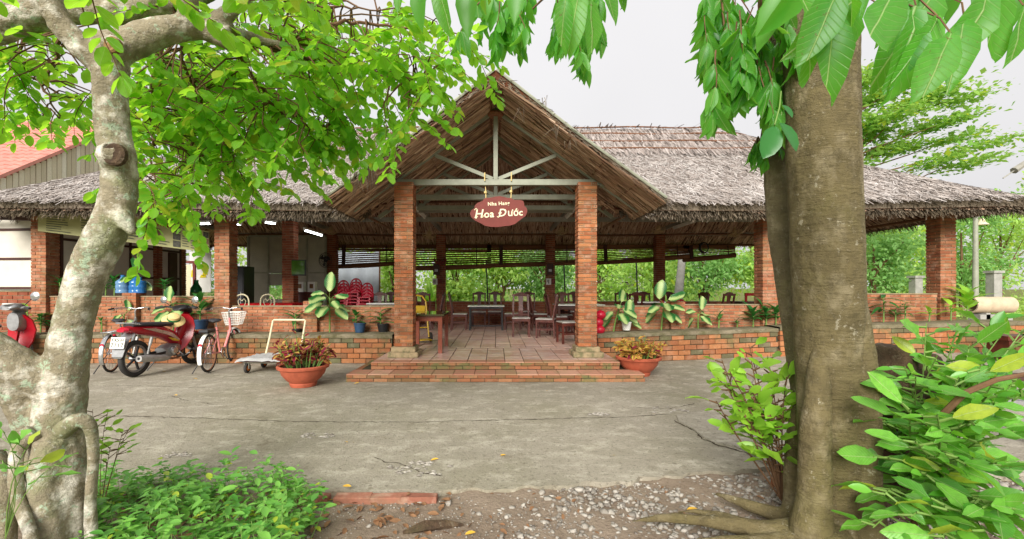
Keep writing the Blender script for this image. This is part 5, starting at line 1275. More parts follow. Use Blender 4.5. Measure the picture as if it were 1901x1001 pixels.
MB().tube([V(.14, -.1, .22), V(.15, -.2, .235), V(.165, -.6, .285), V(.17, -.72, .3)], [.028, .05, .058, .05], 12).build('muffler', M['muffler'], ex, smooth=True)
MB().tube([V(.17, -.715, .3), V(.17, -.725, .3)], .02, 10).build('muffler_tip', M['black'], ex)
MB().loft([[V(-w2, y, z), V(w2, y, z), V(w2, y - .012, z - .006), V(-w2, y - .012, z - .006)] for (y, z, w2) in ((-.68, .7, .08), (-.8, .6, .1), (-.88, .45, .1), (-.9, .36, .085), (-.89, .33, .05))]).build('rear_mudguard', M['alu'], t)
pt = MB().box((0, -.9, .56), (.22, .01, .17), M=Matrix.Rotation(R(-12), 3, 'X')).build('number_plate', M['white'], t)
Mp = lambda z: Matrix.Translation((0, -.908 - (z - .56) * -.21, z)) @ Matrix.Rotation(R(90 - 12), 4, 'X')
text_obj('plate_lettering', 'FX5-H', .07, M['ink'], pt, Mp(.6), .001, 0, .001); text_obj('plate_lettering', '7117', .09, M['ink'], pt, Mp(.525), .001, 0, .001, 1.15)
MB().lathe([(0, 0), (.012, 0), (.02, .01), (.02, .02), (0, .03)], 10, (-.09, -.86, .66)).build('reflector', M['redplastic'], t)
MB().tube([V(-.1, 0, .25), V(-.25, -.1, .0)], .01, 6).build('side_stand', M['black'], t); MB().tube([V(.1, .16, .3), V(.17, .2, .22), V(.24, .24, .27)], .009, 6).build('brake_pedal', M['chrome'], t)
hx = Matrix.Rotation(rz, 3, 'Z') @ V(.02, .15, .84)
h = T('straw_hat', 'pale straw hat with a green band resting on the motorbike', 'hat', (loc[0] + hx.x, loc[1] + hx.y, loc[2] + hx.z), rot=(R(25), R(30), rz))
MB().lathe([(0, .1), (.05, .1), (.085, .08), (.095, 0), (.15, -.015), (.17, -.03), (.172, -.025), (.15, -.005), (.1, .01)], 22).build('straw_body', M['straw'], h, smooth=True); MB().lathe([(.0965, .0), (.095, .04), (.093, .04)], 22).build('band', M['green'], h)
# ---- bicycles (forward +y)
def bicycle(loc, rz, label, paint, basket, turn=0.0, r=.31):
    t = T('bicycle', label, 'bicycle', loc, rz, group='bicycles parked by the planter'); rc, fc = (0, -.52, r), (0, .52, r); f = M[paint]
    wheel(t, rc, r, .018, 28, 'rust'); wheel(t, fc, r, .018, 28, 'rust' if basket else 'chrome')
    BB = V(0, -.08, .27); st_ = V(0, -.22, .72); hb = V(0, .36, .62); ht = V(0, .31, .84)
    m = MB(); m.tube([BB, st_], .017, 8); m.build('seat_tube', f, t)
    MB().tube([BB + V(0, .02, 0), V(0, .12, .34), hb + V(0, 0, .02)], .022, 8).build('down_tube', f, t)
    if not basket: MB().tube([st_ + V(0, .02, -.1), ht + V(0, 0, -.05)], .016, 8).build('top_tube', f, t)
    MB().tube([hb, ht], .022, 8).build('head_tube', f, t)
    for s in (-1, 1):
        MB().tube([BB + V(s * .03, 0, 0), V(s * .06, -.52, r)], .01, 6).build('chain_stay', f, t); MB().tube([st_ + V(s * .02, 0, -.12), V(s * .06, -.52, r)], .008, 6).build('seat_stay', f, t)
        MB().tube([hb + V(s * .05, .02, -.02), V(s * .05, .47, .4), V(s * .05, .52, r)], .012, 6).build('fork_leg', f if basket else M['chrome'], t)
        pd = MB().tube([BB + V(s * .06, 0, 0), BB + V(s * .07, s * .1, -s * .13)], .01, 6).build('crank', M['chrome'], t); MB().box(BB + V(s * .12, s * .1, -s * .13), (.08, .05, .02)).build('pedal', M['black'], pd)
    # mudguards
    for c, a0, a1, nm in ((rc, 60, 205, 'rear_mudguard'), (fc, -5, 130, 'front_mudguard')):
        m = MB(); secs = []
        for k in range(13):
            a = R(a0 + (a1 - a0) * k / 12); q = lambda rr, x: V(x, c[1] + rr * math.cos(a), c[2] + rr * math.sin(a))
            secs.append([q(r + .022, -.03), q(r + .034, 0), q(r + .022, .03), q(r + .03, 0)])
        m.loft(secs).build(nm, M['chrome'] if not basket else M['white'], t, smooth=True)
    shell(t, 'saddle', 'seat', [(-.36, 0, .83, .03, .02), (-.32, 0, .835, .085, .035), (-.22, 0, .83, .075, .03), (-.12, 0, .83, .03, .02), (-.06, 0, .825, .02, .015)])
    MB().tube([st_ + V(0, 0, -.02), V(0, -.24, .81)], .012, 6).build('seat_post', M['chrome'], t)
    MB().tube([ht, V(0, .29, .95), V(0, .33, 1.0)], .013, 7).build('stem', M['chrome'], t)
    m = MB(); m.tube([V(-.29, .08, 1.0), V(-.25, .2, 1.02), V(-.12, .34, 1.02), V(0, .34, 1.0), V(.12, .34, 1.02), V(.25, .2, 1.02), V(.29, .08, 1.0)], .011, 7); m.build('handlebar', M['chrome'], t)
    for s in (-1, 1):
        MB().tube([V(s * .295, .06, 1.0), V(s * .265, .16, 1.015)], .017, 7).build('grip', M['black'], t); MB().tube([V(s * .24, .24, 1.0), V(s * .29, .12, .97)], .006, 5).build('brake_lever', M['chrome'], t)
    MB().lathe([(.05, -.006), (.09, -.006), (.09, .006), (.05, .006)], 20, BB + V(.05, 0, 0), axis='X').build('chainring', M['chrome'], t)
    m = MB()
    for s in (-1, 1): m.tube([V(s * .06, -.3, .665), V(s * .06, -.72, .66)], .006, 5); m.tube([V(s * .06, -.66, .66), V(s * .065, -.53, r)], .006, 5)
    for k in range(5): m.tube([V(-.06, -.36 - k * .09, .665), V(.06, -.36 - k * .09, .665)], .005, 5)
    m.build('carrier', M['chrome'] if not basket else M['black'], t); MB().box((0, -.56, .69), (.13, .3, .03)).build('carrier_pad', M['seat'], t) if basket else None
    MB().tube([V(-.06, -.5, r), V(-.2, -.62, .0)], .008, 6).build('kickstand', M['black'], t)
    MB().lathe([(0, 0), (.028, 0), (.03, .012), (0, .02)], 12, (0, -.52 - r * .98, r + .16), axis='Y').build('reflector', M['redplastic'], t)
    if basket:
        m = MB(); L0, L1, W0, W1, z0, z1 = .1, .15, .11, .16, .7, .93; cy = .53
        ring = lambda f_: [V(sx_ * (W0 + (W1 - W0) * f_), cy + sy * (L0 + (L1 - L0) * f_), z0 + (z1 - z0) * f_) for sx_, sy in ((-1, -1), (1, -1), (1, 1), (-1, 1))]
        for f_ in (0, .2, .4, .6, .8, 1): m.tube(ring(f_), .0045 if f_ < 1 else .008, 4, closed=True)
        b, tp = ring(0), ring(1)
        for i in range(4):
            for k in range(7): m.tube([b[i].lerp(b[(i + 1) % 4], k / 7), tp[i].lerp(tp[(i + 1) % 4], k / 7)], .0035, 3)
        for k in range(1, 6): m.tube([b[0].lerp(b[3], k / 6), b[1].lerp(b[2], k / 6)], .0035, 3)
        m.build('basket', M['white'], t)
    return t
loc, rz = place(GP(388, 692), GP(398, 672)); p = GP(387, 692)
bicycle(*place(p, p + V(-.17, 1, 0).normalized() * 1.04), 'pink bicycle with a white wire basket, right of the motorbike', 'pink', True)
p = GP(207, 692); bicycle(*place(p, p + V(-.3, 1, 0).normalized() * 1.04), 'old silver bicycle half hidden behind the red motorbike', 'alu', False)
# ---- scooter at the far left (forward +y)
t = T('scooter', 'red and grey scooter at the left edge, behind the pale tree trunk', 'scooter', (-8.5, 7.7, .004), R(5))
wheel(t, (0, -.6, .24), .24, .05, 5, 'alu', 'thick', hub=.05); wheel(t, (0, .62, .24), .24, .045, 5, 'alu', 'thick', hub=.05)
shell(t, 'rear_body', 'red', [(-.85, 0, .68, .06, .04), (-.7, 0, .66, .14, .1), (-.4, 0, .6, .19, .15), (-.1, 0, .52, .18, .16), (.1, 0, .42, .13, .1)])
shell(t, 'seat', 'seat', [(-.72, 0, .78, .1, .03), (-.5, 0, .8, .15, .05), (-.2, 0, .78, .15, .05), (.05, 0, .73, .09, .04)])
shell(t, 'floorboard', 'black', [(-.1, 0, .3, .17, .06), (.15, 0, .27, .18, .04), (.4, 0, .3, .17, .05)], p=5)
for s in (-1, 1):
    MB().loft([[V(s * .02, y, z), V(s * xo, y + .05, z), V(s * xo, y + .08, z), V(s * .02, y + .05, z)] for (y, z, xo) in ((.36, .9, .12), (.42, .8, .2), (.46, .62, .23), (.42, .42, .21), (.36, .28, .17))]).build('leg_shield', M['red'], t, smooth=True)
    MB().tube([V(s * .1, .34, 1.02), V(s * .25, .3, 1.04), V(s * .38, .22, 1.03)], .02, 7).build('handlebar', M['alu'], t); MB().tube([V(s * .27, .26, 1.03), V(s * .4, .2, 1.02)], .024, 7).build('grip', M['rubber'], t)
    mi = MB().tube([V(s * .2, .32, 1.06), V(s * .34, .32, 1.2)], .007, 5).build('mirror_stalk', M['black'], t); MB().lathe([(0, -.015), (.06, -.012), (.08, 0), (.06, .012), (0, .015)], 16, (s * .38, .32, 1.23), axis='Y').build('mirror', M['chrome'], mi, smooth=True)
    MB().beam(V(s * .09, .62, .24), V(s * .06, .48, .6), .03, .04).build('fork_leg', M['alu'], t)
shell(t, 'front_cover', 'alu', [(.34, 0, .78, .1, .16), (.46, 0, .8, .13, .2), (.56, 0, .72, .1, .16)])
shell(t, 'handlebar_cover', 'alu', [(.2, 0, 1.02, .08, .03), (.28, 0, 1.05, .15, .06), (.4, 0, 1.04, .15, .07), (.5, 0, .98, .1, .06)])
MB().lathe([(0, .012), (.075, .01), (.085, 0), (.08, -.01)], 20, (0, .27, 1.1)).build('dashboard_dial', M['white'], t)
shell(t, 'engine', 'black', [(-.72, .0, .26, .13, .09), (-.4, 0, .3, .16, .11), (-.1, 0, .3, .14, .1)], p=4)
MB().tube([V(.17, -.1, .28), V(.19, -.5, .3), V(.19, -.75, .34)], [.03, .055, .05], 10).build('muffler', M['alu'], t)
shell(t, 'tail_light', 'redplastic', [(-.89, 0, .68, .07, .02), (-.83, 0, .68, .1, .035)])
# ---- flat trolley with a canvas on it
c = (GP(448, 696) + GP(520, 690)) / 2
t = T('platform_trolley', 'flat platform trolley with a bent white tube handle, beside the left pot', 'trolley', (-3.72, 7.62, gz(-3.7, 7.6) + .004), R(-2))
MB().box((0, 0, .2), (.78, .66, .03)).build('deck', M['wood_dk'], t); MB().box((0, 0, .175), (.7, .58, .02)).build('frame', M['steel'], t)
for sx_ in (-1, 1):
    for sy in (-1, 1):
        wq = MB().lathe([(.02, -.018), (.07, -.022), (.08, -.012), (.08, .012), (.07, .022), (.02, .018)], 16, (sx_ * .3, sy * .25, .08), axis='X').build('caster', M['rubber'], t)
        MB().lathe([(0, -.024), (.045, -.024), (.045, .024), (0, .024)], 12, (sx_ * .3, sy * .25, .08), axis='X').build('caster_rim', simple('orange_plastic', S(214, 120, 50)) if 'orangep' not in M else M['orangep'], wq)
        MB().box((sx_ * .3 + .035, sy * .25, .12), (.008, .04, .1)).box((sx_ * .3 - .035, sy * .25, .12), (.008, .04, .1)).build('caster_fork', M['steel_dk'], wq)
MB().tube([V(-.3, .3, .2), V(-.26, .36, .5), V(-.22, .4, .8), V(-.2, .402, .815), V(.34, .402, .815), V(.36, .4, .8), V(.33, .36, .5), V(.3, .3, .2)], .017, 8).build('handle', M['cream'], t)
cl = T('canvas_sheet', 'crumpled pale canvas spread over the platform trolley', 'canvas', (-3.72, 7.62, gz(-3.7, 7.6) + .225), R(-2))
mb = grid(lin(-.44, .42, 18), lin(-.37, .34, 14), lambda x, y: .012 + .02 * abs(hn(x * 4, y * 5, 1.6)) - (.035 * max(0, abs(x) - .38) / .06 + .03 * max(0, -y - .32) / .05)); mb.build('sheet', M['cloth'], cl, smooth=True)
# ================================================================ far right street furniture
t = T('concrete_pipe', 'beige concrete pipe lying behind the planter at the right', 'pipe', P(1838, 566, 11.4))
pp_ = [V(-.55, 0, 0), V(.55, .15, 0)]
MB().lathe([(.17, -.5), (.2, -.5), (.2, -.2), (.206, -.19), (.206, -.15), (.2, -.14), (.2, .14), (.206, .15), (.206, .19), (.2, .2), (.2, .5), (.17, .5)], 22, axis='X').build('barrel', M['concrete_pipe'], t, smooth=True)
t = T('concrete_pipe_support', 'low cement block under the beige pipe', 'block', P(1838, 588, 11.4)); MB().box((0, 0, -.1), (.8, .3, .32)).box((-.2, .02, .0), (.1, .34, .2)).build('block', M['cement'], t)
t = T('lamp_post', 'grey lamp post with a small bell-shaped lamp, right of the end pillar', 'lamp post', (P(1811, 535, 16).x, 16, .1))
MB().lathe([(0, 0), (.1, 0), (.09, 1.0), (.075, 2.9), (.07, 4.1), (0, 4.1)], 12).build('pole', M['steel'], t, smooth=True); MB().tube([V(0, 0, 3.75), V(.2, 0, 3.8), V(.22, 0, 3.7)], .02, 6).build('arm', M['steel'], t)
MB().lathe([(0, .0), (.06, 0), (.1, -.12), (.2, -.22), (.19, -.22), (0, -.1)], 14, (.22, 0, 3.72)).build('lamp_shade', M['cream'], t, smooth=True)
for px, py0, d, h_, lb in ((1845, 507, 17.0, 1.2, 'white concrete gate post right of the lamp post'), (1700, 516, 18.5, .9, 'weathered concrete post among bushes left of the end pillar')):
    p = P(px, py0, d); t = T('concrete_post', lb, 'post', (p.x, d, p.z - h_), group='concrete posts by the road'); MB().box((0, 0, h_ / 2), (.3, .3, h_)).build('shaft', M['cement'], t); MB().box((0, 0, h_ + .04), (.4, .4, .09)).build('cap', M['cement'], t)
t = T('timber_bench', 'low dark red bench by the road at the right edge', 'bench', (P(1890, 630, 7.6).x, 7.6, .2)); MB().box((.3, 0, .36), (1.4, .42, .07)).build('seat', M['wood'], t)
for x in (-.3, .85): MB().box((x, 0, .14), (.1, .36, .36)).build('leg', M['wood'], t)
# dark railing beside the bush
t = T('steel_railing', 'dark brown steel railing running behind the leafy bush at the right', 'railing', (4.9, 3.75, .0))
for k, z in enumerate((.16, .37, .58)): MB().beam(V(-1.3, .85, z + .02), V(1.9, -1.3, z + .02), .07 if k < 2 else .1, .03 if k < 2 else .07).build('rail', M['alu'] if k < 2 else M['wood_dk'], t)
for f in (0, .33, .66, 1): p = V(-1.3, .85, 0).lerp(V(1.9, -1.3, 0), f); MB().box((p.x, p.y, .28), (.07, .07, .6)).build('post', M['wood_dk'], t)
t = T('road_lamp', 'grey lamp arm jutting from behind the roof at the right edge', 'lamp', P(1903, 303, 12)); q = P(1862, 331, 12) - Vector(t.location)
MB().tube([V(.2, 0, .1), V(0, 0, 0), q * .5], [.05, .07, .09], 8).build('lamp_head', M['steel_dk'], t); MB().tube([q * .5, q], .015, 6).build('lamp_tip', M['steel_dk'], t)
MB().tube([V(.2, 0, .1), V(1.1, 0, .4), V(1.15, 0, .3), V(1.15, 0, -t.location.z)], .045, 7).build('pole', M['steel_dk'], t)
# ================================================================ foreground trees
def fused(name, tubes, mat, parent, voxel=.018, noise=.012, nscale=3.0, n=14, fac=.5, it=3, fine=0.0):
    """several tapering limbs merged into one continuous skin"""
    mb = MB()
    for pts, rs in tubes:
        P_ = [Vector(p) for p in pts]; q = []; r = []
        for i in range(len(P_) - 1):     # Catmull-Rom resampling
            p0, p1, p2, p3 = P_[max(0, i - 1)], P_[i], P_[i + 1], P_[min(len(P_) - 1, i + 2)]; k = max(2, int((p2 - p1).length / .07))
            for j in range(k):
                t = j / k; q.append(.5 * ((2 * p1) + (p2 - p0) * t + (2 * p0 - 5 * p1 + 4 * p2 - p3) * t * t + (3 * p1 - p0 - 3 * p2 + p3) * t ** 3)); r.append(rs[i] + (rs[i + 1] - rs[i]) * t)
        q.append(P_[-1]); r.append(rs[-1]); mb.tube(q, r, n)
    me = mb.mesh('tmp'); o = bpy.data.objects.new('tmp', me); COL.objects.link(o)
    m = o.modifiers.new('r', 'REMESH'); m.mode = 'VOXEL'; m.voxel_size = voxel
    m = o.modifiers.new('s', 'SMOOTH'); m.factor = fac; m.iterations = it
    tx = bpy.data.textures.new('t', 'CLOUDS'); tx.noise_scale = .16; tx.noise_depth = 3
    m = o.modifiers.new('d', 'DISPLACE'); m.texture = tx; m.strength = noise * 2; m.mid_level = .56; m.texture_coords = 'GLOBAL'
    if fine:
        t2 = bpy.data.textures.new('t2', 'CLOUDS'); t2.noise_scale = .035; t2.noise_depth = 4; m = o.modifiers.new('d2', 'DISPLACE'); m.texture = t2; m.strength = fine * 2; m.texture_coords = 'GLOBAL'
    bpy.context.view_layer.update()
    out = bpy.data.meshes.new_from_object(o.evaluated_get(bpy.context.evaluated_depsgraph_get())); bpy.data.objects.remove(o)
    out.polygons.foreach_set('use_smooth', [True] * len(out.polygons)); return obj(name, out, mat, parent, True)
# ---- left tree
LT = T('left_tree', 'pale lichen-spotted tree with a bent trunk at the left', 'tree', (-2.35, 2.5, 0))
D = 2.5
def L(px, py, d=D): return P(px, py, d)
tubes = [
    ([L(108, 1060, 2.42), L(112, 900, 2.45), L(108, 790), L(118, 700), L(137, 600), L(162, 510), L(196, 440), L(217, 385), L(222, 320), L(212, 250), L(204, 180), L(206, 110), L(214, 70)], [.15, .125, .12, .112, .088, .094, .096, .09, .084, .082, .08, .088, .092]),
    ([L(118, 735), L(72, 706, 2.45), L(20, 674, 2.4), L(-60, 632, 2.35)], [.09, .09, .098, .11]),
    ([L(18, 690, 2.42), L(36, 750, 2.44), L(58, 805, 2.46), L(82, 870, 2.46)], [.1, .066, .06, .07]), ([L(95, 820, 2.42), L(82, 900, 2.36), L(90, 1060, 2.3)], [.08, .07, .09]),
    ([L(205, 95), L(255, 74, 2.55), L(310, 58, 2.6), L(370, 50, 2.7), L(428, 72, 2.75)], [.1, .09, .078, .07, .075]),
    ([L(400, 62, 2.72), L(455, 66, 2.85), L(520, 84, 3.0), L(640, 95, 3.3)], [.06, .035, .024, .015]),
    ([L(390, 50, 2.7), L(440, 10, 2.7), L(520, -50, 2.8)], [.06, .04, .03]), ([L(350, 50, 2.65), L(350, 10, 2.6), L(345, -70, 2.5)], [.06, .055, .05]),
    ([L(195, 120), L(150, 85, 2.45), L(112, 45, 2.4), L(88, -10, 2.35), L(60, -90, 2.3)], [.085, .066, .058, .055, .05]),
    ([L(-60, 50, 2.8), L(30, 28, 2.8), L(130, 14, 2.85), L(230, 18, 2.9), L(330, 8, 3.0), L(430, -40, 3.1)], [.14, .12, .1, .085, .07, .06]),
    ([L(215, 100), L(208, 84, 2.38), L(206, 76, 2.36)], [.06, .055, .05]), ([L(212, 290, 2.44), L(211, 286, 2.38), L(211, 283, 2.375)], [.08, .062, .055]), ([L(225, 405, 2.46), L(240, 426, 2.44), L(247, 437, 2.44)], [.06, .03, .014]),
]
fused('trunk', tubes, M['bark_left'], LT, .013, .011, it=1, fine=.006)
for rt in (([L(66, 800, 2.38), L(36, 830, 2.34), L(29, 870, 2.3), L(34, 930, 2.27), L(55, 985, 2.22), L(62, 1060, 2.18)], [.05, .036, .03, .03, .028, .034]),
           ([L(-20, 850, 2.5), L(4, 900, 2.45), L(8, 960, 2.42), L(-4, 1060, 2.4)], [.07, .06, .055, .07]),
           ([L(116, 800, 2.44), L(140, 782, 2.4), L(160, 782, 2.41), L(171, 805, 2.43), L(173, 860, 2.44), L(168, 930, 2.43), L(171, 1060, 2.4)], [.05, .042, .034, .03, .028, .026, .034]),
           ([L(146, 790, 2.5), L(153, 860, 2.54), L(146, 960, 2.56), L(150, 1060, 2.56)], [.05, .036, .034, .04])):
    fused('aerial_root', [rt], M['bark_left'], LT, .009, .005, it=1)
for px, py, d, r in ((208, 83, 2.335, .042), (212, 287, 2.35, .058)):   # sawn branch stub, and a knot whose hollow is darkened by colour
    q = L(px, py, d) - W[LT.name]; MB().lathe([(r, .02), (r, -.004), (r * .8, -.012), (r * .5, -.008), (0, -.012)], 16, q, axis='Y').build('stub_and_knot', simple('sawn_wood', S(150, 118, 80), .85, .1, var=.5, scale=40, bump=.006) if px == 208 else M['bark_dark'], LT, smooth=False)
def leaves(parent, tpl, mat, Ps, X, N, Sz, nobj=290, name='leaf', rest='foliage', eye=(0, 0, EYE), mrest=None):
    """the nearest-looking leaves as single objects, the rest joined"""
    Ps, X, N, Sz = map(np.asarray, (Ps, X, N, Sz)); d = np.linalg.norm(Ps - np.array(eye), axis=1)
    vis = (Ps[:, 1] > .2) & (np.abs(Ps[:, 0] / np.maximum(Ps[:, 1], .1)) < 1.2) & ((Ps[:, 2] - EYE) / np.maximum(Ps[:, 1], .1) < .68)
    key = np.where(vis, Sz / d, 0); o = np.argsort(-key); a, b = o[:nobj], o[nobj:]
    Rm = frames(X, N); mes = [tpl_mesh(name, vary(tpl, sd)) for sd in range(7)]; [q.materials.append(mat) for q in mes]; wv = np.array(W[parent.name])
    for i in a:
        ob = bpy.data.objects.new(name, mes[i % 7]); COL.objects.link(ob); ob.parent = parent
        m4 = Matrix([list(Rm[i][r] * Sz[i]) + [float(Ps[i][r] - wv[r])] for r in range(3)] + [[0, 0, 0, 1]]); ob.matrix_basis = m4
    if len(b): scatter(rest, tpl, Rm[b], Ps[b], Sz[b], mrest or mat, parent, True, kind='stuff')
def twigs(starts, n_tw, length, droop, step, size, spread=.9, wander=.25, sub=True, bias=None):
    """leafy twigs: returns twig polylines and the leaf frames along them"""
    lines, Ps, X, N, Sz = [], [], [], [], []
    for p0, d0 in starts:
        for _ in range(n_tw):
            d = (Vector(d0) + Vector((random.gauss(0, spread), random.gauss(0, spread), random.gauss(0, spread * .6)))).normalized(); p = Vector(p0); pts = [p.copy()]; l = length * random.uniform(.6, 1.25); s = 0; k = 0
            while s < l:
                d = (d + Vector((random.gauss(0, wander), random.gauss(0, wander), random.gauss(0, wander) - droop * step / .05)) * .3).normalized()
                if bias is not None: d = (d + Vector(bias) * .05).normalized()
                p = p + d * step; s += step; pts.append(p.copy()); k += 1
                if s > l * .12:
                    for side in ((1, -1) if random.random() < .35 else ((1,) if k % 2 else (-1,))):
                        sd = d.cross(Vector((0, 0, 1))); sd = sd.normalized() * side if sd.length > .1 else Vector((side, 0, 0))
                        x = d * random.uniform(.25, .7) + sd * random.uniform(.6, 1.1) + Vector((0, 0, -random.uniform(.1, .7)))
                        Ps.append(p + x.normalized() * .012); X.append(x); N.append(Vector((0, 0, 1)) + Vector((random.gauss(0, .45), random.gauss(0, .45), 0)) - x.normalized() * .2); Sz.append(size * random.uniform(.65, 1.2))
            Ps.append(p); X.append(d); N.append(Vector((random.gauss(0, .3), random.gauss(0, .3), 1))); Sz.append(size)
            lines.append(pts)
    return lines, Ps, X, N, Sz
def draw_twigs(lines, parent, mat, r0=.005):
    mb = MB()
    for l in lines: mb.tube(l[::2] + ([l[-1]] if len(l) % 2 == 0 else []), [r0 * (1 - .7 * i / max(1, len(l[::2]))) for i in range(len(l[::2]) + (1 if len(l) % 2 == 0 else 0))], 4, cap=False)
    mb.build('twigs', mat, parent, world=True, kind='stuff')
# leafy sprays of the left tree: photograph region, distance range
st_ = []
def region(cx, cy, rx, ry, d0, d1, n, dirn):
    for _ in range(n):
        a = random.uniform(0, 6.283); q = math.sqrt(random.random()); st_.append((P(cx + rx * q * math.cos(a), cy + ry * q * math.sin(a), random.uniform(d0, d1)), dirn))
region(90, 130, 90, 60, 3.0, 4.2, 15, (-.2, .3, -.1)); region(330, 130, 90, 70, 2.9, 4.4, 26, (.2, .3, -.2)); region(460, 120, 120, 80, 2.9, 4.2, 26, (.4, .2, -.2))
region(600, 90, 120, 70, 2.8, 4.4, 26, (.5, .1, -.1)); region(690, 110, 90, 60, 2.8, 4.2, 22, (.2, .1, -.3)); region(350, 250, 80, 60, 3.2, 4.4, 16, (.3, .2, -.3)); region(790, 50, 70, 40, 2.8, 4.0, 10, (.1, .1, -.2))
region(400, 290, 80, 50, 3.2, 4.2, 12, (.3, .1, -.2)); region(100, 200, 70, 30, 3.0, 3.8, 5, (-.3, .2, -.2)); region(480, 210, 70, 40, 3.2, 4.0, 8, (.3, .1, -.3)); region(270, 360, 24, 24, 3.1, 3.5, 5, (.1, .0, -.5))
region(620, 210, 60, 30, 3.0, 3.8, 12, (.3, 0, -.4)); region(740, 200, 40, 30, 3.0, 3.6, 9, (.15, 0, -.6)); region(780, 130, 40, 40, 3.0, 3.6, 7, (.1, 0, -.5)); region(560, 160, 90, 50, 3.0, 4.0, 14, (.3, .1, -.3)); region(250, 200, 90, 60, 3.2, 4.4, 16, (.1, .3, -.2)); region(420, 200, 110, 70, 3.0, 4.2, 16, (.2, .2, -.2)); region(340, 320, 50, 30, 3.2, 3.8, 7, (.2, 0, -.2)); region(560, 240, 50, 30, 3.1, 3.7, 6, (.2, 0, -.4)); region(300, -120, 400, 90, 1.6, 4.5, 34, (.1, .2, 0)); region(500, 20, 250, 30, 2.6, 4.5, 18, (.2, .2, -.1))
st_ += [(p + V(random.gauss(0, .12), random.gauss(0, .15), random.gauss(.06, .1)), d) for p, d in st_ if p.x / p.y < -.42 and random.random() < .62 and p.z > 1.9]
ln, Ps, X, N, Sz = twigs(st_, 1, .42, .2, .031, .09, spread=.6)
draw_twigs(ln, LT, M['twig'], .004)
# branches that carry the sprays
limbs = [[L(428, 72, 2.75), P(500, 95, 3.0), P(580, 110, 3.3), P(690, 130, 3.5), P(780, 170, 3.5)], [L(520, 84, 3.0), P(620, 40, 3.3), P(720, 50, 3.4), P(800, 60, 3.5)], [L(428, 72, 2.75), P(470, 150, 3.1), P(520, 210, 3.4), P(600, 240, 3.5)],
         [L(330, 20, 2.95), P(340, 110, 3.3), P(380, 200, 3.6), P(430, 300, 3.7)], [L(330, 20, 2.95), P(290, 120, 3.5), P(270, 220, 3.7), P(290, 340, 3.4)], [L(130, 14, 2.85), P(110, 90, 3.2), P(80, 160, 3.5), P(110, 220, 3.4)], [L(130, 14, 2.85), P(50, 60, 3.3), P(20, 130, 3.6)],
         [L(400, -20, 3.05), P(500, -10, 3.3), P(600, 10, 3.6), P(700, 20, 3.8)], [P(380, 200, 3.6), P(350, 280, 3.5), P(370, 350, 3.4)], [L(345, -70, 2.5), P(400, -100, 2.8), P(560, -90, 3.0)], [L(60, -90, 2.3), P(150, -130, 2.5), P(260, -130, 2.8)]]
mb2 = MB(); smp = []
for l in limbs:
    q = []
    for a, b in zip(l, l[1:]):
        for k in range(6): q.append(a.lerp(b, k / 6) + V(random.gauss(0, .012), random.gauss(0, .012), random.gauss(0, .012)))
    q.append(l[-1]); smp += q; mb2.tube(q, [.017 - .012 * i / len(q) for i in range(len(q))], 6, cap=False)
for p, d in st_:
    h = min(smp, key=lambda h: (h - p).length + .3 * max(0, p.z - h.z)); mid = h.lerp(p, .5) + V(random.gauss(0, .03), random.gauss(0, .03), .04)
    mb2.tube([h, h.lerp(mid, .6) + V(0, 0, .02), mid.lerp(p, .4), p], [.007, .006, .005, .004], 4, cap=False)
mb2.build('branch', M['twig'], LT, world=True)
leaves(LT, LEAFR, M['leafLv'], Ps, X, N, Sz, mrest=M['leafL'])
# ---- right tree
RT = T('right_tree', 'big brown tree trunk with ringed bark and long roots at the right', 'tree', (1.95, 2.55, 0))
def Q(px, py, d=2.55): return P(px, py, d)
tubes = [
    ([Q(1545, 1080, 2.5), Q(1545, 960), Q(1543, 850), Q(1541, 700, 2.57), Q(1535, 500, 2.6), Q(1528, 300, 2.62), Q(1522, 100, 2.64), Q(1518, -60, 2.66), Q(1516, -260, 2.7)], [.2, .165, .155, .17, .18, .182, .19, .195, .195]),
    ([Q(1482, 1080, 2.68), Q(1478, 920, 2.7), Q(1478, 800, 2.75), Q(1498, 730, 2.8)], [.14, .07, .055, .05]),
    ([Q(1500, 990, 2.5), Q(1450, 985, 2.46), Q(1380, 978, 2.5), Q(1300, 966, 2.56), Q(1230, 962, 2.6), Q(1170, 968, 2.6)], [.09, .06, .045, .032, .024, .008]),
    ([Q(1490, 970, 2.62), Q(1440, 955, 2.7), Q(1390, 938, 2.8), Q(1345, 922, 2.9), Q(1322, 916, 2.95)], [.07, .045, .035, .022, .008]),
    ([Q(1480, 1010, 2.4), Q(1420, 1010, 2.38), Q(1350, 1006, 2.4), Q(1290, 1003, 2.42)], [.08, .05, .03, .012]), ([Q(1380, 972, 2.52), Q(1340, 957, 2.58), Q(1290, 950, 2.64), Q(1250, 952, 2.66)], [.03, .025, .018, .006]),
    ([Q(1540, 1010, 2.4), Q(1545, 1060, 2.2), Q(1560, 1150, 2.0)], [.13, .09, .06]),
    ([Q(1518, -200, 2.7), Q(1640, -330, 2.4), Q(1800, -420, 2.0)], [.12, .08, .05]), ([Q(1516, -200, 2.7), Q(1380, -300, 2.6), Q(1180, -330, 2.4), Q(1040, -250, 2.3)], [.12, .07, .05, .03]),
]
fused('trunk', tubes, M['bark_right'], RT, .016, .008, fac=.5, it=2)
fused('trunk_flute', [([Q(1612, 1080, 2.42), Q(1604, 900, 2.44), Q(1601, 780, 2.46), Q(1592, 660, 2.5), Q(1574, 540, 2.56), Q(1560, 440, 2.6)], [.115, .082, .086, .086, .08, .05])], M['bark_right'], RT, .014, .006, it=1)
fused('trunk_flute', [([Q(1496, 1080, 2.36), Q(1510, 930, 2.4), Q(1514, 800, 2.43), Q(1520, 700, 2.48), Q(1524, 600, 2.53)], [.14, .085, .075, .06, .03])], M['bark_right'], RT, .014, .006, it=1)
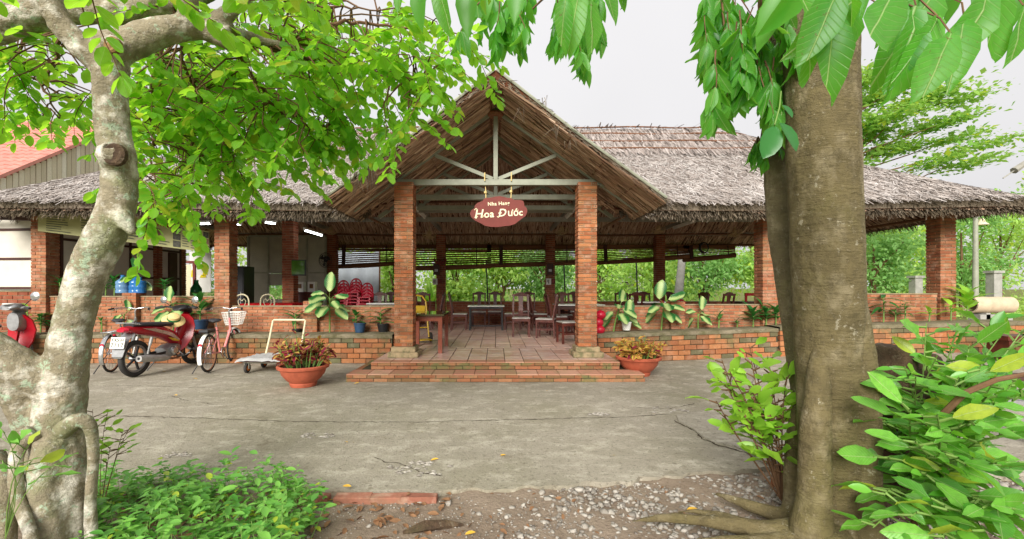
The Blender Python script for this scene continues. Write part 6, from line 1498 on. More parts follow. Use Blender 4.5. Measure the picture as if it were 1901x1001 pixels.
fused('second_stem', [([Q(1512, 860, 2.78), Q(1496, 740, 2.84), Q(1486, 650, 2.9), Q(1464, 500, 3.0), Q(1450, 380, 3.06), Q(1446, 250, 3.1), Q(1444, 60, 3.16), Q(1440, -160, 3.2)], [.07, .08, .085, .09, .095, .1, .105, .11])], M['bark_stem'], RT, .016, .006, it=2)
def bark_scar(px, py, d, s, tilt=0):
    q = Q(px, py, d) - W[RT.name]; mb = MB(); k = 8
    up = [q + V(-s + 2 * s * i / k, -.004, (.006 + .35 * s) * math.sin(math.pi * i / k) + tilt * (i / k - .5)) for i in range(k + 1)]; lo = [q + V(-s + 2 * s * i / k, -.004, -.1 * s * math.sin(math.pi * i / k) + tilt * (i / k - .5)) for i in range(k + 1)]
    mid = [(a + b) / 2 + V(0, .012, 0) for a, b in zip(up, lo)]; vs = up + mid + lo; n = k + 1
    mb.add(vs, [(i, n + i, n + i + 1, i + 1) for i in range(k)] + [(n + i, 2 * n + i, 2 * n + i + 1, n + i + 1) for i in range(k)]); mb.build('bark_scar', M['bark_dark'], RT)
st_ = []
region(1350, -10, 45, 30, 2.5, 3.2, 12, (-.1, .1, -.9)); region(1410, 30, 45, 50, 2.5, 3.1, 16, (-.05, .1, -1)); region(1380, -60, 70, 40, 2.4, 3.2, 8, (-.1, .1, -.6)); region(1360, 85, 35, 25, 2.6, 3.0, 6, (-.1, 0, -1)); region(1420, 110, 20, 20, 2.7, 2.9, 4, (-.0, 0, -1)); 
la = twigs(st_, 1, .3, .5, .036, .15, spread=.35)
st_ = []
region(1000, -20, 80, 25, 2.6, 3.4, 11, (0, .1, -.9)); region(1075, 10, 40, 25, 2.6, 3.2, 11, (-.05, .1, -.9)); region(930, -20, 80, 20, 2.6, 3.2, 5, (-.2, .1, -.8)); region(1020, -90, 120, 40, 2.4, 3.4, 8, (0, 0, -.5))
lb = twigs(st_, 1, .26, .5, .034, .125, spread=.3)
st_ = []
region(1410, 262, 14, 10, 3.0, 3.1, 2, (-.1, 0, -1))
lc = twigs(st_, 3, .16, .5, .02, .085, spread=.6)
lines = la[0] + lb[0] + lc[0]; draw_twigs(lines, RT, M['twig'], .005)
Ps, X, N, Sz = [], [], [], []
for l in (la, lb, lc): Ps += l[1]; X += l[2]; N += l[3]; Sz += l[4]
for i in range(len(X)):  # leaves of this tree hang down
    X[i] = X[i].normalized() * .7 + V(random.gauss(0, .15), random.gauss(0, .15), -.95); N[i] = V(random.gauss(0, .7), random.gauss(-.7, .6), .25)
# the big near leaves along the top edge: (stem x, stem y, tip x, tip y, distance)
big = [(1490, -20, 1535, 140, 1.35), (1560, -30, 1500, 118, 1.3), (1545, 20, 1552, 142, 1.35), (1610, -20, 1480, 90, 1.4), (1600, 10, 1575, 60, 1.4), (1580, -30, 1598, 120, 1.35), (1655, -10, 1602, 100, 1.3), (1700, 10, 1690, 155, 1.3), (1765, 62, 1718, 182, 1.25), (1740, 30, 1705, 140, 1.3),
       (1790, 32, 1776, 142, 1.3), (1740, -20, 1640, 118, 1.35), (1680, -20, 1652, 108, 1.4), (1860, -30, 1818, 116, 1.3), (1840, -20, 1790, 110, 1.3), (1900, 10, 1888, 122, 1.3), (1890, -40, 1870, 60, 1.35), (1720, -50, 1740, 60, 1.4), (1650, -40, 1700, 70, 1.4), (1510, -60, 1440, 60, 1.45), (1820, -60, 1850, 40, 1.4), (1470, -40, 1405, 75, 1.5),
       (1096, 0, 1106, 104, 1.5), (1052, -10, 1036, 76, 1.5), (1120, -30, 1150, 34, 1.5), (1075, -20, 1062, 70, 1.55), (780, -40, 772, 44, 1.7), (870, -40, 862, 48, 1.7), (815, -30, 826, 50, 1.75), (745, -30, 738, 20, 1.7), (900, -40, 905, 25, 1.7), (960, -60, 955, 20, 1.7), (1570, -90, 1620, 40, 1.5), (1760, -90, 1790, 30, 1.5), (1640, 25, 1622, 92, 1.55), (1668, 30, 1668, 112, 1.6)]
for ax, ay, bx, by, d in big:
    p, q = P(ax, ay, d), P(bx, by, d - random.uniform(-.05, .08)); x = q - p; l = x.length; nr = V(random.gauss(0, .35), -1, random.uniform(.1, .6))
    Ps.append(p); X.append(x); N.append(nr); Sz.append(l)
leaves(RT, LEAF2, M['leafRv'], Ps, X, N, Sz, nobj=295, mrest=M['leafR'])
mb = MB()
for ax, ay, bx, by, d in big:
    p = P(ax, ay, d); mb.tube([p, p + V(random.gauss(0, .01), .03, .06), p + V(random.gauss(0, .03), .12, .16)], .0025, 4, cap=False)
for pts in ([(1440, -60, 1.5), (1560, -58, 1.5), (1700, -56, 1.45), (1850, -62, 1.42), (1960, -90, 1.4)], [(1560, -58, 1.5), (1540, -200, 2.0), (1517, -330, 2.6)], [(960, -80, 1.75), (1050, -50, 1.6), (1110, -50, 1.55), (1180, -120, 1.9), (1300, -300, 2.5)], [(740, -60, 1.8), (850, -60, 1.8), (960, -80, 1.75)]):
    mb.tube([P(*q) for q in pts], .009, 6)
for a, b in (((1300, -300, 2.5), (1320, -60, 2.7)), ((1320, -60, 2.7), (1345, 60, 2.75)), ((1345, 60, 2.75), (1380, 160, 2.8)), ((1380, -250, 2.6), (1410, 0, 2.7)), ((1410, 0, 2.7), (1405, 110, 2.75)), ((1180, -330, 2.4), (1060, -40, 2.9)), ((1060, -40, 2.9), (1085, 40, 2.9)), ((1060, -40, 2.9), (985, 20, 2.95)), ((1040, -250, 2.3), (930, -30, 2.9)), ((1430, 100, 3.0), (1412, 262, 3.05))):
    p, q = P(*a), P(*b); mb.tube([p, p.lerp(q, .5) + V(.02, 0, .04), q], [.012, .009, .006], 5)
mb.build('branch', M['twig'], RT, world=True)
mb = MB()   # small sprig on the trunk with two waxy leaves
sp = [(1452, 195, 1470, 214, .07), (1447, 228, 1478, 272, .11), (1440, 235, 1422, 285, .1)]
mb.tube([P(1450, 170, 2.4), P(1447, 200, 2.35), P(1438, 232, 2.33)], .004, 5); mb.build('sprig_stem', M['stem'], RT, world=True)
me = tpl_mesh('leaf', LEAFR); me.materials.append(M['leafD'])
for ax, ay, bx, by, l in sp:
    p, q = P(ax, ay, 2.34), P(bx, by, 2.32); ob = bpy.data.objects.new('leaf', me); COL.objects.link(ob); ob.parent = RT
    m3 = frames(np.array([q - p]), np.array([(0.2, -.8, .6)]))[0] * (q - p).length * 1.15; ob.matrix_basis = Matrix([list(m3[r]) + [p[r] - W[RT.name][r]] for r in range(3)] + [[0, 0, 0, 1]])
# ---- dark stump and the broad-leaved bush at the right
ST = T('tree_stump', 'dark cut tree stump wrapped by the leafy bush, behind the big trunk', 'stump', (2.35, 2.9, 0))
fused('trunk', [([P(1690, 1010, 2.9), P(1690, 850, 2.95), P(1685, 720, 2.95), P(1680, 660, 2.95)], [.24, .2, .2, .17]), ([P(1720, 940, 2.75), P(1740, 880, 2.8), P(1730, 780, 2.9)], [.16, .12, .1]), ([P(1650, 760, 2.8), P(1652, 690, 2.8), P(1655, 640, 2.8)], [.16, .15, .11]), ([P(1780, 960, 2.6), P(1730, 930, 2.7), P(1690, 900, 2.8)], [.05, .07, .1])], M['bark_dark'], ST, .02, .03)
BU = T('ficus_bush', 'broad-leaved bright green bush growing around the stump at the right', 'bush', (2.5, 2.6, 0))
st_ = []; lines = []; Ps, X, N, Sz = [], [], [], []
root = P(1700, 940, 2.6)
def spray(tx, ty, d, n, size, base=root, lrange=(.35, 1.0)):
    e = P(tx, ty, d); mid = base.lerp(e, .5) + V(random.gauss(0, .06), random.gauss(0, .06), .12); pts = [base.lerp(mid, t) * (1 - t) + mid.lerp(e, t) * t for t in lin(0, 1, 9)]
    lines.append(pts)
    for k in range(n):
        f = lrange[0] + (lrange[1] - lrange[0]) * (k + .5) / n; i = min(7, int(f * 8)); p = pts[i].lerp(pts[i + 1], f * 8 - i); dd = (pts[i + 1] - pts[i]).normalized()
        sd = dd.cross(V(0, 0, 1)).normalized() * (1 if k % 2 else -1)
        x = dd * random.uniform(.2, .7) + sd * random.uniform(.5, 1) + V(random.gauss(0, .3), random.gauss(0, .3), random.uniform(-.5, .25)); x.normalize()
        lines.append([p, p + x * .03, p + x * .05]); Ps.append(p + x * .05); X.append(x); N.append(V(random.gauss(0, .6), -.5 + random.gauss(0, .55), .8)); Sz.append(size * random.choice((.55, .75, .95, 1.1, 1.25)) * random.uniform(.85, 1.1))
for tx, ty, d in [(1720, 600, 2.5), (1740, 660, 2.3), (1800, 640, 2.4), (1860, 620, 2.4), (1900, 660, 2.3), (1700, 700, 2.2), (1780, 700, 2.2), (1850, 700, 2.1), (1905, 730, 2.1), (1690, 760, 2.1), (1740, 770, 2.0), (1810, 780, 2.0), (1880, 800, 2.0), (1920, 860, 2.0), (1850, 860, 1.95), (1780, 850, 1.95),
                  (1780, 600, 2.5), (1840, 590, 2.6), (1900, 610, 2.4), (1820, 680, 2.2), (1890, 700, 2.2), (1760, 720, 2.2), (1680, 680, 2.3), (1830, 740, 2.1), (1650, 850, 2.2), (1640, 920, 2.1), (1690, 960, 2.0), (1760, 950, 1.95), (1840, 940, 1.9), (1900, 950, 1.9), (1640, 780, 2.4), (1620, 980, 2.05), (1720, 880, 2.1), (1950, 690, 2.2), (1930, 600, 2.5), (1830, 990, 1.9), (1750, 1000, 1.95), (1760, 620, 2.6), (1700, 820, 2.05)]:
    spray(tx, ty, d, 12, .138)
draw_twigs(lines, BU, M['stem'], .007)
lines2 = [[P(1720, 800, 2.2), P(1790, 730, 2.1), P(1850, 705, 2.05), P(1930, 690, 2.0)], [P(1690, 1000, 2.3), P(1715, 900, 2.3), P(1745, 868, 2.3), P(1765, 880, 2.28)]]
for l in lines2: MB().tube(l, [.016, .014, .012, .009], 7).build('woody_branch', M['twig'], BU, world=True)
leaves(BU, LEAF, M['leafBv'], Ps, X, N, Sz, nobj=300, mrest=M['leafB'])
# ---- young shoots left of the big trunk
SH = T('young_shoots', 'yellow-green young shoots sprouting left of the big trunk', 'sapling', (1.7, 2.9, -.03)); lines = []; Ps, X, N, Sz = [], [], [], []
rb = P(1452, 930, 2.85)
for tx, ty, d in [(1340, 668, 2.9), (1375, 690, 2.9), (1330, 745, 2.85), (1390, 640, 3.0), (1430, 690, 2.9), (1445, 740, 2.85), (1350, 720, 2.8), (1410, 780, 2.8), (1440, 845, 2.75), (1355, 690, 2.7), (1400, 720, 2.8), (1370, 760, 2.75), (1425, 660, 2.95), (1460, 700, 2.8), (1330, 700, 2.95), (1395, 670, 2.75), (1430, 770, 2.7)]: spray(tx, ty, d, 10, .125, rb, (.4, 1.0))
draw_twigs(lines, SH, M['twig'], .006); leaves(SH, LEAFM if False else LEAF, M['leafY'], Ps, X, N, Sz, nobj=190)
SG = T('slender_sapling', 'slender sprig of light leaves beside the pale trunk, over the ground cover', 'sapling', GP(186, 960, -.03)); lines = []; Ps, X, N, Sz = [], [], [], []
rb = GP(186, 960, -.03)
for tx, ty, d in [(172, 760, 2.75), (200, 765, 2.75), (240, 795, 2.75), (228, 800, 2.8), (205, 830, 2.7)]: spray(tx, ty, d, 6, .065, rb, (.55, 1.0))
draw_twigs(lines, SG, M['twig'], .003); leaves(SG, LEAF, M['leafY'], Ps, X, N, Sz, nobj=60)
SF = T('root_sprig', 'few fresh leaves sprouting from the roots of the pale tree at the left edge', 'sprig', P(10, 960, 2.1)); lines = []; Ps, X, N, Sz = [], [], [], []
rb = P(10, 1000, 2.15)
for tx, ty, d in [(50, 830, 2.05), (5, 800, 2.0), (60, 855, 2.05), (-10, 850, 2.0), (105, 860, 2.1)]: spray(tx, ty, d, 4, .09, rb, (.7, 1.0))
draw_twigs(lines, SF, M['stem'], .003); leaves(SF, LEAF, M['leafG'], Ps, X, N, Sz, nobj=60)
# ---- ground cover
def in_cover(x, y):
    px = 920 + x / y * F; py = 535 + (EYE + .03) / y * F
    return 150 < px < 620 and y < 3.22 - .25 * sm(-1.6, -.9, x) - .06 * math.sin(x * 9) and y < 3.3 - sm(-1.35, -.7, x) * 1.6
Ps, X, N, Sz = [], [], [], []; stems = MB()
while len(Ps) < 3700:
    x = random.uniform(-2.9, -.4); y = random.uniform(2.1, 3.3)
    if not in_cover(x, y): continue
    h = random.uniform(.03, .24) * (.55 + .5 * abs(hn(x, y, 1.5)) + .3 * random.random()); b = V(x, y, -.04); e = b + V(random.gauss(0, .04), random.gauss(0, .04), h)
    if random.random() < .35: stems.tube([b, b.lerp(e, .5) + V(.01, 0, .01), e], .002, 3, cap=False)
    a0 = random.uniform(0, 6.283)
    for k in range(random.randint(4, 7)):
        a = a0 + k * 2.4; el = random.uniform(-.35, .5); xx = V(math.cos(a) * math.cos(el), math.sin(a) * math.cos(el), math.sin(el)); Ps.append(e - V(0, 0, .012 * k)); X.append(xx); N.append(V(random.gauss(0, .25), random.gauss(0, .25), 1)); Sz.append(random.choice((.032, .045, .058, .075)) * random.uniform(.8, 1.2))
gc = bpy.data.objects.new('ground_cover', None); link(gc); gc['label'] = 'low leafy green ground cover spreading from the pale trunk'; gc['category'] = 'ground cover'; gc['kind'] = 'stuff'; W['ground_cover'] = Vector()
Ps, X, N, Sz = map(np.array, (Ps, X, N, Sz)); scatter('foliage', LEAF, frames(X, N), Ps, Sz, M['leafG'], gc, kind='stuff'); stems.build('stems', M['stem'], gc, kind='stuff')
# leaf litter under it
k = 420; q = np.array([(random.uniform(-2.7, -.3), random.uniform(2.0, 3.15), -.025) for _ in range(k)]); scatter('leaf_litter', LEAF, frames(rdir(k) * [1, 1, .15], rdir(k, 3)), q, rng.uniform(.04, .09, k), M['dryb'], gc, kind='stuff')
# ---- gravel
def stone_tpl(seed):
    bm = bmesh.new(); bmesh.ops.create_icosphere(bm, subdivisions=1, radius=1); rd = random.Random(seed)
    for v in bm.verts: v.co = Vector((v.co.x * rd.uniform(.7, 1.15), v.co.y * rd.uniform(.7, 1.1), v.co.z * rd.uniform(.55, .95)))
    bm.verts.ensure_lookup_table(); t = (np.array([v.co[:] for v in bm.verts]), np.array([[v.index for v in f.verts] for f in bm.faces])); bm.free(); return t
gr = bpy.data.objects.new('gravel', None); link(gr); gr['label'] = 'grey crushed-stone gravel scattered on the dirt before the yard'; gr['category'] = 'gravel'; gr['kind'] = 'stuff'; W['gravel'] = Vector()
for sd in range(4):
    pts = []; 
    while len(pts) < 1000:
        x = random.uniform(-1.3, 4.2); y = random.uniform(1.9, front(x) - .015)
        px = 920 + x / y * F
        dens = .02 + .98 * sm(850, 1120, px + 60 * hn(x, y, 1.7)) * (.45 + .55 * (hn(x, y, 2.7) > -.3))
        if random.random() < dens: pts.append((x, y, -.04 + random.uniform(.0, .012)))
    pts = np.array(pts); n = len(pts); s = rng.uniform(.007, .024, n) * (1 + .5 * (rng.random(n) > .9)); scatter('stones', stone_tpl(sd), frames(rdir(n) * [1, 1, .3], rdir(n, 2.5)), pts, np.stack([s * 1.3, s, s * .7], 1), M['stone'], gr, smooth=False, kind='stuff')
pts = np.array([(random.uniform(-1.6, 4.2), random.uniform(1.9, 3.3), -.033) for _ in range(7000)]); pts = pts[[p[1] < front(p[0]) - .02 for p in pts]]; n = len(pts); s = rng.uniform(.002, .008, n)
scatter('grit', stone_tpl(9), frames(rdir(n) * [1, 1, .3], rdir(n, 2.5)), pts, np.stack([s * 1.3, s, s * .7], 1), M['stone'], gr, smooth=False, kind='stuff')
k = 150; q = np.array([(random.uniform(-1.2, 3.5), random.uniform(2.0, 3.2), -.024) for _ in range(k)]); scatter('leaf_litter', LEAF, frames(rdir(k) * [1, 1, .15], rdir(k, 3)), q, rng.uniform(.02, .06, k), M['dryb'], gr, kind='stuff')
# ---- row of bricks edging the yard, loose brick, fallen leaves
M['kerb'] = brick_mat('dusty_kerb_brick', [S(160, 108, 88), S(148, 96, 78), S(172, 122, 100)], moss=.4, mosscol=S(120, 108, 84), pale=.5)
for i, (a, b) in enumerate(((548, 622), (624, 698), (700, 752), (754, 808))):
    p = GP((a + b) / 2, 913, 0); o = obj('edging_brick', brick_mesh(.24, .075, .06, i % 4).copy(), M['kerb'], None); o.location = (p.x, p.y - .06, -.026 + random.uniform(-.004, .004)); o.rotation_euler = (random.uniform(-.05, .05), random.uniform(-.02, .02), random.uniform(-.05, .05))
    tagm(o, ['edging brick nearest the ground cover, leftmost of the kerb row', 'second brick of the kerb row, beneath a yellow leaf', 'third brick of the kerb row, tilted up slightly', 'last brick of the kerb row, nearest the gravel'][i], 'brick', 'bricks edging the yard')
p = GP(1462, 902, -.03); o = obj('loose_brick', brick_mesh(.2, .1, .06, 1).copy(), M['brick']); o.location = (p.x, p.y, -.01); o.rotation_euler = (0, 0, .3); tagm(o, 'loose reddish brick lying in the gravel by the big trunk', 'brick')
me = tpl_mesh('fallen_leaf', LEAF); me.materials.append(M['dry'])
for px, py, s, lb in ((814, 853, .05, 'yellow fallen leaf by the broken concrete patch'), (939, 846, .055, 'yellow fallen leaf in the middle of the concrete yard'), (652, 905, .05, 'bright yellow leaf lying on the brick kerb'), (619, 929, .05, 'curled yellow leaf on the dirt in front of the kerb'), (883, 990, .05, 'orange-brown fallen leaf at the bottom on the dirt'),
                      (1275, 948, .05, 'pale yellow leaf lying on the gravel by the roots'), (657, 714, .06, 'yellow leaf at the foot of the porch steps'), (640, 821, .03, 'small yellow leaf left of the yard centre'), (366, 705, .06, 'orange leaf on the ground before the pink bicycle'), (232, 690, .05, 'yellow leaf beside the motorbike rear wheel'), (222, 668, .06, 'yellow leaf under the silver bicycle'), (322, 735, .06, 'yellow leaf beside the crack left of the yard'), (300, 690, .05, 'yellow leaf behind the motorbike'), (1462, 890, .05, 'orange leaf beside the loose brick near the trunk')):
    z = 0.006 if py < 905 and px < 1300 else (.02 if py == 905 else -.022); p = GP(px, py, z); o = bpy.data.objects.new('fallen_leaf', me); COL.objects.link(o); o.location = (p.x, p.y, z + .006); o.scale = (s * 1.3,) * 3; o.rotation_euler = (random.gauss(0, .2), random.gauss(0, .15), random.uniform(-.6, .6) + (math.pi if random.random() < .5 else 0)); tagm(o, lb, 'fallen leaf', 'fallen leaves')
p = GP(820, 985, -.03); o = MB().tube([V(-.22, -.03, 0), V(-.1, 0, .02), V(.02, .04, .015), V(.12, .06, 0)], [.012, .03, .024, .008], 7, jit=.25).build('dead_branch', M['bark_dark']); o.location = p; tagm(o, 'short rotting stick half sunk in the dirt before the gravel', 'dead branch')
# ================================================================ plants in the planters
def dumbcane(px, py, d, h, n, size, label, pot=None, lean=0.0, stemr=.016):
    b = P(px, py, d); t = T('dumb_cane', label, 'plant', b, group='variegated plants in the planters'); mes = [tpl_mesh('leaf', vary(LEAFR, sd)) for sd in range(5)]; [q_.materials.append(M['dumb']) for q_ in mes]
    top = V(lean, 0, h * .72); MB().tube([V(0, 0, -.03), V(lean * .4, 0, h * .35), top], [stemr, stemr * .9, stemr * .6], 7).build('stem', M['stem'], t)
    for k in range(n):
        a = k * 2.4 + random.uniform(-.3, .3); f = .62 + .38 * k / n; p = V(lean * f, 0, h * .72 * f); el = -.1 + 1.2 * (k / n) ** 2 + random.gauss(0, .12); x = V(math.cos(a) * math.cos(el), math.sin(a) * math.cos(el) - .25, math.sin(el)).normalized()
        q = p + x * size * .35 + V(0, 0, .04); MB().tube([p, p.lerp(q, .5) + V(0, 0, .02), q], .005, 4).build('leaf_stalk', M['stem'], t)
        x2 = (x + V(0, 0, -.55 - .3 * random.random())).normalized() if k < n - 1 else V(.1, 0, 1); m3 = frames(np.array([x2]), np.array([(x.x * .3, -.8 + x.y * .3, .75)]))[0]; s = size * random.uniform(.7, 1.15)
        o = bpy.data.objects.new('leaf', mes[k % 5]); COL.objects.link(o); o.parent = t; o.matrix_basis = Matrix([list(m3[r] * s) + [q[r]] for r in range(3)] + [[0, 0, 0, 1]])
    return t
dumbcane(612, 618, 8.72, .95, 11, .36, 'big variegated plant standing in front of the red chair stacks')
dumbcane(322, 618, 8.72, .72, 8, .34, 'variegated plant drooping above the red motorbike handlebar')
dumbcane(230, 618, 8.7, .5, 4, .28, 'small variegated plant behind the silver bicycle handlebar')
dumbcane(1138, 617, 8.75, .66, 9, .3, 'leaning variegated plant beside the right porch column', lean=.12)
dumbcane(1163, 617, 8.72, .42, 3, .26, 'low variegated sprout in the white pot')
dumbcane(1227, 616, 8.72, .72, 10, .36, 'tall variegated plant against the pier on the right', lean=.06)
dumbcane(1296, 612, 8.75, .42, 6, .26, 'short variegated plant right of the pier')
def strap(px, py, d, h, n, size, label, wd=.5, up=.5, mat='leafD', group='leafy plants in the planters'):
    b = P(px, py, d); t = T('leafy_plant', label, 'plant', b, group=group); st = [0, .15, .35, .6, .85, 1]; tp = strip_tpl(st, [.02 * wd * 2, .1 * wd * 2, .12 * wd * 2, .1 * wd * 2, .04 * wd * 2, .003], .3, .55); me = tpl_mesh('leaf', tp); me.materials.append(M[mat])
    MB().tube([V(0, 0, -.03), V(.01, 0, h * .4), V(0, 0, h * .62)], [.014, .011, .008], 6).build('stem', M['stem'], t)
    for k in range(n):
        a = k * 2.4 + random.uniform(-.4, .4); f = .35 + .65 * (k + 1) / n; el = up * (.3 + f) + random.gauss(0, .15); x = V(math.cos(a) * math.cos(el), math.sin(a) * math.cos(el), math.sin(el)); m3 = frames(np.array([x]), np.array([(0, -.1, 1)]))[0]; s = size * random.uniform(.75, 1.2)
        o = bpy.data.objects.new('leaf', me); COL.objects.link(o); o.parent = t; o.matrix_basis = Matrix([list(m3[r] * s) + [[0, 0, h * .62 * f][r]] for r in range(3)] + [[0, 0, 0, 1]])
    return t
strap(371, 605, 8.7, .75, 11, .42, 'strap-leaved plant in the blue pot above the pink bicycle', .5, .7); strap(548, 618, 8.75, .6, 9, .36, 'arching strap-leaved plant behind the trolley handle', .45, .6); strap(706, 617, 8.75, .62, 9, .36, 'thin young plant in the dark pot left of the left porch column', .45, .6)
strap(660, 612, 8.7, .5, 8, .2, 'small broad-leaved plant in the blue round pot', .9, .6); strap(1334, 610, 8.75, .36, 6, .24, 'narrow sprout with few leaves on the right planter', .6, .8); strap(1368, 608, 8.75, .22, 6, .14, 'tiny seedling on the right planter', .9, .7)
for px, h, s, lb in ((1398, .4, .3, 'left one of the glossy leaf clumps below the right pillar'), (1422, .42, .32, 'middle glossy leaf clump below the right pillar'), (1440, .5, .34, 'right glossy leaf clump touching the big trunk')): strap(px, 604, 8.75, h, 16, s, lb, .5, .75)
strap(1640, 602, 8.8, .85, 13, .34, 'drooping dark-leaved plant just right of the big trunk', .5, .35); strap(1680, 600, 8.8, .6, 14, .14, 'thin twiggy plant with tiny leaves on the far right planter', .8, .5); strap(1662, 598, 8.85, .4, 6, .2, 'low young plant beside the thin twiggy one', .8, .6)
strap(1795, 590, 8.8, .7, 12, .36, 'upright paddle-leaved yellow-green plant by the end pillar', 1.0, 1.0, 'leafY'); strap(1765, 592, 8.75, .42, 7, .24, 'low plant left of the paddle-leaved one', .9, .6, 'leafY'); strap(1725, 594, 8.75, .3, 6, .18, 'little light-green sprout on the far right planter ledge', .9, .6, 'leafY')
strap(75, 618, 8.72, .55, 22, .2, 'bushy plant at the base of the left pillar behind the scooter', .8, .5); strap(50, 600, 8.8, .5, 5, .16, 'spindly shoot left of the pillar behind the scooter', .8, .8, 'leafY'); strap(188, 615, 8.8, .34, 6, .12, 'thin shoot beside the pale trunk on the planter', .7, .9)
for px, h, s, n, lb in ((196, .42, .2, 18, 'dark bamboo-like potted plant on the wall, nearest the pale trunk'), (212, .46, .2, 20, 'dense potted plant on the wall left of the bottles'), (305, .36, .18, 22, 'fine-leaved dark plant on the wall right of the bottles'), (250, .3, .16, 9, 'dried-looking flower arrangement between the water bottles'), (110, .45, .22, 9, 'leafy plant on the wall beside the left pillar')):
    strap(px, 546, 9.0, h, n, s, lb, .6, .8, 'leafD', 'plants standing on the left low wall')
t = dumbcane(247, 546, 9.02, .5, 4, .3, 'pale spotted leaf plant standing above the water bottles')
def pot(px, py, d, r, h, mat, label):
    b = P(px, py, d); t = T('plant_pot', label, 'flower pot', b, group='small pots in the planters'); MB().lathe([(0, 0), (r * .75, 0), (r, h), (r * 1.06, h), (r * 1.06, h + .02), (r * .9, h + .015), (0, h - .01)], 18).build('pot', M[mat], t, smooth=True); MB().lathe([(0, h - .004), (r * .88, h - .004)], 14).build('soil', M['soil'], t)
pot(373, 611, 8.68, .13, .16, 'blueplast', 'blue plastic pot above the pink bicycle basket'); pot(668, 617, 8.66, .11, .16, 'blueplast', 'round dark blue pot on the planter left of the porch'); pot(711, 617, 8.8, .11, .15, 'black', 'dark square-looking pot beside the left porch column'); pot(1163, 613, 8.66, .09, .14, 'white', 'small white pot beside the right porch column'); pot(551, 620, 8.8, .08, .08, 'black', 'dark little pot behind the trolley handle')
for px, lb in ((594, 'green bottle-like stub'), (582, 'short green cut stem')):
    pass
# ================================================================ background
def crown_cloud(name, parent, mat, centres, radii, n, size, tpl=QUADT, kind=None, flat=.35):
    c = np.array(centres); r = np.array(radii); k = rng.choice(len(c), n, p=r ** 2 / np.sum(r ** 2)); d = rdir(n); rad = rng.random(n) ** .4
    Ps = c[k] + d * rad[:, None] * r[k][:, None] * np.array([1, 1, .8]); X = rdir(n) + d * .5; X[:, 2] -= .25; N = rdir(n) * .7 + np.array([0, -.15, flat + .5]) 
    return scatter(name, tpl, frames(X, N), Ps, rng.uniform(.6, 1.3, n) * size, mat, parent, True, smooth=False, kind=kind)
def bg_tree(x, y, h, r, n, mat, label, size=.16, trunk=.1, low=.15, group='trees behind the restaurant'):
    t = T('broadleaf_tree', label, 'tree', (x, y, 0), group=group); cs, rs = [], []
    for _ in range(16):
        a = random.uniform(0, 6.283); q = math.sqrt(random.random()) * r * .75; z = h * random.uniform(low + .12, .9); f = 1 - .45 * abs(z / h - .5) * 2
        cs.append((x + q * f * math.cos(a), y + q * f * math.sin(a), z)); rs.append(r * random.uniform(.28, .5))
    mb = MB(); mb.tube([V(x, y, -.1), V(x + .05, y, h * .35), V(x, y, h * .75)], [trunk, trunk * .7, trunk * .3], 7)
    for c in cs[:9]: mb.tube([V(x, y, h * random.uniform(.2, .5)), V(*c)], [trunk * .4, .015], 5)
    mb.build('trunk', M['twig'], t, world=True); crown_cloud('crown', t, mat, cs, rs, int(n * .7), size); crown_cloud('crown', t, mat, cs, rs, int(n * .28), size * 1.75, LEAFM); return t
w1, w2 = M['wood1'], M['wood2']
for a in [(-7.5, 20, 4.2, 1.9, 2400, w1, 'bright leafy tree seen behind the black cabinet'), (-4.1, 18.6, 3.1, 1.2, 2600, w1, 'round bright bush-like tree right of the white building, left of the porch column'), (-1.7, 19.5, 3.4, 1.6, 3000, w1, 'bright tree seen behind the glossy brown table'),
          (.3, 20, 3.6, 1.7, 3200, w1, 'yellow-green tree behind the small marble table'), (2.2, 20.5, 3.7, 1.7, 3200, w2, 'tree seen between the notice pillar and the right porch column'), (5.0, 22, 3.6, 1.3, 2400, w1, 'slim tree in front of the white shed behind the hall'),
          (7.4, 21, 4.3, 1.9, 3400, w1, 'bright tree behind the far right back pillar'), (9.8, 21.5, 4.6, 2.1, 3800, w2, 'dense green tree seen left of the right pillar'), (12.0, 21, 4.6, 1.9, 2800, w1, 'light green tree just left of the big trunk, beyond the hall'),
          (16.6, 20, 4.6, 1.9, 3000, w2, 'bluish-green tree right of the big trunk, beyond the low wall'), (19.0, 22, 5.2, 2.1, 3200, w1, 'yellow-green tree left of the end pillar'), (22.5, 22, 5.4, 2.0, 3200, w2, 'dark tree behind the lamp post'), (25.5, 23, 6.2, 2.6, 3600, w1, 'tall bright tree at the right edge behind the road'), (21, 24.5, 6.6, 2.6, 3200, w1, 'tall tree behind the lamp post and end pillar')]: bg_tree(*a)
# palm-like tuft behind the brown table
t = T('palm_tuft', 'fan of bright palm fronds behind the glossy brown table', 'palm', (P(800, 545, 17).x, 17, 0)); tp = strip_tpl([0, .3, .7, 1], [.02, .05, .04, .003], .3, .3); n = 60
d_ = rdir(n, .8); d_[:, 2] = np.abs(d_[:, 2]); scatter('fronds', tp, frames(d_, np.tile([[0, -.3, 1]], (n, 1))), np.tile([[t.location.x, 17, .7]], (n, 1)) + rng.normal(0, .06, (n, 3)), rng.uniform(.7, 1.2, n), M['leafY'], t, True); MB().tube([V(0, 0, 0), V(0, 0, .75)], .08, 8).build('trunk', M['twig'], t)
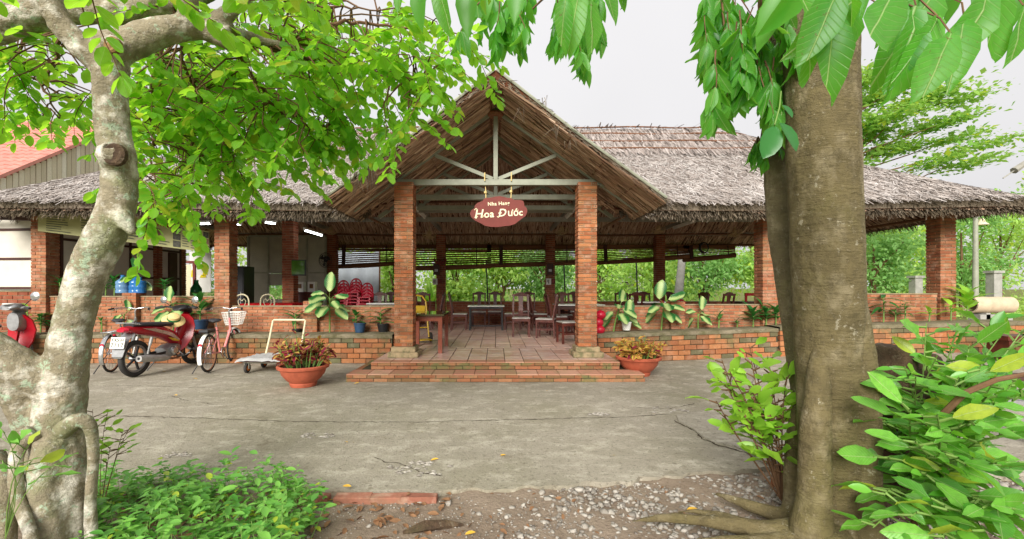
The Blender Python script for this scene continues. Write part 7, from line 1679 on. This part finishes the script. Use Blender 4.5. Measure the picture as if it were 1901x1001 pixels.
# thicket: hedge mass that closes the view behind the trees
tk = bpy.data.objects.new('thicket', None); link(tk); tk['label'] = 'dense mass of green woodland closing the view behind the hall'; tk['category'] = 'woodland'; tk['kind'] = 'stuff'; W['thicket'] = Vector()
cs, rs = [], []
for _ in range(260):
    x = random.uniform(-16, 46); y = random.uniform(24, 31) + max(0, x - 20) * .1; hmax = 3.6 + max(0, (x - 12) * .22); z = random.uniform(.2, 1) * min(hmax, 8.5); cs.append((x, y, z)); rs.append(random.uniform(.9, 1.7))
crown_cloud('leaf_mass', tk, w1, cs[::2], rs[::2], 16000, .27, kind='stuff'); crown_cloud('leaf_mass', tk, w2, cs[1::2], rs[1::2], 16000, .27, kind='stuff')
cs = [(random.uniform(-12, 30), random.uniform(17, 23), random.uniform(.1, .7)) for _ in range(150)]; crown_cloud('undergrowth', tk, w1, cs, [random.uniform(.5, .9) for _ in cs], 11000, .17, kind='stuff')
# tall feathery tree above the right end of the roof
ft = T('feathery_tree', 'tall feathery tree with layered branches rising above the right end of the roof', 'tree', (12.5, 16.5, 0)); mb = MB(); b = V(12.5, 16.5, 0); cs, rs = [], []
mb.tube([b, V(12.3, 16.5, 4), V(12.4, 16.6, 7.5), V(12.9, 16.7, 10)], [.22, .17, .11, .04], 8); Ps, X, N, Sz = [], [], [], []
for (tx, ty) in [(1850, 262), (1812, 178), (1838, 292), (1760, 165), (1700, 140), (1650, 120), (1615, 130), (1730, 230), (1790, 215), (1690, 200), (1640, 210), (1610, 180), (1700, 270), (1760, 290), (1650, 270), (1620, 250), (1800, 250), (1580, 150), (1560, 220), (1720, 180), (1660, 165)]:
    e = P(tx, ty, random.uniform(15.2, 17.2)); s = V(12.3, 16.5, max(4.2, e.z - random.uniform(1.2, 2.4))); mid = s.lerp(e, .55) + V(0, 0, .1); mb.tube([s, s.lerp(mid, .5) + V(0, random.gauss(0, .15), .12), mid, mid.lerp(e, .5) + V(random.gauss(0, .1), 0, .06), e], [.04, .03, .02, .012, .006], 5)
    for _ in range(620):
        f = random.random() ** .55; p = (s.lerp(mid, f) if f < .4 else mid.lerp(e, f)); Ps.append(p + V(random.gauss(0, .3), random.gauss(0, .5), random.gauss(0, .07))); X.append(V(random.gauss(.5, .6), random.gauss(0, .6), random.gauss(.1, .25))); N.append(V(random.gauss(0, .35), random.gauss(0, .35), 1)); Sz.append(random.choice((.1, .16, .24)) * random.uniform(.8, 1.2))
mb.build('trunk', M['twig'], ft, world=True); Ps, X, N, Sz = map(np.array, (Ps, X, N, Sz)); scatter('crown', QUADT, frames(X, N), Ps, Sz, M['wood3'], ft, True, smooth=False)
# grey trunk behind the hall
t = T('bare_trunk', 'pale grey leaning tree trunk seen through the right bay', 'tree', (P(1259, 560, 18).x, 18, 0)); x0 = t.location.x; MB().tube([V(-.05, 0, -.1), V(.0, 0, 1), V(.12, 0, 2.2), V(.2, 0, 4)], [.2, .17, .15, .12], 10, jit=.05).build('trunk', M['cement'], t, smooth=True)
for _ in (0,): crown_cloud('crown', t, w2, [(x0 + .2, 18.2, 4.6), (x0 - .5, 18.4, 4.4)], [.8, .7], 900, .16)
# white shed, white sheeted building, poles
def shed(name, label, x, y, wd, dp, h, wallm, roofm):
    t = T(name, label, 'building', (x, y, 0)); MB().box((0, 0, h / 2), (wd, dp, h)).build('wall', wallm, t); MB().prism([(-wd / 2 - .2, h), (wd / 2 + .2, h), (0, h + wd * .16)], dp + .4, Matrix.Translation((0, dp / 2 + .2, 0)) @ Matrix.Rotation(R(90), 4, 'X')).build('roof', roofm, t)
    for dx in (-wd * .22, wd * .22):
        f = MB().box((dx, -dp / 2 - .02, h * .55), (.7, .05, .8)).build('window', M['wood_dk'], t); MB().box((dx, -dp / 2 - .05, h * .55), (.56, .02, .66)).build('pane', M['sheet'], f)
    return t
shed('white_shed', 'white shed beyond the hall, right of the right porch column', P(1130, 530, 27).x, 27, 3.2, 3, 2.4, M['white'], M['cement'])
M['tilemat'] = simple('red_roof_tile', S(214, 142, 128), .7, .3, var=.25, scale=3)
shed('white_house', 'pale house with red roof glimpsed behind the stacked red chairs', P(655, 530, 24).x - .8, 25, 4.6, 4, 2.6, M['white'], M['tilemat'])
t = T('white_tarpaulin', 'pale bluish sheet hanging behind the stacked red chairs', 'tarpaulin', P(662, 515, 17)); mb = MB(); nx_ = 14
for i in range(nx_ + 1):
    for z in (.95, 0, -1.2): mb.v.append((-.82 + i * 1.7 / nx_, .05 * math.sin(i * 1.5), z + .04 * math.sin(i)))
mb.f = [[3 * i + j, 3 * i + 3 + j, 3 * i + 4 + j, 3 * i + 1 + j] for i in range(nx_) for j in (0, 1)]; mb.m = [0] * len(mb.f); mb.build('sheet', simple('pale_blue_sheet', S(206, 214, 222), .6, .3, var=.08), t, smooth=True)
for s in (-1, 1): MB().tube([V(s * .86, 0, -1.9), V(s * .86, 0, 1.0)], .03, 6).build('pole', M['pole'], t)
for px, d, h_, lb in ((905, 17, 2.4, 'thin dark pole behind the small marble table'), (1049, 17.2, 2.3, 'thin bent pole behind the right dining chairs'), (1183, 17.4, 2.6, 'thin black pole of the frame near the white shed')):
    p = P(px, 560, d); t = T('thin_pole', lb, 'pole', (p.x, d, 0), group='thin poles behind the hall'); MB().tube([V(.03, 0, 0), V(0, 0, h_ * .5), V(-.05, 0, h_)], .028, 6).build('shaft', M['black'], t)
    if px > 1100: MB().tube([V(-.05, 0, h_ - .05), V(-1.0, 0, h_ - .2), V(-2.0, 0, h_ - .35)], .025, 6).build('crossbar', M['black'], t)
# ---- red tiled house at the left
HX, HD0, HD1 = -15.0, 13.6, 18.2; HZ0 = 4.81 - .705 * .2; HS = .705
def hz(y): return HZ0 + HS * (y - HD0)
t = T('red_tiled_house', 'house with a red clay tile roof and pale plank gable at the upper left', 'house', (HX, 16, 0))
mb = MB(); mb.add([V(HX, HD0, hz(HD0) - .08), V(-24, HD0, hz(HD0) - .08), V(-24, HD1, hz(HD1) - .08), V(HX, HD1, hz(HD1) - .08), V(HX, 2 * HD1 - HD0, hz(HD0) - .08), V(-24, 2 * HD1 - HD0, hz(HD0) - .08)], [(0, 3, 2, 1), (3, 4, 5, 2)]); mb.build('roof_deck', M['tilemat'], t, world=True)
tl = MB(); prof = []
for k in range(7): a = math.pi * k / 6; prof.append((.15 - .3 * k / 6, .055 * math.sin(a)))
tl.loft([[V(x, y, z + (.03 if y < 0 else 0)) for x, z in prof] + [V(x * .86, y, z - .02 + (.03 if y < 0 else 0)) for x, z in prof[::-1]] for y in (-.19, .19)]); tme = tl.mesh('roof_tile', False); tme.materials.append(M['tilemat'])
nrow = 17; c = 0
for j in range(nrow):
    f = (j + .5) / nrow; y = HD0 + (HD1 - HD0) * f; z = hz(y) + .0
    for i in range(17):
        o = bpy.data.objects.new('roof_tile', tme); COL.objects.link(o); o.parent = t; o.location = (HX - .14 - i * .3 - 0 + random.uniform(-.008, .008) - HX, y - 16, z); o.rotation_euler = (math.atan(HS), 0, random.uniform(-.01, .01)); c += 1
MB().tube([V(HX, HD1, hz(HD1) + .05), V(-24, HD1, hz(HD1) + .05)], .11, 8).build('ridge_cap', M['tilemat'], t, world=True)
M['plank'] = brick_mat('pale_weathered_plank', [S(228, 218, 196), S(216, 204, 180), S(234, 226, 208), S(204, 192, 168)], moss=.0, pale=.2)
k = 0; y = HD0 + .1
while y < HD1 + 1.5:
    zt = hz(min(y, 2 * HD1 - y)) - .1 if y > HD1 else hz(y) - .1; MB().box((HX - .12 + random.uniform(-.008, .008), y + .085, (zt + 2) / 2), (.03, .16, zt - 2)).build('gable_plank', M['plank'], t, world=True); y += .18
MB().box((HX - .25 - 4.3, 18.2, 2.3), (8.6, 8.2, 4.6)).build('wall', M['white'], t, world=True)
MB().beam(V(HX + .02, HD0 - .05, hz(HD0) - .06), V(HX + .02, HD1, hz(HD1) - .06), .05, .1).build('verge_board', M['tilemat'], t, world=True)
MB().box((HX - 4.5, HD0 + .3, 1.9), (8.8, .1, 3.8)).build('front_wall', M['white'], t, world=True)
f = MB().box((HX - 2, HD0 + .22, 1.6), (1.2, .08, 1.2)).build('window', M['wood_dk'], t, world=True); MB().box((HX - 2, HD0 + .17, 1.6), (1.0, .03, 1.0)).build('pane', M['sheet'], f, world=True)
# ---- road beyond on the right
mb = MB(); mb.add([V(10.5, 9.5, .28), V(40, 5, .28), V(60, 11, .28), V(10.8, 13.8, .28)], [(0, 1, 2, 3)]); mb.build('road', M['yard2'])['kind'] = 'structure'
